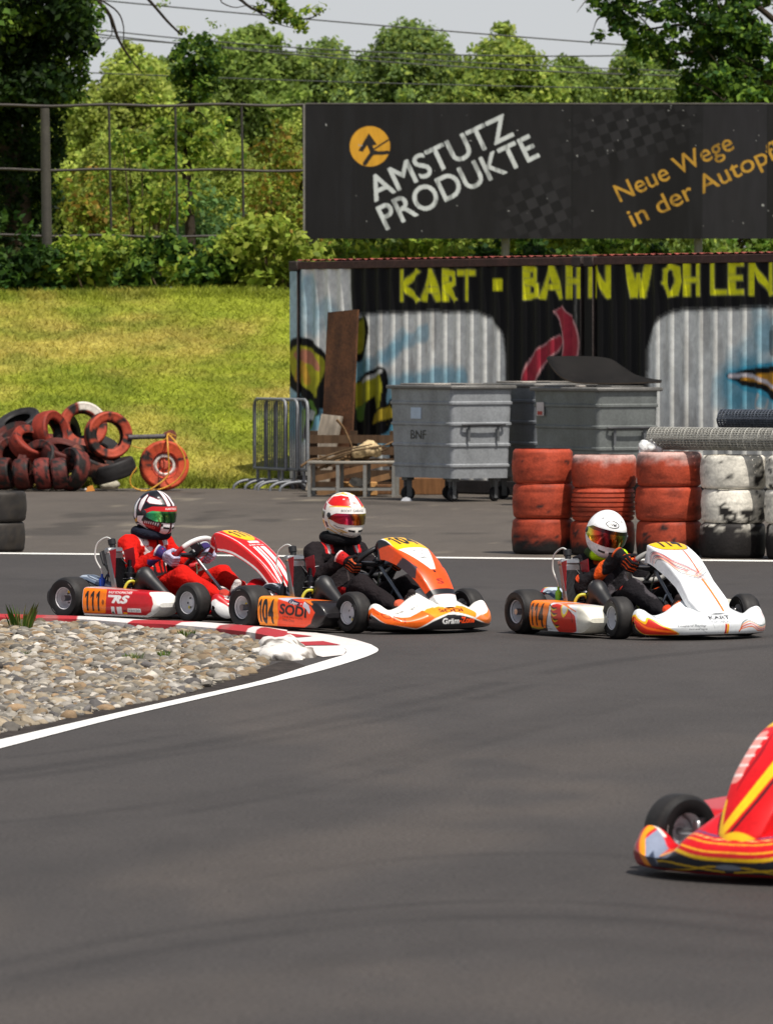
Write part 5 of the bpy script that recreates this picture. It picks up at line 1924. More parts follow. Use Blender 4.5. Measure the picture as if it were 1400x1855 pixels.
def sticks():
    r_ = np.random.default_rng(3)
    spots = [((575, 850), (650, 812), 'thin bare stick poking up left over the steel table'), ((600, 838), (690, 806), 'long stick lying across the scrap heap on the table'), ((590, 846), (640, 818), 'short stick under the crossing sticks on the table'),
             ((620, 832), (712, 800), 'dark stick reaching the stencilled bin'), ((545, 845), (575, 830), 'twig sticking out towards the crowd barriers'), ((640, 828), (700, 815), 'brown stick lying flat on the right of the table'), ((610, 760), (640, 815), 'bent thin twig standing against the brown board')]
    for k, (a, b, lab) in enumerate(spots):
        A, B = at(*a, 71.55 + .05 * k), at(*b, 71.9)
        m_ = (A + B) / 2 + r_.normal(0, .03, 3)
        mb = MB()
        mb.tube(smooth_path([A, m_, B], 12), np.linspace(.018, .009, 12), s(112, 88, 62) * r_.uniform(.7, 1.3), 6)
        tag(mb.build('stick', M_BARK, None, 60), lab, 'stick', 'sticks heaped on the steel table')
    for k in range(9):
        A = at(r_.uniform(572, 640), r_.uniform(824, 836), 71.6 + .05 * k)
        B = at(r_.uniform(650, 714), r_.uniform(802, 832), 71.5 + .05 * k)
        A[2], B[2] = max(A[2], .43), max(B[2], .43)
        mb = MB()
        mb.tube(smooth_path([A, (A + B) / 2 + r_.normal(0, .03, 3), B], 10), np.linspace(.016, .007, 10), s(92, 74, 54) * r_.uniform(.6, 1.4), 6)
        tag(mb.build('stick', M_BARK, None, 60), 'thin dry stick in the tangle on top of the steel table', 'stick', 'sticks heaped on the steel table')
    o = empty('pallet', (at(640, 890, 72.75)[0], 72.75, 0), RAD(-4))
    for k in range(5):
        mb = MB()
        mb.box((0, -.012, .10 + .14 * k), (1.05, .024, .10), s(78, 60, 44) * (.8 + .1 * k))
        mb.build('slat_board', M_WOOD, o, 30)
    for x in (-.48, 0, .48):
        mb = MB()
        mb.box((x, .045, .38), (.09, .09, .76), s(70, 54, 40))
        mb.build('bearer', M_WOOD, o, 30)
    tag(o, 'dark wooden pallet standing on edge behind the steel table', 'pallet')
    def lump(px, py, d, prims, col, name, lab, cat, seed, m=M_WOOD):
        V, F = body_surface(prims, .014, .03, noise=lambda G: (fbm(G * 20, seed) - .5) * .05)
        mb = MB()
        w = smooth(.5, .62, fbm(V * 18, seed + 9))[:, None]
        mb.add(V, F[:, ::-1], col * (1 - w) + col * .55 * w)
        p = at(px, py, d)
        tag(mb.build(name, m, None, 60, p), lab, cat)
    lump(664, 812, 71.7, [((-.12, 0, -.05), (.1, 0, -.02), .07, .07), ((-.02, 0, 0), (.04, .02, .05), .07, .05), ((.1, 0, 0), (.15, 0, -.06), .05, .04)], s(196, 172, 132), 'driftwood_root', 'light tan knotty root lying on top of the scrap wood', 'root', 5)
    lump(653, 873, 71.8, [((-.07, 0, 0), (.06, 0, .0), .055, .05)], s(190, 184, 172), 'pale_stone', 'round pale stone under the steel table', 'stone', 6, M_STONE)
    for k, (px, py, w, h, d, col, rz, lab) in enumerate(((650, 890, .42, .16, 72.2, s(186, 140, 88), .1, 'light wooden block under the steel table'), (770, 885, .66, .2, 72.6, s(120, 84, 54), -.1, 'brown timber baulk behind the wheels of the stencilled bin'), (700, 868, .5, .12, 72.7, s(104, 74, 50), .2, 'dark timber block behind the right end of the steel table'))):
        g = at(px, py, d)
        mb = MB()
        mb.box((0, 0, h / 2), (w, .22, h), col, bevel=.008)
        tag(mb.build('timber_block', M_WOOD, None, 30, (g[0], d, 0), (0, 0, rz)), lab, 'timber')
    # pallet boards leaning behind the table
    for k, (a, b, c, lab) in enumerate((((560, 870), (700, 838), s(116, 88, 62), 'upper slanting brown batten behind the steel table'), ((575, 895), (705, 862), s(130, 100, 70), 'lower slanting brown batten behind the steel table'))):
        A, B = at(*a, 72.25), at(*b, 72.4)
        mb = MB()
        e = B - A
        R = Matrix.Rotation(-math.atan2(e[2], e[0]), 3, 'Y')
        mb.box((A + B) / 2, (np.linalg.norm(e), .04, .07), c, rot=R)
        tag(mb.build('batten', M_WOOD, None, 30), lab, 'batten')
    g = ground(726, 907)
    mb = MB()
    mb.poly([(-.06, 0), (.07, 0), (.05, .03), (0, .045), (-.04, .03)], .08, 1, s(206, 208, 214))
    tag(mb.build('paper_scrap', M_PLASTIC, None, 40, (g[0] + .06, g[1] - .1, 0)), 'white paper scrap beside the left castor of the stencilled bin', 'paper')
sticks()
# =================================================================== go-karts (x forward, y left, origin on the ground under the rear axle)
WB, RT, FT = .95, .58, .485          # wheelbase, half tracks
def shell(mb, P, col, t=.006, incol=None, flip=False):
    """moulded sheet with real thickness"""
    P = np.asarray(P, float)
    du, dv = np.gradient(P, axis=0), np.gradient(P, axis=1)
    N = np.cross(du, dv)
    N /= np.maximum(np.linalg.norm(N, axis=2, keepdims=True), 1e-12)
    if flip:
        N = -N
    Q = P - N * t
    mb.grid(P, col, flip=flip)
    ic = incol if incol is not None else col
    mb.grid(Q, ic, flip=not flip)
    c4 = np.asarray(col)
    for a, b, cc in ((P[0], Q[0], (0, slice(None))), (P[-1], Q[-1], (-1, slice(None))), (P[:, 0], Q[:, 0], (slice(None), 0)), (P[:, -1], Q[:, -1], (slice(None), -1))):
        e = np.stack([a, b], 1)
        k = np.stack([c4[cc]] * 2, 1) if c4.ndim == 3 else col
        mb.grid(e, k)
    return N

def cat_interp(xs, ys, q):
    """smooth interpolation of columns over a monotone parameter"""
    xs, ys = np.asarray(xs, float), np.asarray(ys, float)
    q = np.clip(np.asarray(q, float), xs[0], xs[-1])
    i = np.clip(np.searchsorted(xs, q) - 1, 0, len(xs) - 2)
    h = xs[i + 1] - xs[i]
    t = (q - xs[i]) / h
    m = np.gradient(ys, xs, axis=0)
    if ys.ndim > 1:
        t, h = t[..., None], h[..., None]
    return (2 * t ** 3 - 3 * t ** 2 + 1) * ys[i] + (t ** 3 - 2 * t ** 2 + t) * h * m[i] + (-2 * t ** 3 + 3 * t ** 2) * ys[i + 1] + (t ** 3 - t ** 2) * h * m[i + 1]

SILVER, DARKM, ALU = s(168, 170, 172), s(46, 46, 50), s(196, 196, 198)
_kc = {}
def cached(key, f):
    if key not in _kc:
        _kc[key] = f()
    return _kc[key]

def wheel_mesh(R, w, mirror):
    def tyre():
        mb = MB()
        h = w / 2
        p = [(.066, -h * .70), (.074, -h * .86), (R * .74, -h * .99), (R * .87, -h * .96), (R - .012, -h * .82), (R - .003, -h * .66), (R, -h * .45), (R, 0)]
        p = p + [(r, -z) for r, z in p[-2::-1]]
        def colf(V):
            a = np.arctan2(V[:, 1], V[:, 0])
            r = np.hypot(V[:, 0], V[:, 1])
            C = np.tile(s(26, 25, 26), (len(V), 1))
            tread = (r > R - .008)[:, None]
            n = fbm(np.c_[np.cos(a) * 9, np.sin(a) * 9, V[:, 2] * 60], 3)[:, None]
            C = np.where(tread, s(44, 42, 41) * (.75 + .5 * n), C)
            return C
        mb.lathe(dense_prof(p, .012), segs=64, colf=colf)
        # moulded maker's mark on the sidewall
        for a0 in (1.0, 4.1):
            for z in (-1, 1):
                T = np.linspace(a0, a0 + .34, 8)
                P = np.stack([np.stack([np.cos(T) * r, np.sin(T) * r, 0 * T + z * (h * .985 + .0012)], -1) for r in (R * .78, R * .80)], 1)
                mb.grid(P, s(150, 148, 144), flip=z > 0)
        return mb.mesh('tyre', M_RUBBER, 40)
    def rim():
        mb = MB()
        h = w / 2
        c = s(206, 205, 208)
        o = h * .80
        prof = [(.0675, -o * .9), (.074, -o), (.0745, -o * .97), (.066, -o * .8), (.061, -o * .5), (.061, o * .35), (.0655, o * .72), (.0725, o * .9), (.0755, o * 1.0), (.0745, o * 1.05), (.070, o * 1.02), (.066, o * .85), (.060, o * .55), (.056, o * .22), (.05, o * .1), (.032, o * .06), (.028, o * .14), (.024, o * .30), (.012, o * .33), (0, o * .33)]
        mb.lathe(dense_prof(prof, .01), c, 44)
        for k in range(3):
            a = k * 2.094 + .4
            mb.lathe([(.007, o * .05), (.007, o * .22), (.004, o * .26), (0, o * .26)], s(120, 118, 116), 8, frame((.034 * math.cos(a), .034 * math.sin(a), 0), z=(0, 0, 1)))
            a += 1.05
            mb.lathe([(.0075, o * .1), (.0075, o * .13), (0, o * .13)], s(40, 40, 42), 10, frame((.043 * math.cos(a), .043 * math.sin(a), 0), z=(0, 0, 1)))
        a = 2.2
        mb.lathe([(.010, o * .115), (.010, o * .14), (0, o * .14)], s(232, 206, 40), 12, frame((.043 * math.cos(a), .043 * math.sin(a), 0), z=(0, 0, 1)))
        return mb.mesh('rim', M_PLASTIC, 40)
    return cached(('tyre', R, w), tyre), cached(('rim', R, w), rim)

def add_wheel(root, x, y, R, w, steer=0.0, spin=0.0):
    o = empty('wheel', (x, y, R - .001))
    o.parent = root
    t, r = wheel_mesh(R, w, y > 0)
    # the dished face looks outwards
    out = -1 if y < 0 else 1
    q = (Matrix.Rotation(steer, 4, 'Z') @ Vector((0, out, 0)).to_track_quat('Z', 'Y').to_matrix().to_4x4() @ Matrix.Rotation(spin, 4, 'Z')).to_euler()
    o.rotation_euler = q
    link('tyre', t, o)
    link('rim', r, o)

def pod_mesh(cv, side, base, dims=None):
    x0, x1, yo, yi, zt, zb = .168, .82, .665, .42, .222, .035
    nu, nv = 230, 110
    u = np.concatenate([np.linspace(0, 1, nu)])
    rows, canv = [], []
    for t in u:
        x = x0 + (x1 - x0) * t
        e = 1.0
        a = (x - x0) / .014
        if a < 1:
            e = math.sqrt(max(0, 1 - (1 - a) ** 2))
        b = (x1 - x) / .10
        f = 1.0
        if b < 1:
            f = math.sqrt(max(0.0, 1 - (1 - b) ** 2))
        k = min(e, 1) * (.05 + .95 * f) if b < 1 else max(.02, e)
        top = zt - .022 * t
        mid = (top + zb) / 2 - .005
        hz = (top - zb) / 2 * (.55 + .45 * min(1, k)) * max(k, .3)
        yo_ = yo - .03 * (1 - k) - .02 * t ** 3
        prof = np.array([(yi, hz * .75), (yi + .03, hz * .95), (yo_ - .06, hz), (yo_ - .022, hz * .96), (yo_ - .006, hz * .80), (yo_, hz * .45), (yo_ + .004, 0), (yo_, -hz * .5), (yo_ - .012, -hz * .85), (yo_ - .035, -hz), (yi + .05, -hz * 1.0), (yi, -hz * .9)])
        P = cat_interp(np.linspace(0, 1, len(prof)), prof, np.linspace(0, 1, nv))
        rows.append(np.c_[np.full(nv, x), P[:, 0] * side, mid + P[:, 1]])
    P = np.array(rows)
    C = cv(np.c_[P[..., 0].ravel(), P[..., 2].ravel()], .0012)
    mb = MB()
    mb.grid(P, C.reshape(P.shape), closed_v=True, flip=side > 0)
    for e, fl in ((P[0], side > 0), (P[-1], side < 0)):
        mb.add(e, [tuple(range(nv)) if fl else tuple(range(nv))[::-1]], base)
    return mb.mesh('sidepod', M_GLOSS, 40)

def nose_mesh(cv, hw=.47, hump=.285, bump=0.0, fine=1.0, tr=.150):
    ny, nv = int(200 * fine), int(64 * fine)
    ys = np.sin(np.linspace(-math.pi / 2, math.pi / 2, ny)) * .35 + np.linspace(-1, 1, ny) * .65
    rows, arcs = [], []
    for yn in ys:
        ay = abs(yn)
        xf = 1.385 - .205 * ay ** 2.4
        xr = float(np.interp(ay, [0, .3, .55, .8, 1], [1.07, 1.09, 1.10, 1.08, 1.08]))
        T = float(cat_interp([0, .15, .32, .55, .72, .86, .96, 1.0], [hump, hump - .01, min(.225, hump), tr + .015, tr, .185 + bump, .190 + bump, .18 + bump], ay))
        zf = min(.118, T * .6)
        pr = np.array([(xr, .04), (xf - .08, .026), (xf - .02, .034), (xf, .070), (xf - .008, zf), (xf - .03 - .06 * (1 - ay), zf + (T - zf) * .42), (xr + .10 * (1 - .4 * ay), T - (T - zf) * .12), (xr + .04, T), (xr + .004, T - .012), (xr, T - .05)])
        Pv = cat_interp(np.linspace(0, 1, len(pr)), pr, np.linspace(0, 1, nv))
        endr = math.sqrt(max(0, 1 - max(0, (ay - .90) / .10) ** 2)) if ay > .90 else 1
        cx, cz = (xf + xr) / 2 - .01, (T + .03) / 2
        Pv[:, 0] = cx + (Pv[:, 0] - cx) * (.25 + .75 * endr)
        Pv[:, 1] = cz + (Pv[:, 1] - cz) * (.15 + .85 * endr)
        rows.append(np.c_[Pv[:, 0], np.full(nv, yn * hw), Pv[:, 1]])
        ln = np.r_[0, np.cumsum(np.linalg.norm(np.diff(Pv, axis=0), axis=1))]
        arcs.append(ln - ln[int(nv * .22)])
    P = np.array(rows)
    A = np.array(arcs)
    # lettering follows the sheet: across = distance along the front line
    fr = P[:, int(nv * .4), :2]
    sl = np.r_[0, np.cumsum(np.linalg.norm(np.diff(fr, axis=0), axis=1))]
    sl -= sl[ny // 2]
    C = cv(np.c_[np.repeat(sl[:, None], nv, 1).ravel(), A.ravel()], .0013)
    mb = MB()
    mb.grid(P, C.reshape(P.shape), closed_v=True)
    return mb.mesh('nose_cone', M_GLOSS, 45)

FP = np.array([(.665, .495), (.70, .552), (.76, .588), (.86, .570), (.97, .525), (1.08, .455), (1.17, .382), (1.24, .298), (1.29, .228), (1.325, .168)])
def fairing_mesh(cv, incol, wide=1.0, wb=1.0, skirt=1.0, fp=None):
    nt, nv = 170, 120
    fp = FP if fp is None else np.array(fp)
    path = smooth_path(np.c_[fp[:, 0], 0 * fp[:, 0], fp[:, 1]], nt)
    ln = np.r_[0, np.cumsum(np.linalg.norm(np.diff(path, axis=0), axis=1))]
    T = ln / ln[-1]
    W = np.interp(T, [0, .05, .15, .4, .65, .85, .95, 1], np.array([.088, .11, .13, .135, .118, .10, .085, .055]) * wide * np.array([1, 1, 1, 1, 1, wb, wb, wb]))
    S = np.interp(T, [0, .12, .3, .55, .8, 1], np.array([.075, .115, .085, .052, .03, .01]) * skirt)
    tang = np.gradient(path, axis=0)
    tang /= np.linalg.norm(tang, axis=1, keepdims=True)
    nrm = np.c_[-tang[:, 2], 0 * T, tang[:, 0]]
    nrm *= np.sign(nrm[:, 2:3])
    v = np.linspace(-1, 1, nv)
    rows, cy = [], []
    for i in range(nt):
        pts, cc = [], []
        for q in v:
            a = abs(q)
            sg = 1 if q >= 0 else -1
            if a < .6:
                y = W[i] * .93 * a / .6
                dn = .016 * (a / .6) ** 2.5
                un = y
            elif a < .7:
                k = (a - .6) / .1
                y = W[i] * (.93 + .07 * math.sin(k * math.pi / 2))
                dn = .016 + .02 * (1 - math.cos(k * math.pi / 2))
                un = W[i] * .93 + k * .025
            else:
                k = (a - .7) / .3
                y = W[i] * (1.0 + .05 * k)
                dn = .036 + S[i] * k
                un = W[i] * .93 + .025 + S[i] * k
            pts.append(path[i] + np.array([0, sg * y, 0]) - nrm[i] * dn - np.array([.02 * 0, 0, 0]))
            cc.append(sg * un)
        rows.append(pts)
        cy.append(cc)
    P = np.array(rows)
    # number reads from the front: across = y, up = back along the hood
    U = np.c_[np.array(cy).ravel(), np.repeat(-ln[:, None], nv, 1).ravel()]
    C = cv(U, .0012)
    mb = MB()
    shell(mb, P, C.reshape(P.shape), .005, incol)
    return mb.mesh('front_fairing', M_GLOSS, 40)

def seat_mesh():
    rows = []
    for t in np.linspace(0, 1, 44):
        x = .55 - .57 * t
        H = float(cat_interp([0, .15, .3, .45, .6, .75, .9, 1], [.115, .15, .20, .265, .325, .35, .35, .36], t))
        z0 = float(np.interp(t, [0, .15, .8, 1], [.085, .05, .055, .10]))
        W = float(np.interp(t, [0, .3, .7, 1], [.185, .205, .21, .18]))
        rows.append([(x, W * math.copysign(min(1, abs(q) * 1.25) ** .9 + .05 * max(0, abs(q) - .8) * 5, q), z0 + (H - z0) * abs(q) ** 3.2) for q in np.linspace(-1, 1, 40)])
    for t in np.linspace(0, 1, 18)[1:]:
        zb = .10 + .34 * t
        rows.append([(-.02 - .11 * t + .05 * abs(q) ** 3 * (1 - t), .18 * (1 - .12 * t) * math.copysign(min(1, abs(q) * 1.25) ** .9, q), zb + max(0, .36 - zb) * abs(q) ** 3.2 - .03 * t * abs(q) ** 4) for q in np.linspace(-1, 1, 40)])
    mb = MB()
    shell(mb, np.array(rows), s(34, 34, 36), .007)
    return mb.mesh('seat', M_PLASTIC, 60)

def chassis_mesh(col):
    mb = MB()
    for sy in (-1, 1):
        mb.tube(smooth_path([(-.12, .30 * sy, .075), (.1, .31 * sy, .07), (.45, .29 * sy, .055), (.8, .20 * sy, .055), (1.04, .17 * sy, .06)], 30), .016, col, 10)
        mb.tube(smooth_path([(.90, .34 * sy, .07), (.92, .36 * sy, .10), (.93, .375 * sy, .13)], 10), .014, col, 8)
        mb.tube(smooth_path([(.80, .20 * sy, .06), (.9, .32 * sy, .07)], 6), .014, col, 8)
        mb.tube(smooth_path([(.18, .32 * sy, .08), (.20, .47 * sy, .08), (.28, .52 * sy, .09), (.6, .52 * sy, .09), (.72, .47 * sy, .08), (.74, .26 * sy, .065)], 34), .011, s(150, 150, 152), 8)
    mb.tube([(1.02, -.19, .06), (1.02, .19, .06)], .015, col, 10)
    mb.tube([(.5, -.29, .055), (.5, .29, .055)], .015, col, 10)
    mb.tube([(-.1, -.31, .075), (-.1, .31, .075)], .015, col, 10)
    mb.tube(smooth_path([(1.02, -.16, .06), (1.18, -.15, .08), (1.26, -.10, .10), (1.26, .10, .10), (1.18, .15, .08), (1.02, .16, .06)], 30), .010, s(160, 160, 162), 8)
    mb.tube(smooth_path([(1.02, -.12, .07), (1.14, -.11, .17), (1.19, -.06, .21), (1.19, .06, .21), (1.14, .11, .17), (1.02, .12, .07)], 30), .010, s(160, 160, 162), 8)
    return mb.mesh('chassis', M_METAL, 50)

def tubes(name, lst, m, parent, sharp=50):
    mb = MB()
    for pts, r, c in lst:
        mb.tube(pts, r, c, 9)
    return mb.build(name, m, parent, sharp)

def build_kart(sp):
    o = empty('go_kart', (sp['pos'][0], sp['pos'][1], 0), sp['rz'])
    tag(o, sp['label'], 'go-kart', 'racing go-karts on the track')
    st, WB, FT = sp.get('steer', 0), sp.get('wb', .95), .46
    for x, y, R, w, a in ((0, -RT, .1395, .185, 0), (0, RT, .1395, .185, 0), (WB, -FT, .131, .122, st), (WB, FT, .131, .122, st)):
        add_wheel(o, x, y, R, w, a, sp.get('spin', 0) + x * 2 + y)
    link('chassis', cached(('ch', tuple(sp['frame'])), lambda: chassis_mesh(sp['frame'])), o)
    mb = MB()
    mb.box((.78, 0, .038), (.52, .40, .006), s(120, 122, 124))
    mb.box((.78, -.19, .048), (.5, .008, .02), s(120, 122, 124))
    mb.box((.78, .19, .048), (.5, .008, .02), s(120, 122, 124))
    mb.build('floor_tray', M_METAL, o)
    tubes('rear_axle', [([(0, -.66, .138), (0, .66, .138)], .020, s(120, 120, 124))], M_METAL, o)
    mb = MB()
    mb.lathe([(.02, -.012), (.085, -.012), (.085, .0), (.02, .0)], s(150, 148, 146), 30, frame((0, .26, .138), z=(0, 1, 0)))
    mb.build('brake_disc', M_METAL, o)
    link('seat', cached('seat', seat_mesh), o)
    # bodywork
    link('sidepod', pod_mesh(sp['pod'], -1, sp['podbase']), o)
    link('sidepod', pod_mesh(sp.get('podleft', Canvas(sp['podbase'])), 1, sp['podbase']), o)
    link('nose_cone', nose_mesh(sp['nose'], sp.get('hw', .47), sp.get('hump', .285), sp.get('bump', 0), sp.get('fine', 1.6), sp.get('tr', .15)), o, (sp.get('dxn', 0), 0, 0))
    link('front_fairing', fairing_mesh(sp['fairing'], sp['fin'], sp.get('fwide', 1), sp.get('fbase', 1), sp.get('skirt', 1), sp.get('fp')), o, (sp.get('dxf', 0), 0, sp.get('dzf', 0)))
    # plastic guard over the rear of the side pod
    mb = MB()
    X = np.linspace(-.10, .27, 40)
    q = np.linspace(0, 1, 16)
    zz = np.interp(X, [-.10, -.06, .0, .27], [.262, .285, .285, .195])
    P = np.stack([np.stack([X, np.full(40, -.44 + .13 * k), zz - .03 * (2 * k - 1) ** 4], -1) for k in q], 1)
    cvg = sp['guard'](np.c_[P[..., 0].ravel(), P[..., 1].ravel()], .001)
    shell(mb, P, cvg.reshape(P.shape), .03)
    mb.build('side_guard', M_GLOSS, o, 40)
    # rear bumper
    mb = MB()
    Y = np.linspace(-.54, .54, 60)
    rows = []
    for y in Y:
        e = min(1, (0.54 - abs(y)) / .03)
        h = .062 * (.6 + .4 * math.sqrt(max(0, e))) if e < 1 else .062
        th = .035
        xb = -.215 - .03 * math.cos(y * 2.6)
        zc = .135 + .012 * math.cos(y * 9)
        prof = [(-th, -h * .7), (-th * .8, -h), (th * .6, -h), (th, -h * .6), (th * .75, 0), (th, h * .6), (th * .6, h), (-th * .8, h), (-th, h * .7), (-th * 1.1, 0)]
        rows.append([(xb + a, y, zc + b) for a, b in prof])
    P = np.array(rows)
    mb.grid(P, s(30, 30, 32), closed_v=True, flip=True)
    for e, f in ((P[0], 1), (P[-1], -1)):
        mb.add(e, [tuple(range(10))[::f]], s(30, 30, 32))
    mb.build('rear_bumper', M_PLASTIC, o, 50)
    tubes('bumper_bracket', [([(-.1, sy * .25, .08), (-.22, sy * .25, .13)], .012, DARKM) for sy in (-1, 1)][:1], M_METAL, o)
    tubes('bumper_bracket', [([(-.1, .25, .08), (-.22, .25, .13)], .012, DARKM)], M_METAL, o)
    # steering
    C0, ax = np.array([.555, 0, .425]), np.array([-.72, 0, .69])
    ax /= np.linalg.norm(ax)
    up = np.array([ax[2], 0, -ax[0]])
    sw = math.radians(sp.get('sw', 0))
    tt = np.linspace(0, 2 * math.pi, 72, endpoint=False)
    Pr = np.array([C0 + up * math.cos(a) * .145 * (1 - .16 * max(0, -math.cos(a)) ** 4) + np.array([0, 1, 0]) * math.sin(a) * .165 for a in tt])
    grip = np.array([sp['wheelcol'](math.degrees((a + math.pi) % (2 * math.pi) - math.pi)) for a in tt])
    mb = MB()
    mb.tube(Pr, .0175, grip, 12, closed=True)
    swo = mb.build('steering_wheel', M_PLASTIC, o, 70)
    mb = MB()
    for a in (90, -90, 180):
        e = C0 + up * math.cos(RAD(a)) * .14 + np.array([0, 1, 0]) * math.sin(RAD(a)) * .155
        mb.tube([C0 - ax * .02, (C0 - ax * .015 + e) / 2, e], [.02, .016, .011], s(96, 96, 100), 8)
    mb.lathe([(0, -.03), (.035, -.03), (.04, -.02), (.04, .01), (.0, .012)], s(40, 40, 42), 20, frame(C0, z=ax))
    mb.build('spokes', M_METAL, swo)
    mb = MB()
    mb.box(C0 + up * .055 + ax * .012, (.03, .11, .07), s(30, 31, 34), rot=np.array(frame((0, 0, 0), z=up).to_3x3()), bevel=.006)
    mb.build('display', M_PLASTIC, swo)
    col_top, col_bot = C0 - ax * .02, np.array([.93, 0, .075])
    tubes('steering_column', [([col_top, col_bot], .011, SILVER)], M_METAL, o)
    tubes('column_support', [([(.70, sy * .10, .06), tuple(col_top * .55 + col_bot * .45 + np.array([0, sy * .012, 0]))], .009, sp['frame']) for sy in (-1,)], M_METAL, o)
    tubes('column_support', [([(.70, .10, .06), tuple(col_top * .55 + col_bot * .45 + np.array([0, .012, 0]))], .009, sp['frame'])], M_METAL, o)
    for sy in (-1, 1):
        tubes('tie_rod', [([(.9, sy * .03, .085), (.86, sy * .385, .12)], .008, s(60, 60, 64))], M_METAL, o)
        mb = MB()
        mb.box((WB, sy * .385, .13), (.045, .03, .085), s(140, 140, 142), bevel=.006)
        mb.tube([(WB, sy * .37, .131), (WB, sy * .47, .131)], .0125, SILVER, 10)
        mb.lathe([(.0, -.05), (.012, -.05), (.012, .05), (.0, .05)], s(90, 90, 94), 10, frame((WB - .0, sy * .37, .13), z=(0, 0, 1)))
        mb.box((WB - .05, sy * .38, .12), (.09, .02, .012), s(120, 120, 122))
        mb.build('stub_axle', M_METAL, o)
        mb = MB()
        mb.tube(smooth_path([(1.0, sy * .13, .06), (1.05, sy * .13, .13), (1.04, sy * .13, .2)], 10), .008, SILVER, 8)
        mb.box((1.037, sy * .13, .2), (.016, .06, .07), s(150, 150, 150), bevel=.004)
        mb.build('pedal', M_METAL, o)
    mb = MB()
    V, F = body_surface([((.62, 0, .1), (.70, 0, .1), .065, .06, ((0, 1, 0), 1.0)), ((.62, 0, .19), (.66, 0, .18), .05, .045)], .012, .04)
    mb.add(V, F[:, ::-1], s(190, 188, 170))
    mb.build('fuel_tank', M_PLASTIC, o, 60)
    # engine on the right
    eng = MB()
    eng.box((.215, -.335, .115), (.17, .13, .11), s(92, 92, 96), bevel=.018)
    eng.box((.20, -.40, .12), (.10, .03, .09), s(120, 120, 124), bevel=.012)
    eng_o = eng.build('engine', M_METAL, o)
    mb = MB()
    for k in range(7):
        mb.box((.30, -.335, .175 + k * .015), (.12 - .003 * abs(k - 3), .11, .008), s(70, 70, 74), bevel=.003)
    mb.box((.30, -.335, .22), (.085, .085, .12), s(60, 60, 64), bevel=.01)
    mb.lathe([(.045, 0), (.045, .02), (.03, .03), (.026, .06), (.018, .065), (.016, .11), (0, .112)], s(46, 46, 50), 20, frame((.30, -.335, .28), z=(0, 0, 1)))
    mb.build('cylinder', M_METAL, eng_o)
    mb = MB()
    V, F = body_surface([((.16, -.33, .30), (.22, -.31, .325), .042, .04), ((.20, -.33, .26), (.20, -.33, .3), .03, .03)], .009, .02, noise=lambda G: (fbm(G * 40, 4) - .5) * .008)
    mb.add(V, F[:, ::-1], sp.get('filtercol', s(190, 26, 26)))
    mb.build('air_filter', M_PLASTIC, eng_o, 60)
    tubes('cable', [(smooth_path([(.28, -.35, .36), (.22, -.38, .42), (.14, -.36, .36), (.10, -.34, .22)], 18), .005, s(24, 24, 26)), (smooth_path([(.10, -.36, .26), (.16, -.40, .29), (.20, -.38, .24), (.26, -.39, .2)], 16), .006, s(30, 30, 60))], M_PLASTIC, eng_o)
    # black intake box beside the seat
    V, F = body_surface([((.36, -.325, .12), (.425, -.325, .285), .058, .055), ((.425, -.325, .285), (.66, -.325, .12), .055, .032), ((.36, -.325, .12), (.66, -.325, .10), .05, .032)], .0085, .03)
    mb = MB()
    mb.add(V, F[:, ::-1], s(30, 30, 32))
    mb.build('intake_box', M_PLASTIC, o, 60)
    # radiator leaning back, with red side plate
    rd = empty('radiator', (.30, -.405, .11))
    rd.parent = o
    rd.rotation_euler = (0, RAD(-14), 0)
    mb = MB()
    mb.box((0, 0, .175), (.045, .13, .32), s(150, 150, 150), bevel=.008)
    mb.box((0, 0, .35), (.052, .14, .04), s(176, 176, 176), bevel=.01)
    mb.box((0, 0, .012), (.052, .14, .03), s(150, 150, 150), bevel=.008)
    mb.build('core', M_METAL, rd)
    mb = MB()
    for k in range(13):
        mb.box((.0245, -.055 + k * .0092, .165), (.004, .0045, .26), s(52, 52, 56))
    mb.build('fins', M_METAL, rd)
    mb = MB()
    mb.poly([(.026, .345), (.03, .16), (.085, .345)], .004, 1, sp.get('platecol', s(150, 24, 36)))
    mb.move(Matrix.Translation((0, -.068, 0)))
    mb.build('side_plate', M_GLOSS, rd)
    mb = MB()
    mb.poly([(.026, .345), (.03, .16), (.11, .24), (.12, .345)], .004, 1, sp.get('platecol', s(150, 24, 36)) * .8)
    mb.move(Matrix.Translation((0, .068, 0)))
    mb.build('side_plate', M_GLOSS, rd)
    mb = MB()
    mb.lathe([(.02, 0), (.02, .02), (.026, .022), (.026, .055), (.018, .06), (0, .06)], s(28, 28, 30), 16, frame((0, .0, .37), z=(0, 0, 1)))
    mb.build('cap', M_PLASTIC, rd)
    # overflow hose to the catch bottle, coolant hoses
    tubes('overflow_hose', [(smooth_path([(.205, -.405, .52), (.16, -.42, .535), (.10, -.44, .49), (.085, -.44, .40), (.13, -.43, .32), (.135, -.43, .29)], 34), .0055, s(200, 200, 196))], M_PLASTIC, o, 70)
    mb = MB()
    mb.lathe([(0, 0), (.02, .0), (.021, .05), (.014, .06), (.008, .066), (.008, .085), (0, .085)], sp.get('bottlecol', s(40, 70, 150)), 16, frame((.135, -.43, .21), z=(0, 0, 1)))
    mb.build('catch_bottle', M_PLASTIC, o)
    tubes('coolant_hose', [(smooth_path([(.33, -.42, .14), (.345, -.44, .20), (.36, -.42, .245), (.37, -.38, .25), (.35, -.35, .22)], 22), .010, s(196, 190, 60))], M_PLASTIC, o, 70)
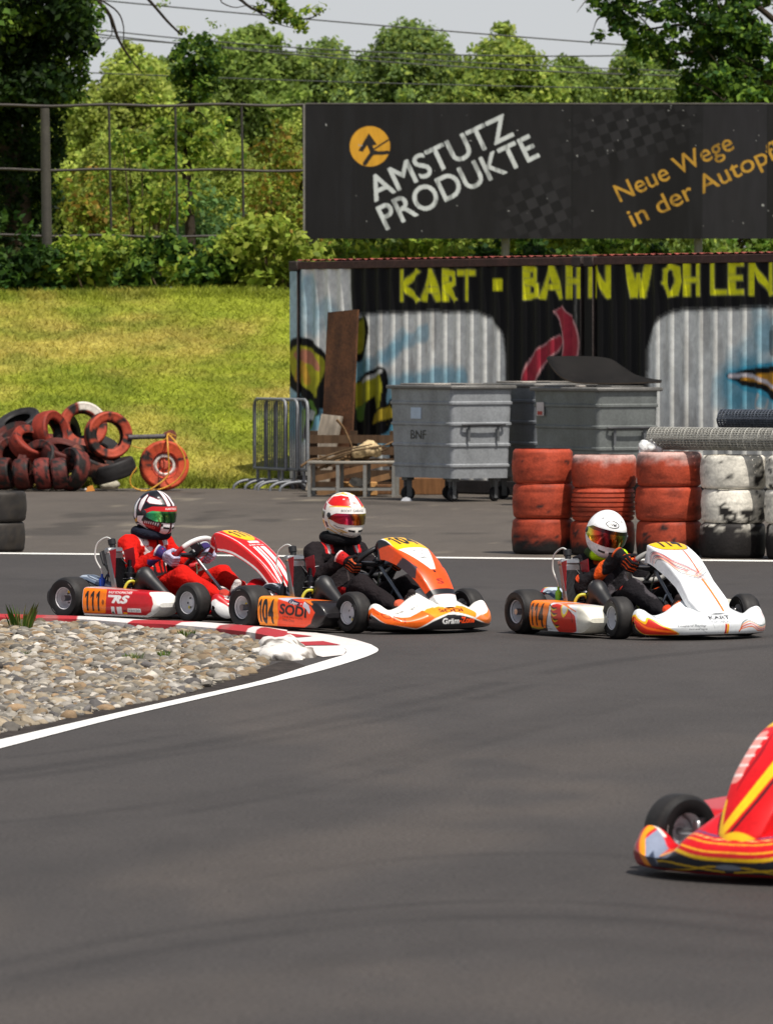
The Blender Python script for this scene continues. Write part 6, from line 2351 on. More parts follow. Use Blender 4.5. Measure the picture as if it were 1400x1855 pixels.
    tubes('exhaust', [(smooth_path([(.24, -.30, .20), (.10, -.27, .19), (-.04, -.25, .20), (-.15, -.24, .21)], 24), list(np.interp(np.linspace(0, 1, 24), [0, .25, .5, .8, 1], [.018, .032, .045, .04, .02])), s(96, 90, 86))], M_METAL, o, 60)
    tubes('fuel_line', [(smooth_path([(.62, -.05, .22), (.56, -.12, .28), (.58, -.14, .22), (.62, -.12, .12)], 20), .006, s(150, 160, 60)), (smooth_path([(.60, -.02, .36), (.66, -.08, .30), (.64, -.10, .2)], 16), .005, s(60, 66, 40))], M_PLASTIC, o, 70)
    return o
# =================================================================== drivers
def helm_r(az, el):
    """distance from the helmet's centre to its shell (degrees in)"""
    a, e = np.radians(az), np.radians(el)
    x, y, z = np.cos(e) * np.cos(a), np.cos(e) * np.sin(a), np.sin(e)
    r = 1 / np.sqrt((x / .140) ** 2 + (y / .119) ** 2 + (z / .140) ** 2)
    r = r + .026 * np.exp(-(az / 42) ** 2) * np.exp(-((el + 40) / 19) ** 2)
    r = r + .008 * np.exp(-((np.abs(az) - 180) / 50) ** 2) * np.exp(-((el - 5) / 35) ** 2)
    r = r + .005 * np.exp(-(az / 60) ** 2) * np.exp(-((el - 27) / 8) ** 2)
    return r
def helm_pt(az, el, off=0.0):
    a, e = np.radians(az), np.radians(el)
    r = helm_r(az, el) + off
    P = np.stack([np.cos(e) * np.cos(a) * r, np.cos(e) * np.sin(a) * r, np.sin(e) * r], -1)
    lowz = -.128 - .012 * np.cos(a)
    P[..., 2] = np.maximum(P[..., 2], lowz)
    return P

def build_helmet(parent, pos, yaw, pitch, roll, cv, visor_cv, strip_cv):
    h = empty('helmet', pos)
    h.parent = parent
    h.rotation_euler = (roll, pitch, yaw)
    h.scale = (1.06, 1.06, 1.07)
    az, el = np.linspace(-180, 180, 320), np.linspace(-66, 90, 180)
    A, E = np.meshgrid(az, el, indexing='ij')
    C = cv(np.c_[A.ravel(), E.ravel()], .6)
    mb = MB()
    P = helm_pt(A, E)
    P[-1] = P[0]
    mb.grid(P, C.reshape(P.shape))
    k = MB()
    ring = P[:-1, 0] * (1, 1, 1)
    mb.add(np.r_[ring * (.86, .86, 1) + (0, 0, .004)], [tuple(range(len(ring)))[::-1]], s(20, 20, 22))
    mb.grid(np.stack([np.r_[ring, ring[:1]], np.r_[ring * (.86, .86, 1) + (0, 0, .004), (ring * (.86, .86, 1) + (0, 0, .004))[:1]]], 1), s(24, 24, 26))
    mb.build('helmet_shell', M_GLOSS, h, 50)
    # visor
    az = np.linspace(-84, 84, 120)
    t = np.linspace(0, 1, 40)
    lo = -17 + 9 * smooth(45, 84, np.abs(az))
    hi = 22 - 10 * smooth(55, 84, np.abs(az))
    A = np.repeat(az[:, None], 40, 1)
    E = lo[:, None] + (hi - lo)[:, None] * t
    P = helm_pt(A, E, .0055)
    C = visor_cv(np.c_[A.ravel(), E.ravel()], .5)
    mb = MB()
    shell(mb, P, C.reshape(P.shape), .004, s(10, 10, 12))
    v = mb.build('visor', M_VISOR, h, 60)
    if strip_cv is not None:
        E = np.maximum(lo, hi - 12)[:, None] + (hi - np.maximum(lo, hi - 12))[:, None] * t
        P = helm_pt(A, E, .0072)
        C = strip_cv(np.c_[A.ravel(), E.ravel()], .4)
        mb = MB()
        shell(mb, P, C.reshape(P.shape), .0012)
        mb.build('sun_strip', M_GLOSS, v, 60)
    for sy in (-1, 1):
        mb = MB()
        p = helm_pt(np.array(82.0 * sy), np.array(3.0), -.002)
        mb.lathe([(.017, 0), (.017, .009), (.013, .012), (0, .012)], sp_dark, 18, frame(p, z=(.1, sy, 0)))
        mb.build('visor_pivot', M_PLASTIC, h)
    # vents: chin and brow
    for a0, e0, w_, h_, vc in ((-14, -30, 9, 2.0, s(18, 18, 20)), (14, -30, 9, 2.0, s(18, 18, 20)), (-40, 50, 4, 2, s(186, 186, 188)), (40, 50, 4, 2, s(186, 186, 188))):
        AA, EE = np.meshgrid(np.linspace(a0 - w_, a0 + w_, 9), np.linspace(e0 - h_, e0 + h_, 4), indexing='ij')
        mb = MB()
        shell(mb, helm_pt(AA, EE, .0025), vc, .002)
        mb.build('vent', M_PLASTIC, h)
    return h
sp_dark = s(40, 40, 44)

WC, WAX = np.array([.555, 0, .425]), np.array([-.72, 0, .69]) / np.linalg.norm([-.72, 0, .69])
WUP = np.array([WAX[2], 0, -WAX[0]])
def rim_at(a):
    """point, tangent and outward direction of the steering wheel rim, a degrees from the top (+ = left)"""
    a = RAD(a)
    p = WC + WUP * math.cos(a) * .145 + np.array([0, 1, 0]) * math.sin(a) * .165
    t = -WUP * math.sin(a) * .145 + np.array([0, 1, 0]) * math.cos(a) * .165
    return p, t / np.linalg.norm(t), (p - WC) / np.linalg.norm(p - WC)

def build_driver(sp):
    lean, fwd, low = sp.get('lean', 0), sp.get('fwd', 0), sp.get('low', 0)
    sy = lambda v, l=1.0: np.array([v[0] + fwd * l, v[1] + lean * l, v[2] - low * l])
    pel, bel, che, nek = sy((.21, 0, .16), 0), sy((.15, 0, .29), .4), sy((.13, 0, .43), .8), sy((.155, 0, .555), 1)
    head = np.array(sp['head'])
    prim = [(pel, bel, .135, .135, ((1, 0, 0), .85)), (bel, che, .135, .150, ((1, 0, 0), .78)), (che, nek, .11, .065, ((1, 0, 0), .85)), (nek, head + (-.03, 0, -.10), .065, .065)]
    hands, wrist = {}, {}
    for side in (-1, 1):
        sh = sy((.13, .165 * side, .475), 1)
        el = np.array([.27 + fwd * .6, .285 * side + lean * .6, .325 - low * .4]) + np.array(sp.get('elbow', (0, 0, 0)))
        a = sp['grip'][0 if side < 0 else 1]
        p, t, r = rim_at(a)
        w = p + r * .055 + WAX * .065 - np.array([.015, 0, .0])
        hands[side], wrist[side] = (p, t, r), w
        prim += [(che + (0, .06 * side, .03), sh, .085, .072), (sh, el, .066, .052), (el, w, .053, .040)]
        hip = np.array([.25, .085 * side, .15])
        kn = np.array([.64, .195 * side, .285])
        an = np.array([.965, .135 * side, .125])
        prim += [(pel + (.02, .05 * side, 0), hip, .1, .095), (hip, kn, .088, .064), (kn, an, .062, .043)]
    def folds(G):
        return (fbm(G * (30, 30, 16), 5, 3) - .5) * .020 + (fbm(G * (11, 11, 46), 9, 2) - .5) * .016
    V, F = body_surface(prim, .0105, .035, folds)
    mb = MB()
    mb.add(V, F[:, ::-1], sp['suit'](V, sh))
    o = mb.build('person', M_CLOTH, None, 70, (sp['pos'][0], sp['pos'][1], 0), (0, 0, sp['rz']))
    tag(o, sp['plabel'], 'person', 'kart drivers')
    # neck collar
    tt = np.linspace(0, 2 * math.pi, 40, endpoint=False)
    base = (nek + head + (-.02, 0, -.13)) / 2 + (0.0, 0, .0)
    mb = MB()
    mb.tube(np.c_[base[0] + .005 + np.cos(tt) * .095, base[1] + np.sin(tt) * .105, base[2] + .012 * np.cos(tt) * -1 + 0 * tt], .036, sp['collar'](tt), 14, closed=True)
    mb.build('neck_brace', M_CLOTH, o, 80)
    # gloves
    for side in (-1, 1):
        p, t, r = hands[side]
        n = WAX
        w = wrist[side]
        q = []
        q.append((w, p + r * .040 + n * .036, .032, .032))
        q.append((p + r * .042 + n * .030 - t * .026, p + r * .042 + n * .030 + t * .026, .022, .022))
        tip_c = []
        for k, (off, ln) in enumerate(((-.030, .9), (-.010, 1.05), (.010, 1.0), (.030, .82))):
            b0 = p + t * off
            k0, k1, k2, k3 = b0 + r * .042 + n * .012, b0 + r * .032 - n * .024 * ln, b0 - r * .006 - n * .034 * ln, b0 - r * .030 * ln - n * .014
            q += [(p + r * .045 + n * .03 + t * off * .8, k0, .016, .0125), (k0, k1, .0122, .0115), (k1, k2, .0115, .0108), (k2, k3, .0108, .0095)]
        th = [p + r * .03 + n * .038 + (t * .03), p + r * .004 + n * .034 + t * .045, p - r * .022 + n * .020 + t * .040]
        q += [(p + r * .045 + n * .04 + t * .012, th[0], .016, .0135), (th[0], th[1], .0135, .0125), (th[1], th[2], .012, .0105)]
        V, F = body_surface(q, .0048, .006)
        mb = MB()
        mb.add(V, F[:, ::-1], sp['glove'](V, p, t, r, n, w))
        mb.build('glove', M_CLOTH, o, 70)
        # cuff of the glove over the sleeve
        d = (w - (p + r * .04 + n * .036))
        d /= np.linalg.norm(d)
        mb = MB()
        mb.lathe([(.034, -.03), (.040, -.02), (.0445, .015), (.046, .03), (.041, .032)], np.array([sp['cuff'][0], sp['cuff'][0], sp['cuff'][0], sp['cuff'][1], sp['cuff'][1]]), 24, frame(w, z=d))
        mb.build('cuff', M_CLOTH, o, 60)
        # boots
        an = np.array([.965, .135 * side, .125])
        q = [(an + (-.02, 0, .035), an, .047, .046), (an, an + (.035, 0, -.035), .045, .038), (an + (.02, 0, -.03), an + (.085, 0, .075), .037, .033), (an + (.085, 0, .075), an + (.10, 0, .125), .034, .026)]
        V, F = body_surface(q, .0075, .02)
        mb = MB()
        mb.add(V, F[:, ::-1], sp['boot'](V, an))
        mb.build('boot', M_CLOTH, o, 60)
    build_helmet(o, head, RAD(sp.get('yaw', 0)), RAD(sp.get('pitch', 0)), RAD(sp.get('roll', 0)), sp['helmet'], sp['visor'], sp['strip'])
    return o
# =================================================================== the four karts and their drivers
def heading_pose(px, py, theta):
    """origin and turn of a kart from where its near rear wheel stands"""
    g = ground(px, py)
    th = RAD(theta)
    left = np.array([math.sin(th), math.cos(th)])
    return g[:2] + RT * left, -th

OR_, YE_, RD_, BK_, WH_ = s(250, 128, 6), s(244, 186, 20), s(200, 26, 30), s(18, 18, 20), s(232, 232, 230)
LW = 0.0
# ------------------------------------------------ red kart 111
def spec_red():
    pod = Canvas(s(226, 224, 218))
    pod.poly([(.185, .045), (.72, .045), (.765, .07), (.785, .12), (.77, .165), (.73, .20), (.185, .215)], s(186, 24, 34))
    pod.poly([(.182, .050), (.182, .205), (.192, .212), (.375, .207), (.39, .195), (.388, .10), (.38, .058), (.37, .050)], OR_)
    pod.number('111', .200, .062, .132, .048, .012, BK_)
    pod.ell((.362, .122), (.011, .018), s(90, 50, 30), a=.8)
    pod.text('RALF SCHUMACHER', .405, .182, .015, WH_, shear=.15, width=.20, bold=.02)
    pod.poly([(.405, .172), (.50, .172), (.515, .160), (.50, .150), (.485, .158), (.405, .158)], WH_)
    pod.text('RS', .445, .122, .048, WH_, shear=.35, width=.145, bold=.09)
    pod.poly([(.432, .050), (.462, .050), (.462, .096), (.432, .096)], WH_)
    pod.poly([(.480, .050), (.525, .050), (.525, .096), (.480, .096)], WH_)
    pod.poly([(.432, .05), (.46, .05), (.45, .066), (.438, .062)], s(70, 90, 70))
    pod.poly([(.57, .064), (.685, .064), (.685, .088), (.575, .088)], WH_)
    pod.text('Leopold Jach', .578, .070, .014, BK_, width=.10, bold=.02)
    for k, c in enumerate((BK_, RD_, YE_)):
        pod.poly([(.535, .075 - k * .008), (.567, .075 - k * .008), (.567, .067 - k * .008), (.535, .067 - k * .008)], c)
    pod.poly([(.405, .215), (.50, .211), (.49, .23), (.41, .235)], WH_)
    nose = Canvas(s(190, 22, 30))
    nose.func(lambda P: (P[:, 1] < .012).astype(float), BK_)
    nose.poly([(-.70, .0), (-.46, .0), (-.43, .05), (-.50, .10), (-.60, .15), (-.70, .3)], WH_)
    nose.poly([(-.43, .02), (-.05, .02), (-.05, .12), (-.30, .13), (-.47, .12)], s(186, 20, 30))
    nose.text('KARTBOX', -.42, .045, .030, WH_, width=.17, bold=.02)
    nose.poly([(-.12, .14), (.12, .14), (.16, .26), (-.16, .26)], WH_)
    nose.stripe([(-.45, .16), (-.3, .155), (-.16, .2)], .018, WH_)
    fa = Canvas(s(206, 24, 26))
    fa.stripe([(-.108, -.02), (-.118, -.3), (-.095, -.6), (-.05, -.85)], .005, WH_)
    fa.stripe([(.108, -.02), (.118, -.3), (.095, -.6), (.05, -.85)], .005, WH_)
    fa.stripe([(-.225, -.02), (-.24, -.12), (-.215, -.3), (-.17, -.55), (-.13, -.8)], .012, WH_)
    fa.poly([(-.26, 0.01), (.26, 0.01), (.26, -.012), (-.26, -.012)], WH_)
    fa.ell((0, -.235), (.092, .125), s(252, 190, 10))
    fa.number('111', -.072, -.30, .115, .050, .010, BK_)
    for x in (-.06, .0, .05):
        fa.poly([(x - .016, -.03), (x + .016, -.03), (x + .012, -.085), (x - .012, -.085)], WH_)
    fa.poly([(-.05, -.365), (.05, -.365), (.05, -.39), (-.05, -.39)], WH_)
    fa.text('KARTBOX', -.07, -.42, .018, WH_, width=.14)
    for x, w in ((-.048, .022), (-.018, .018), (.035, .05)):
        fa.poly([(x - w / 2, -.43), (x + w / 2, -.43), (x + w * .42, -.70), (x + w * .1, -.86), (x - w * .42, -.74)], WH_)
    fa.ell((-.165, -.115), (.012, .018), WH_)
    fa.ell((-.165, -.105), (.006, .008), BK_)
    gu = Canvas(s(92, 104, 122))
    gu.stripe([(-.1, -.42), (.27, -.42)], .02, s(170, 180, 192))
    return dict(pod=pod, podbase=s(226, 224, 218), nose=nose, fairing=fa, fin=s(120, 16, 20), guard=gu, frame=s(200, 24, 26), bottlecol=s(30, 70, 170),
                wheelcol=lambda a: WH_ * .85 if abs(a) < 62 else (s(150, 20, 28) if abs(a) < 140 else s(170, 26, 30)))
def suit_red(V, sh):
    C = np.tile(s(196, 26, 18), (len(V), 1))
    x, y, z = V.T
    ay = np.abs(y)
    C[(z > .475) & (ay > .075) & (ay < .135) & (x > .10)] = s(226, 222, 220)       # shoulder patches
    C[(z > .50) & (ay > .098) & (ay < .106)] = s(40, 40, 60)
    m = (x > .20) & (z > .34) & (z < .47) & (ay > .05) & (ay < .10) & (x < .4)
    C[m] = s(226, 220, 216)
    C[m & (np.abs(z - .40) < .012)] = s(40, 40, 50)
    C[(x > .16) & (x < .36) & (ay < .012) & (z > .3)] = s(60, 20, 20)                # zip
    C[(np.abs(z - .285) < .016) & (ay < .17) & (x < .36)] = s(34, 30, 34)            # belt
    C[(x > .14) & (x < .36) & (np.abs(ay - .05) < .012) & (z < .40) & (z > .28)] = s(34, 30, 34)
    C[(ay > .215) & (np.abs(z - .43) < .012) & (x < .22)] = WH_                      # sleeve mark
    C[(ay > .22) & (np.abs(z - .395) < .004) & (x < .24)] = WH_
    C[(x > .40) & (z > .30) & (ay > .17) & (np.abs(z - .36) < .03) & (x < .47)] = s(66, 54, 110)
    return C
def glove_f(a, b, c):
    def f(V, p, t, r, n, w):
        q = (V - p) @ n
        u = (V - p) @ t
        C = np.tile(a, (len(V), 1))
        C[q > .048] = b
        C[(np.abs(u) % .021 < .005) & (q < .02)] = c
        return C
    return f
def boots(a, b, c):
    def f(V, an):
        C = np.tile(a, (len(V), 1))
        d = V - an
        C[d[:, 2] > .04] = b
        C[(d[:, 0] > .07) & (d[:, 2] > .05)] = a
        C[np.abs(d[:, 0] - d[:, 2] - .02) < .008] = c
        return C
    return f
def helmet_red():
    h = Canvas(s(20, 20, 24))
    W = s(234, 230, 230)
    m = s(120, 16, 40)
    for sg in (-1, 1):
        f = lambda pts: [(sg * a, e) for a, e in pts]
        h.poly(f([(3, 24), (3, 88), (34, 88), (26, 60), (20, 40), (18, 24)]), m)
        h.poly(f([(4.5, 24), (4.5, 88), (31, 88), (23, 60), (17, 40), (15.5, 24)]), W)
        h.poly(f([(30, 28), (34, 42), (60, 52), (84, 56), (86, 36), (70, 30)]), m)
        h.poly(f([(33, 29), (37, 40), (60, 49), (82, 53), (83, 38), (70, 32)]), W)
        h.poly(f([(90, 30), (90, 58), (104, 64), (116, 40), (112, 10), (98, 2)]), m)
        h.poly(f([(92, 30), (92, 55), (103, 60), (112, 38), (109, 12), (99, 6)]), W)
        h.poly(f([(122, 20), (124, 40), (132, 42), (136, -12), (124, -22), (118, -8)]), W)
        h.poly(f([(144, 50), (160, 50), (162, -10), (150, -18)]), m)
        h.poly(f([(116, -16), (150, -26), (150, -32), (110, -26)]), s(206, 160, 50))
        h.poly(f([(84, -6), (112, -10), (118, -26), (84, -40), (70, -36), (96, -22)]), W)
        h.poly(f([(30, -22), (84, -20), (92, -30), (70, -44), (30, -52)]), s(130, 20, 30))
        h.poly(f([(34, -20), (80, -17), (88, -24), (34, -32)]), s(30, 30, 34))
        for k in range(7):
            h.poly(f([(36 + k * 7, -21), (39 + k * 7, -21), (41 + k * 7, -29), (38 + k * 7, -29)]), W)
        h.poly(f([(3.5, -20), (29, -20), (29, -60), (3.5, -60)]), W)
        h.poly(f([(24, -22), (30, -22), (30, -30), (24, -28)]), BK_)
        h.stripe(f([(30, -56), (70, -48), (110, -34), (150, -40)]), 3, W)
    h.poly([(-3.4, -62), (3.4, -62), (3.4, 90), (-3.4, 90)], s(110, 16, 34))
    h.poly([(-2, -62), (2, -62), (2, 90), (-2, 90)], BK_)
    h.text('SPEED', -86, -41, 8, s(220, 110, 100), width=40)
    return h
def visor_cols(stops):  # iridium tint, with reflected bands painted into the visor colour
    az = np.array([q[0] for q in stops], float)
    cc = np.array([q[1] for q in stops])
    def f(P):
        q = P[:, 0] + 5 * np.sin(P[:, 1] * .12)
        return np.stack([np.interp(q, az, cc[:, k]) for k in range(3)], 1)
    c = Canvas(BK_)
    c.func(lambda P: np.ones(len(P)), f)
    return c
def strip(base, body, col, w, h0=5, x=None):
    c = Canvas(base)
    c.text(body, -w / 2 if x is None else x, 14, h0, col, width=w, bold=.03)
    return c

pos, rz = heading_pose(129, 1121.5, 40)
sp = spec_red()
sp.update(pos=pos, rz=rz, steer=RAD(-7), spin=.3, wb=.965, dxn=.03, dxf=.10, label='red and white go-kart number 111, rearmost of the three', plabel='kart driver in a red suit with a black and white striped helmet',
          head=(.215, 0, .69), yaw=2, pitch=6, roll=0, grip=(-104, 100), suit=suit_red, collar=lambda t: s(28, 32, 44), glove=glove_f(s(168, 166, 190), s(40, 36, 60), s(196, 190, 210)), cuff=(s(60, 48, 100), s(226, 226, 230)),
          boot=boots(s(196, 190, 186), s(180, 60, 50), s(40, 40, 60)), helmet=helmet_red(), strip=strip(s(196, 24, 30), 'KARTBOX', WH_, 40, 5, -22),
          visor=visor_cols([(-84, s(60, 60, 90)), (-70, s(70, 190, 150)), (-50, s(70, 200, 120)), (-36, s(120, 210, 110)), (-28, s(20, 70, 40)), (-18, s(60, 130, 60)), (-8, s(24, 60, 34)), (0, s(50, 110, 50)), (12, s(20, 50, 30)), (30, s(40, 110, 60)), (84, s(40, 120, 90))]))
build_kart(sp)
build_driver(sp)

# ------------------------------------------------ orange kart 104
def spec_orange():
    pod = Canvas(s(26, 24, 26))
    pod.poly([(.16, .03), (.62, .03), (.70, .06), (.745, .13), (.70, .17), (.60, .205), (.16, .24)], s(238, 70, 22))
    pod.poly([(.16, .02), (.355, .03), (.395, .09), (.365, .235), (.16, .24)], s(255, 150, 14))
    pod.number('104', .186, .054, .145, .046, .009, BK_, .07)
    pod.text('SODI', .405, .116, .062, BK_, bold=.06, width=.26, shear=.0, ang=-.075)
    pod.text('FINE MOTION', .435, .092, .011, s(120, 30, 20), width=.19, ang=-.06)
    pod.text('Swiss Cross', .43, .070, .016, s(60, 20, 16), width=.115, ang=-.06, shear=.3)
    pod.poly([(.36, .205), (.48, .188), (.48, .21), (.42, .222)], s(196, 196, 210))
    pod.poly([(.478, .182), (.59, .165), (.59, .19), (.48, .208)], s(30, 26, 60))
    pod.text('L.Jeger', .492, .184, .016, WH_, width=.085, ang=-.13, shear=.2)
    pod.poly([(.59, .168), (.62, .165), (.62, .19), (.59, .194)], RD_)
    pod.poly([(.60, .177), (.611, .177), (.611, .183), (.60, .183)], WH_)
    pod.poly([(.625, .165), (.66, .15), (.695, .118), (.70, .14), (.68, .175), (.63, .195)], s(196, 198, 208))
    pod.stripe([(.50, .215), (.62, .205), (.71, .18)], .012, s(240, 120, 30))
    pod.poly([(.16, .235), (.40, .214), (.40, .26), (.16, .26)], s(250, 140, 24))
    nose = Canvas(s(236, 234, 228))
    nose.poly([(-.70, .06), (-.45, .045), (-.27, .00), (-.17, .055), (-.05, .10), (.0, .098), (.07, .088), (.25, .04), (.40, .02), (.7, .02), (.7, -.3), (-.7, -.3)], s(30, 29, 31))
    nose.poly([(-.70, .30), (-.70, .09), (-.47, .045), (-.27, .008), (-.13, .09), (-.20, .155), (-.30, .105), (-.44, .095), (-.58, .16)], s(242, 104, 22))
    nose.poly([(-.44, .092), (-.30, .10), (-.2, .16), (-.3, .14)], WH_)
    nose.poly([(-.155, .075), (-.02, .117), (.0, .12), (.03, .115), (.18, .07), (.215, .11), (.13, .175), (-.16, .17), (-.205, .14)], s(246, 150, 22))
    nose.poly([(.18, .065), (.32, .03), (.42, .02), (.48, .04), (.60, .05), (.64, .2), (.52, .22), (.46, .12), (.40, .10), (.30, .10)], s(244, 120, 24))
    nose.poly([(.34, .10), (.40, .13), (.42, .2), (.36, .16)], WH_)
    nose.text('SODI', -.10, .120, .030, s(110, 30, 16), bold=.06, width=.19)
    nose.text('Gräm', -.10, .040, .034, WH_, bold=.05, width=.13)
    nose.text('-Zone', .035, .042, .036, s(240, 80, 30), bold=.06, width=.135)
    nose.text('SODI', -.54, .095, .035, s(190, 60, 14), width=.2, ang=-.25)
    nose.text('SODI', .50, .07, .03, s(170, 50, 14), width=.12, ang=.3)
    nose.text('RACING', -.35, .15, .022, BK_, width=.09, ang=.5, bold=.03)
    nose.text('BOOST', -.24, .19, .018, BK_, width=.07, ang=.4, bold=.03)
    nose.text('BOOST GARAGE', .13, .195, .016, BK_, width=.12, ang=-.22)
    fa = Canvas(s(244, 84, 22))
    fa.poly([(-.30, .02), (.30, .02), (.30, -.03), (.15, -.06), (.20, -.13), (.118, -.30), (-.118, -.30), (-.20, -.13), (-.15, -.06), (-.30, -.03)], s(30, 29, 33))
    fa.poly([(-.26, .02), (-.15, -.02), (-.16, -.10), (-.26, -.16)], s(244, 78, 20))
    fa.poly([(.26, .02), (.15, -.02), (.16, -.10), (.26, -.16)], s(244, 78, 20))
    fa.blob([(-.10, -.10), (-.07, -.05), (0, -.035), (.07, -.05), (.10, -.10), (.112, -.20), (.11, -.35), (-.11, -.35), (-.112, -.20)], WH_)
    fa.blob([(-.09, -.14), (-.06, -.085), (0, -.075), (.06, -.085), (.09, -.14), (.108, -.22), (.114, -.36), (-.114, -.36), (-.108, -.22)], s(255, 192, 10))
    fa.number('104', -.088, -.29, .13, .054, .010, BK_, .07)
    fa.text('SODI KART', -.07, -.065, .016, s(200, 60, 40), width=.14)
    fa.poly([(-.118, -.35), (.118, -.35), (.02, -.58), (-.02, -.58)], WH_)
    for k in range(3):
        fa.text(['PUBLICATION', 'KARTING', 'RACING'][k], -.05 + .01 * k, -.395 - .035 * k, .014, s(90, 90, 96), width=.1 - .02 * k)
    fa.text('BELL', -.02, -.475, .016, BK_, width=.05, bold=.05)
    fa.stripe([(-.13, -.30), (-.11, -.46), (-.10, -.56), (-.09, -.7)], .003, s(60, 30, 20))
    fa.ell((0, -.60), (.011, .011), BK_)
    fa.text('S', -.02, -.70, .04, s(150, 40, 30), width=.05, bold=.06)
    fa.poly([(-.22, -.40), (-.14, -.42), (-.10, -.55), (-.16, -.60), (-.22, -.50)], s(70, 54, 60))
    fa.poly([(.22, -.40), (.14, -.42), (.10, -.55), (.16, -.60), (.22, -.50)], s(70, 54, 60))
    fa.poly([(-.3, -.735), (.3, -.735), (.3, -.78), (-.3, -.78)], s(30, 29, 33))
    fa.poly([(-.3, -.78), (.3, -.78), (.3, -1), (-.3, -1)], s(240, 240, 238))
    fa.text('SODI RACING', -.235, -.135, .013, s(130, 40, 20), width=.02)
    fa.ell((-.175, -.06), (.010, .010), s(170, 170, 176))
    gu = Canvas(s(30, 30, 34))
    gu.stripe([(-.1, -.43), (.0, -.40), (.27, -.42)], .02, s(196, 198, 204))
    return dict(pod=pod, podbase=s(30, 28, 30), nose=nose, fairing=fa, fin=s(40, 38, 40), guard=gu, frame=s(44, 44, 48), bottlecol=s(30, 32, 40), wheelcol=lambda a: s(26, 26, 28))
def suit_black(V, sh):
    C = np.tile(s(34, 29, 31), (len(V), 1))
    x, y, z = V.T
    ay = np.abs(y)
    m = (z > .478) & (ay > .085) & (ay < .145)
    C[m] = s(210, 34, 38)
    C[m & (np.abs(ay - .115) < .010)] = s(230, 220, 216)
    C[(x > .16) & (x < .36) & (ay < .006) & (z > .25)] = s(70, 62, 62)
    C[(ay > .16) & (np.abs((z - .40) + (x - .2) * .3) < .004) & (x < .3)] = s(20, 18, 20)
    C[(np.abs(x - .29) < .006) & (ay > .23) & (z < .42)] = s(226, 226, 230)
    t = (y < -.09) & (x > .28) & (x < .52) & (z > .13) & (z < .27)
    C[t] = s(190, 30, 32)
    C[t & (np.abs(x - .40 + (z - .2)) < .03)] = s(34, 29, 31)
    return C
def helmet_orange():
    h = Canvas(s(234, 231, 222))
    R, Yw = s(214, 26, 26), s(226, 178, 50)
    for sg in (-1, 1):
        f = lambda pts: [(sg * a, e) for a, e in pts]
        h.poly(f([(17, 27), (19, 60), (60, 66), (110, 58), (112, 36), (80, 30), (50, 28)]), R)
        h.poly(f([(20, 66), (60, 72), (112, 64), (112, 70), (60, 79), (20, 74)]), Yw)
        h.blob(f([(40, 80), (80, 78), (120, 82), (80, 88)]), s(236, 190, 60))
        h.poly(f([(118, 52), (170, 60), (170, 44), (118, 36)]), R)
        h.poly(f([(112, 32), (150, 36), (150, 18), (106, 14)]), s(150, 24, 36))
        h.poly(f([(106, 10), (150, 12), (150, -8), (112, -10)]), s(50, 20, 34))
        h.poly(f([(112, -14), (136, -14), (134, -34), (116, -32)]), Yw)
        h.poly(f([(96, -18), (110, -16), (106, -34), (92, -32)]), s(60, 24, 34))
        h.stripe(f([(88, -6), (84, -24), (60, -36), (36, -40)]), 3, Yw)
        h.stripe(f([(124, -42), (96, -40), (60, -50)]), 4, Yw)
        h.stripe(f([(90, 26), (60, 29), (20, 27)]), 3, Yw)
        h.poly(f([(34, -38), (58, -32), (40, -32), (20, -36)]), s(206, 160, 60))
        h.stripe(f([(66, -24), (50, -28), (34, -27)]), 2, s(60, 60, 64))
        h.poly(f([(80, -62), (180, -50), (180, -70), (80, -70)]), s(26, 26, 40))
        h.poly(f([(18, 26), (20.5, 26), (22, 60), (19.5, 60)]), BK_)
    h.text('BELL', -9, 34, 8, s(206, 60, 60), width=18, bold=.04)
    h.text('Patrick', -48, -50, 12, s(50, 50, 56), width=46, shear=.4, bold=-.005)
    return h
pos, rz = heading_pose(455, 1139.5, 51)
sp = spec_orange()
sp.update(pos=pos, rz=rz, steer=RAD(-2), spin=1.1, wb=.89, dxn=-.055, dxf=-.04, label='orange, white and black go-kart number 104, in the middle', plabel='kart driver in a black suit with a red, white and yellow helmet',
          head=(.215, 0, .715), yaw=-2, pitch=5, roll=0, grip=(-98, 96), suit=suit_black, collar=lambda t: s(20, 19, 21), glove=glove_f(s(30, 26, 28), s(190, 36, 30), s(200, 90, 50)), cuff=(s(180, 34, 34), s(226, 222, 222)),
          boot=boots(s(40, 34, 34), s(206, 96, 70), s(226, 220, 216)), helmet=helmet_orange(), strip=strip(s(236, 234, 230), 'BOOST GARAGE', BK_, 62, 5.5, -44),
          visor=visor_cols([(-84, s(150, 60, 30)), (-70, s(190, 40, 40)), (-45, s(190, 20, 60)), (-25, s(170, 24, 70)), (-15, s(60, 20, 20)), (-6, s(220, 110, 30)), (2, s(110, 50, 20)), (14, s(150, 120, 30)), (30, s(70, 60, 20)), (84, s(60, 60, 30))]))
build_kart(sp)
build_driver(sp)

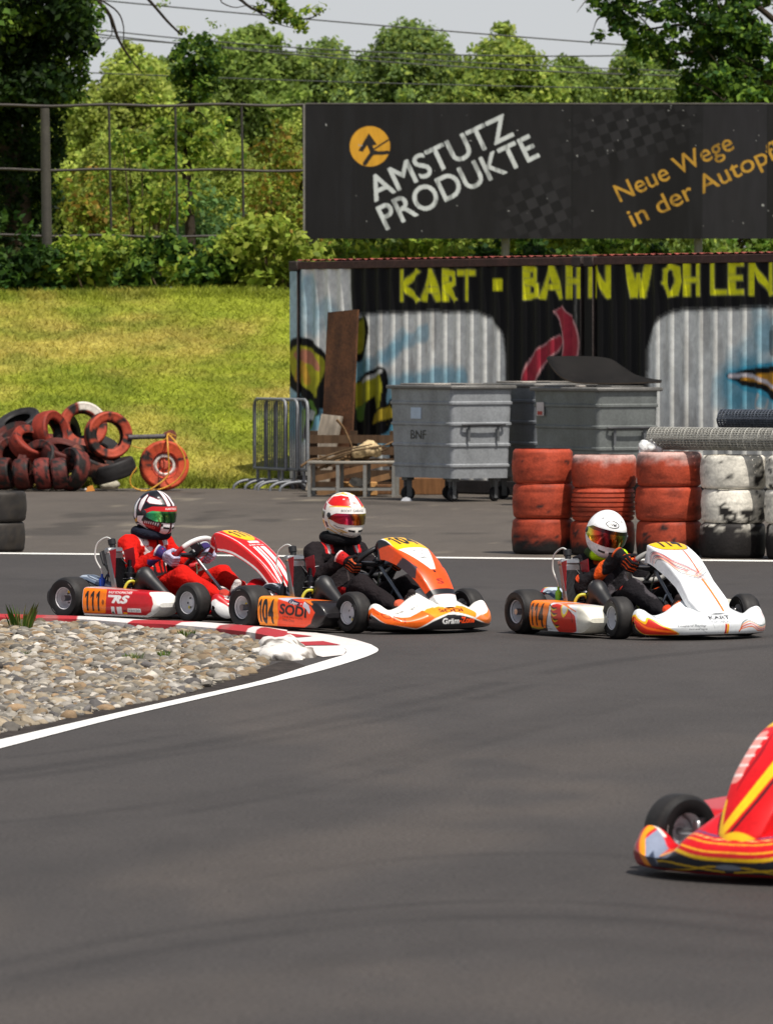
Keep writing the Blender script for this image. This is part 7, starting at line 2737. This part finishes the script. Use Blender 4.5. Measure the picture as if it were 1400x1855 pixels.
# ------------------------------------------------ white kart 114
def spec_white():
    pod = Canvas(s(222, 224, 226))
    fl, ye, dk = s(206, 40, 22), s(240, 200, 30), s(36, 22, 22)
    pod.poly([(.16, .02), (.365, .03), (.375, .06), (.40, .15), (.405, .24), (.16, .24)], s(30, 26, 28))
    pod.poly([(.16, .05), (.355, .05), (.368, .075), (.395, .15), (.397, .24), (.16, .24)], s(252, 128, 10))
    pod.stripe([(.17, .052), (.25, .046), (.32, .05)], .010, s(200, 160, 40))
    pod.number('114', .186, .062, .14, .050, .011, BK_, .07)
    pod.blob([(.425, .195), (.46, .205), (.55, .195), (.62, .175), (.66, .155), (.70, .13), (.705, .06), (.66, .035), (.52, .03), (.49, .035), (.465, .07), (.435, .11)], fl)
    for k in range(4):
        yy = .175 - k * .035
        pod.stripe([(.405 + .015 * k, yy + .02), (.44 + .012 * k, yy), (.49 + .01 * k, yy + .006)], [.006, .018, .004], dk)
        pod.stripe([(.41 + .015 * k, yy + .012), (.445 + .012 * k, yy - .008), (.485 + .01 * k, yy - .002)], [.004, .010, .003], ye)
    pod.blob([(.53, .20), (.545, .15), (.57, .125), (.60, .145), (.615, .175), (.60, .20)], ye)
    pod.blob([(.54, .205), (.555, .16), (.572, .143), (.592, .155), (.603, .18), (.59, .205)], s(206, 208, 206))
    pod.stripe([(.615, .175), (.64, .16), (.66, .14), (.67, .10)], .006, dk)
    pod.poly([(.71, .02), (.9, .02), (.9, .24), (.68, .24), (.70, .19), (.72, .14)], s(226, 222, 206))
    pod.text('KART REPUBLIC', .335, .060, .010, s(70, 70, 76), width=.075)
    pod.text('racing team', .33, .044, .009, s(70, 70, 76), width=.1, shear=.2)
    pod.stripe([(.40, .215), (.56, .2), (.70, .165)], .008, s(230, 120, 60))
    nose = Canvas(s(226, 229, 230))
    nose.func(lambda P: (P[:, 1] < .004).astype(float), s(34, 34, 36))
    nose.blob([(-.70, .12), (-.62, .12), (-.585, .155), (-.545, .15), (-.525, .10), (-.49, .09), (-.465, .125), (-.43, .115), (-.37, .07), (-.28, .02), (-.30, .004), (-.50, .004), (-.70, .02)], s(244, 190, 24))
    nose.blob([(-.70, .11), (-.62, .11), (-.585, .145), (-.56, .14), (-.54, .085), (-.49, .072), (-.462, .11), (-.44, .105), (-.38, .062), (-.29, .02), (-.32, .006), (-.50, .008), (-.70, .02)], fl)
    nose.stripe([(-.68, .11), (-.58, .075), (-.45, .045), (-.30, .022)], .014, s(250, 104, 24))
    for k in range(3):
        nose.stripe([(-.68, .09 - .025 * k), (-.60, .07 - .022 * k), (-.55, .075 - .02 * k)], [.010, .014, .003], dk)
        nose.stripe([(-.68, .084 - .025 * k), (-.61, .063 - .022 * k), (-.56, .068 - .02 * k)], [.004, .008, .003], ye)
    nose.text('KART', -.075, .108, .030, s(50, 50, 56), width=.150, bold=.05)
    nose.text('REPUBLIC', -.07, .084, .016, s(130, 132, 138), width=.140, bold=.03)
    nose.poly([(.025, .01), (.04, .01), (.04, .075), (.025, .075)], s(200, 40, 34))
    nose.poly([(.04, .01), (.055, .01), (.055, .075), (.04, .075)], s(246, 170, 30))
    nose.text('KART', -.40, .165, .020, s(40, 60, 80), width=.06, bold=.04)
    nose.poly([(-.385, .20), (-.37, .19), (-.355, .20), (-.36, .21), (-.38, .21)], s(30, 50, 70))
    nose.text('Leopard Racing', -.29, .060, .013, s(60, 60, 66), width=.18, shear=.3)
    nose.text('kart and more', -.22, .040, .011, s(70, 70, 76), width=.12, shear=.3)
    nose.stripe([(-.34, .14), (-.24, .12), (-.16, .06), (-.1, .02)], .003, s(150, 156, 160))
    nose.stripe([(-.20, .20), (-.10, .14), (-.05, .05)], .003, s(160, 164, 168))
    for k, c in enumerate((s(120, 130, 130), s(240, 140, 60), s(200, 40, 40), s(238, 110, 40))):
        nose.stripe([(.14, .02 + .004 * k), (.17, .08 - .012 * k), (.26, .10 - .016 * k), (.36, .055 - .012 * k), (.48, .06 - .012 * k), (.62, .10 - .01 * k)], .007 if k else .009, c)
    nose.stripe([(.46, .10), (.47, .16), (.46, .2)], .006, s(220, 70, 50))
    fa = Canvas(s(226, 228, 230))
    fa.blob([(-.125, -.06), (-.09, -.02), (0, .0), (.09, -.02), (.125, -.06), (.13, -.16), (.09, -.245), (0, -.265), (-.09, -.245), (-.13, -.16)], s(40, 36, 34))
    fa.blob([(-.12, -.063), (-.087, -.025), (0, -.006), (.087, -.025), (.12, -.063), (.125, -.158), (.087, -.238), (0, -.258), (-.087, -.238), (-.125, -.158)], s(248, 186, 14))
    fa.number('114', -.088, -.215, .14, .054, .012, BK_, .07)
    fa.text('KART-SHOP', 0, -.045, .016, s(206, 60, 50), width=.10, align='c', bold=.03)
    fa.stripe([(.045, -.27), (.04, -.40), (.035, -.50)], .012, s(226, 90, 40))
    for k, (c, w) in enumerate(((s(60, 60, 70), .005), (s(160, 30, 40), .010), (s(230, 110, 60), .006), (s(70, 66, 74), .008), (s(176, 36, 44), .008), (s(236, 150, 90), .006), (s(60, 58, 64), .005))):
        fa.stripe([(-.22, -.22 - .012 * k), (-.17, -.20 - .016 * k), (-.125, -.27 - .022 * k), (-.09, -.36 - .022 * k), (-.02, -.44 - .016 * k), (.06, -.53 - .014 * k)], [w * .5, w, w, w * 1.1, w, w * .5], c, a=.9)
    for k in range(4):
        fa.stripe([(.10, -.43 - .02 * k), (.06, -.46 - .02 * k), (.0, -.50 - .018 * k), (-.06, -.47 - .02 * k)], .006, [s(230, 110, 70), s(150, 90, 90), s(240, 160, 110), s(60, 58, 62)][k], a=.8)
    fa.ell((-.02, -.505), (.028, .020), s(236, 226, 220), a=.9)
    fa.stripe([(.03, -.57), (.04, -.68), (.05, -.84)], .016, s(240, 130, 30))
    fa.stripe([(.024, -.57), (.034, -.68), (.044, -.84)], .004, s(196, 40, 40))
    fa.ell((-.155, -.10), (.009, .011), s(90, 92, 98))
    gu = Canvas(s(190, 204, 214))
    gu.poly([(-.2, -.5), (-.05, -.5), (-.01, -.3), (-.2, -.3)], s(196, 40, 36))
    gu.stripe([(.03, -.44), (.2, -.42)], .018, s(40, 60, 90))
    gu.ell((-.05, -.40), (.02, .02), s(240, 200, 40))
    return dict(pod=pod, podbase=s(226, 222, 206), nose=nose, fairing=fa, fin=s(150, 152, 156), guard=gu, frame=s(150, 152, 156), bottlecol=s(150, 220, 40), fbase=1.35, fwide=1.06, skirt=.85, fp=[(.68, .49), (.70, .55), (.74, .583), (.80, .572), (.90, .526), (1.0, .463), (1.10, .385), (1.2, .30), (1.3, .21), (1.345, .165)],
                wheelcol=lambda a: s(150, 24, 30) if 62 < abs(a) < 80 else s(150, 148, 144))
def suit_114(V, sh):
    C = np.tile(s(28, 26, 29), (len(V), 1))
    x, y, z = V.T
    ay = np.abs(y + .06)
    C[(z > .43) & (ay > .085) & (ay < .165) & (x < .3)] = s(226, 92, 30)
    C[(x > .24) & (z > .24) & (z < .40) & (np.abs(ay - .085) < .020 + .03 * np.abs(np.sin(z * 40)))] = s(70, 66, 70)
    C[(x > .40) & (x < .445) & (z > .28) & (ay > .08)] = s(226, 90, 34)
    C[(x > .24) & (x < .31) & (z > .30) & (y < -.2) & (np.abs(z - .36 + (x - .27) * .6) < .012)] = s(216, 80, 40)
    C[(x > .5) & (x < .56) & (z > .24) & (y < -.1) & (np.abs(z - .30) < .01)] = s(190, 50, 40)
    return C
def collar_114(t):
    # light green padding, darker mark on the right front
    C = np.tile(s(190, 226, 30), (len(t), 1))
    C[(t > 1.2) & (t < 5.0)] = s(60, 76, 40)
    k = np.abs(((t + math.pi) % (2 * math.pi) - math.pi) + .1) < .10
    C[k] = s(40, 44, 34)
    return C
def helmet_white():
    h = Canvas(s(238, 238, 238))
    h.ell((0, 38), (22, 10.5), BK_)
    h.ell((0, 38), (18.4, 7.6), s(238, 238, 238))
    h.text('Arai', -13, 34, 8.0, BK_, width=26, bold=.10, shear=.2)
    h.stripe([(-50, -52), (-20, -57), (20, -57), (50, -52)], .8, s(160, 160, 164))
    h.poly([(-8, 74), (8, 74), (10, 78), (-10, 78)], s(90, 92, 98))
    return h
pos, rz = heading_pose(954, 1148, 60)
sp = spec_white()
sp.update(pos=pos, rz=rz, steer=RAD(-7), spin=2.0, wb=.89, dxn=-.05, dxf=-.05, label='white go-kart number 114 with flame patterns, leading the three', plabel='kart driver in black and orange leaning to the inside, in a plain white helmet',
          head=(.255, -.155, .625), lean=-.10, fwd=.02, low=.055, yaw=-22, pitch=14, roll=-12, grip=(-80, 88), suit=suit_114, collar=collar_114, glove=glove_f(s(30, 27, 30), s(226, 90, 30), s(216, 84, 34)), cuff=(s(30, 28, 30), s(220, 90, 36)),
          boot=boots(s(40, 32, 32), s(206, 70, 40), s(240, 120, 60)), helmet=helmet_white(), strip=None, elbow=(0, 0, 0),
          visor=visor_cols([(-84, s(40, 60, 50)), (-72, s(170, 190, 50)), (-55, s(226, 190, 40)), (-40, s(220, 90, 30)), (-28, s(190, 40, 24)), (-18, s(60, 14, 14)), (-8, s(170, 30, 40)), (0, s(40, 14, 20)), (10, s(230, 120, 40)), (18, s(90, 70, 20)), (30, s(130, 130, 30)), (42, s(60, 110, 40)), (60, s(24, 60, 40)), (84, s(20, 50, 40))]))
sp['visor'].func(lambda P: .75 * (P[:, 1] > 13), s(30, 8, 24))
build_kart(sp)
build_driver(sp)

# ------------------------------------------------ red and yellow kart close to the camera, mostly beyond the right edge
def spec_near():
    pod = Canvas(s(190, 20, 26))
    pod.stripe([(.18, .08), (.5, .12), (.8, .09)], .02, s(246, 190, 20))
    nose = Canvas(s(206, 16, 26))
    dk = s(34, 36, 44)
    nose.poly([(-.42, -.05), (-.40, .075), (-.30, .088), (-.14, .055), (.0, .05), (.14, .055), (.30, .088), (.40, .075), (.42, -.05)], dk)
    for sg in (-1, 1):
        f = lambda pts: [(sg * a, b) for a, b in pts]
        nose.stripe(f([(.42, .085), (.30, .095), (.14, .062), (.0, .056)]), .012, s(246, 196, 24))
        nose.stripe(f([(.40, .125), (.28, .115), (.12, .085), (.0, .082)]), .006, s(244, 180, 40))
        nose.stripe(f([(.42, .02), (.30, .035), (.18, .028), (.02, .012)]), .006, s(226, 180, 30))
        nose.stripe(f([(.30, .0), (.18, .012), (.08, .03), (.0, .03)]), .005, s(226, 180, 30))
        nose.poly(f([(.47, .20), (.37, .17), (.33, .02), (.41, .02), (.48, .08)]), s(128, 138, 158))
        nose.poly(f([(.41, .10), (.36, .07), (.33, .0), (.40, .0)]), s(48, 56, 76))
        nose.stripe(f([(.50, .19), (.505, .13), (.46, .07), (.40, .0)]), .034, s(246, 150, 22))
        nose.poly(f([(.80, .3), (.525, .2), (.53, .13), (.49, .06), (.42, .0), (.8, .0)]), s(150, 22, 34))
        for k in range(4):
            nose.stripe(f([(.575, .16 - .03 * k), (.64, .155 - .03 * k)]), .010, s(226, 150, 150), a=.7)
        nose.stripe(f([(.44, .2), (.52, .205), (.64, .2)]), .02, s(226, 216, 206))
    for sg in (-1, 1):
        f = lambda pts: [(sg * a, b) for a, b in pts]
        nose.stripe(f([(.36, .16), (.24, .15), (.12, .125), (.0, .12)]), .007, s(246, 170, 30))
        nose.stripe(f([(.34, .19), (.22, .19), (.12, .17), (.0, .165)]), .010, s(60, 70, 110))
        nose.stripe(f([(.33, .175), (.22, .172), (.12, .15), (.0, .145)]), .004, s(250, 210, 120))
    nose.ell((0, .03), (.05, .010), s(120, 126, 136))
    nose.func(lambda P: .9 * ((P[:, 1] < .004) & (np.abs(P[:, 0]) < .42)), s(150, 16, 24))
    fa = Canvas(s(214, 18, 22))
    fa.poly([(-.3, .05), (.3, .05), (.3, -.25), (.13, -.30), (-.13, -.30), (-.3, -.25)], s(246, 190, 20))
    fa.stripe([(.02, -.26), (.05, -.42), (.03, -.60), (-.03, -.76), (-.10, -.88)], [.07, .05, .04, .035, .03], s(250, 196, 30))
    fa.stripe([(.055, -.30), (.082, -.44), (.06, -.62), (.0, -.78), (-.06, -.88)], .010, s(40, 26, 30))
    fa.stripe([(-.06, -.36), (-.05, -.50), (-.065, -.66)], [.004, .016, .004], s(150, 10, 18))
    fa.stripe([(-.2, -.9), (-.08, -.86), (0, -.84), (.08, -.86), (.2, -.9)], .03, s(246, 190, 30))
    fa.stripe([(-.11, -.36), (-.10, -.52), (-.095, -.60)], .05, s(230, 150, 140))
    for k in range(5):
        fa.stripe([(-.13, -.38 - .05 * k), (-.075, -.39 - .05 * k)], .012, s(240, 220, 214))
    fa.stripe([(-.10, -.70), (-.08, -.80), (-.06, -.86)], .02, s(250, 190, 30))
    gu = Canvas(s(180, 20, 26))
    return dict(pod=pod, podbase=s(190, 20, 26), nose=nose, fairing=fa, fin=s(90, 14, 16), guard=gu, frame=s(176, 176, 170), fwide=1.0, fbase=1.0, wheelcol=lambda a: s(30, 30, 32))
al = RAD(35)
hx = np.array([-math.sin(al), -math.cos(al)])
lf = np.array([-hx[1], hx[0]])
wp = at(1222, 1505, 20.95)[:2]
pos = wp - WB * hx + FT * lf
sp = spec_near()
sp.update(pos=pos, rz=math.atan2(hx[1], hx[0]), steer=RAD(-20), spin=.7, hw=.52, hump=.225, bump=-.03, fine=2.0, tr=.105, dxf=.02, dzf=-.035, label='red and yellow go-kart close to the camera, cut by the right edge')
build_kart(sp)
def suit_near(V, sh):
    C = np.tile(s(170, 24, 24), (len(V), 1))
    C[(V[:, 2] > .478) & (np.abs(V[:, 1]) > .085) & (np.abs(V[:, 1]) < .145)] = s(240, 190, 40)
    return C
_h = Canvas(s(200, 30, 30))
_h.poly([(-180, 40), (180, 40), (180, 60), (-180, 60)], YE_)
sp.update(plabel='driver of the red and yellow kart, beyond the right edge', head=(.215, 0, .70), grip=(-98, 96), suit=suit_near, collar=lambda t: s(24, 24, 26), glove=glove_f(s(30, 26, 28), s(190, 36, 30), s(200, 190, 50)), cuff=(s(30, 30, 30), s(200, 180, 60)),
          boot=boots(s(40, 34, 34), s(206, 60, 50), s(226, 220, 216)), helmet=_h, strip=None, visor=visor_cols([(-84, s(40, 40, 60)), (0, s(60, 80, 120)), (84, s(40, 40, 60))]))
build_driver(sp)
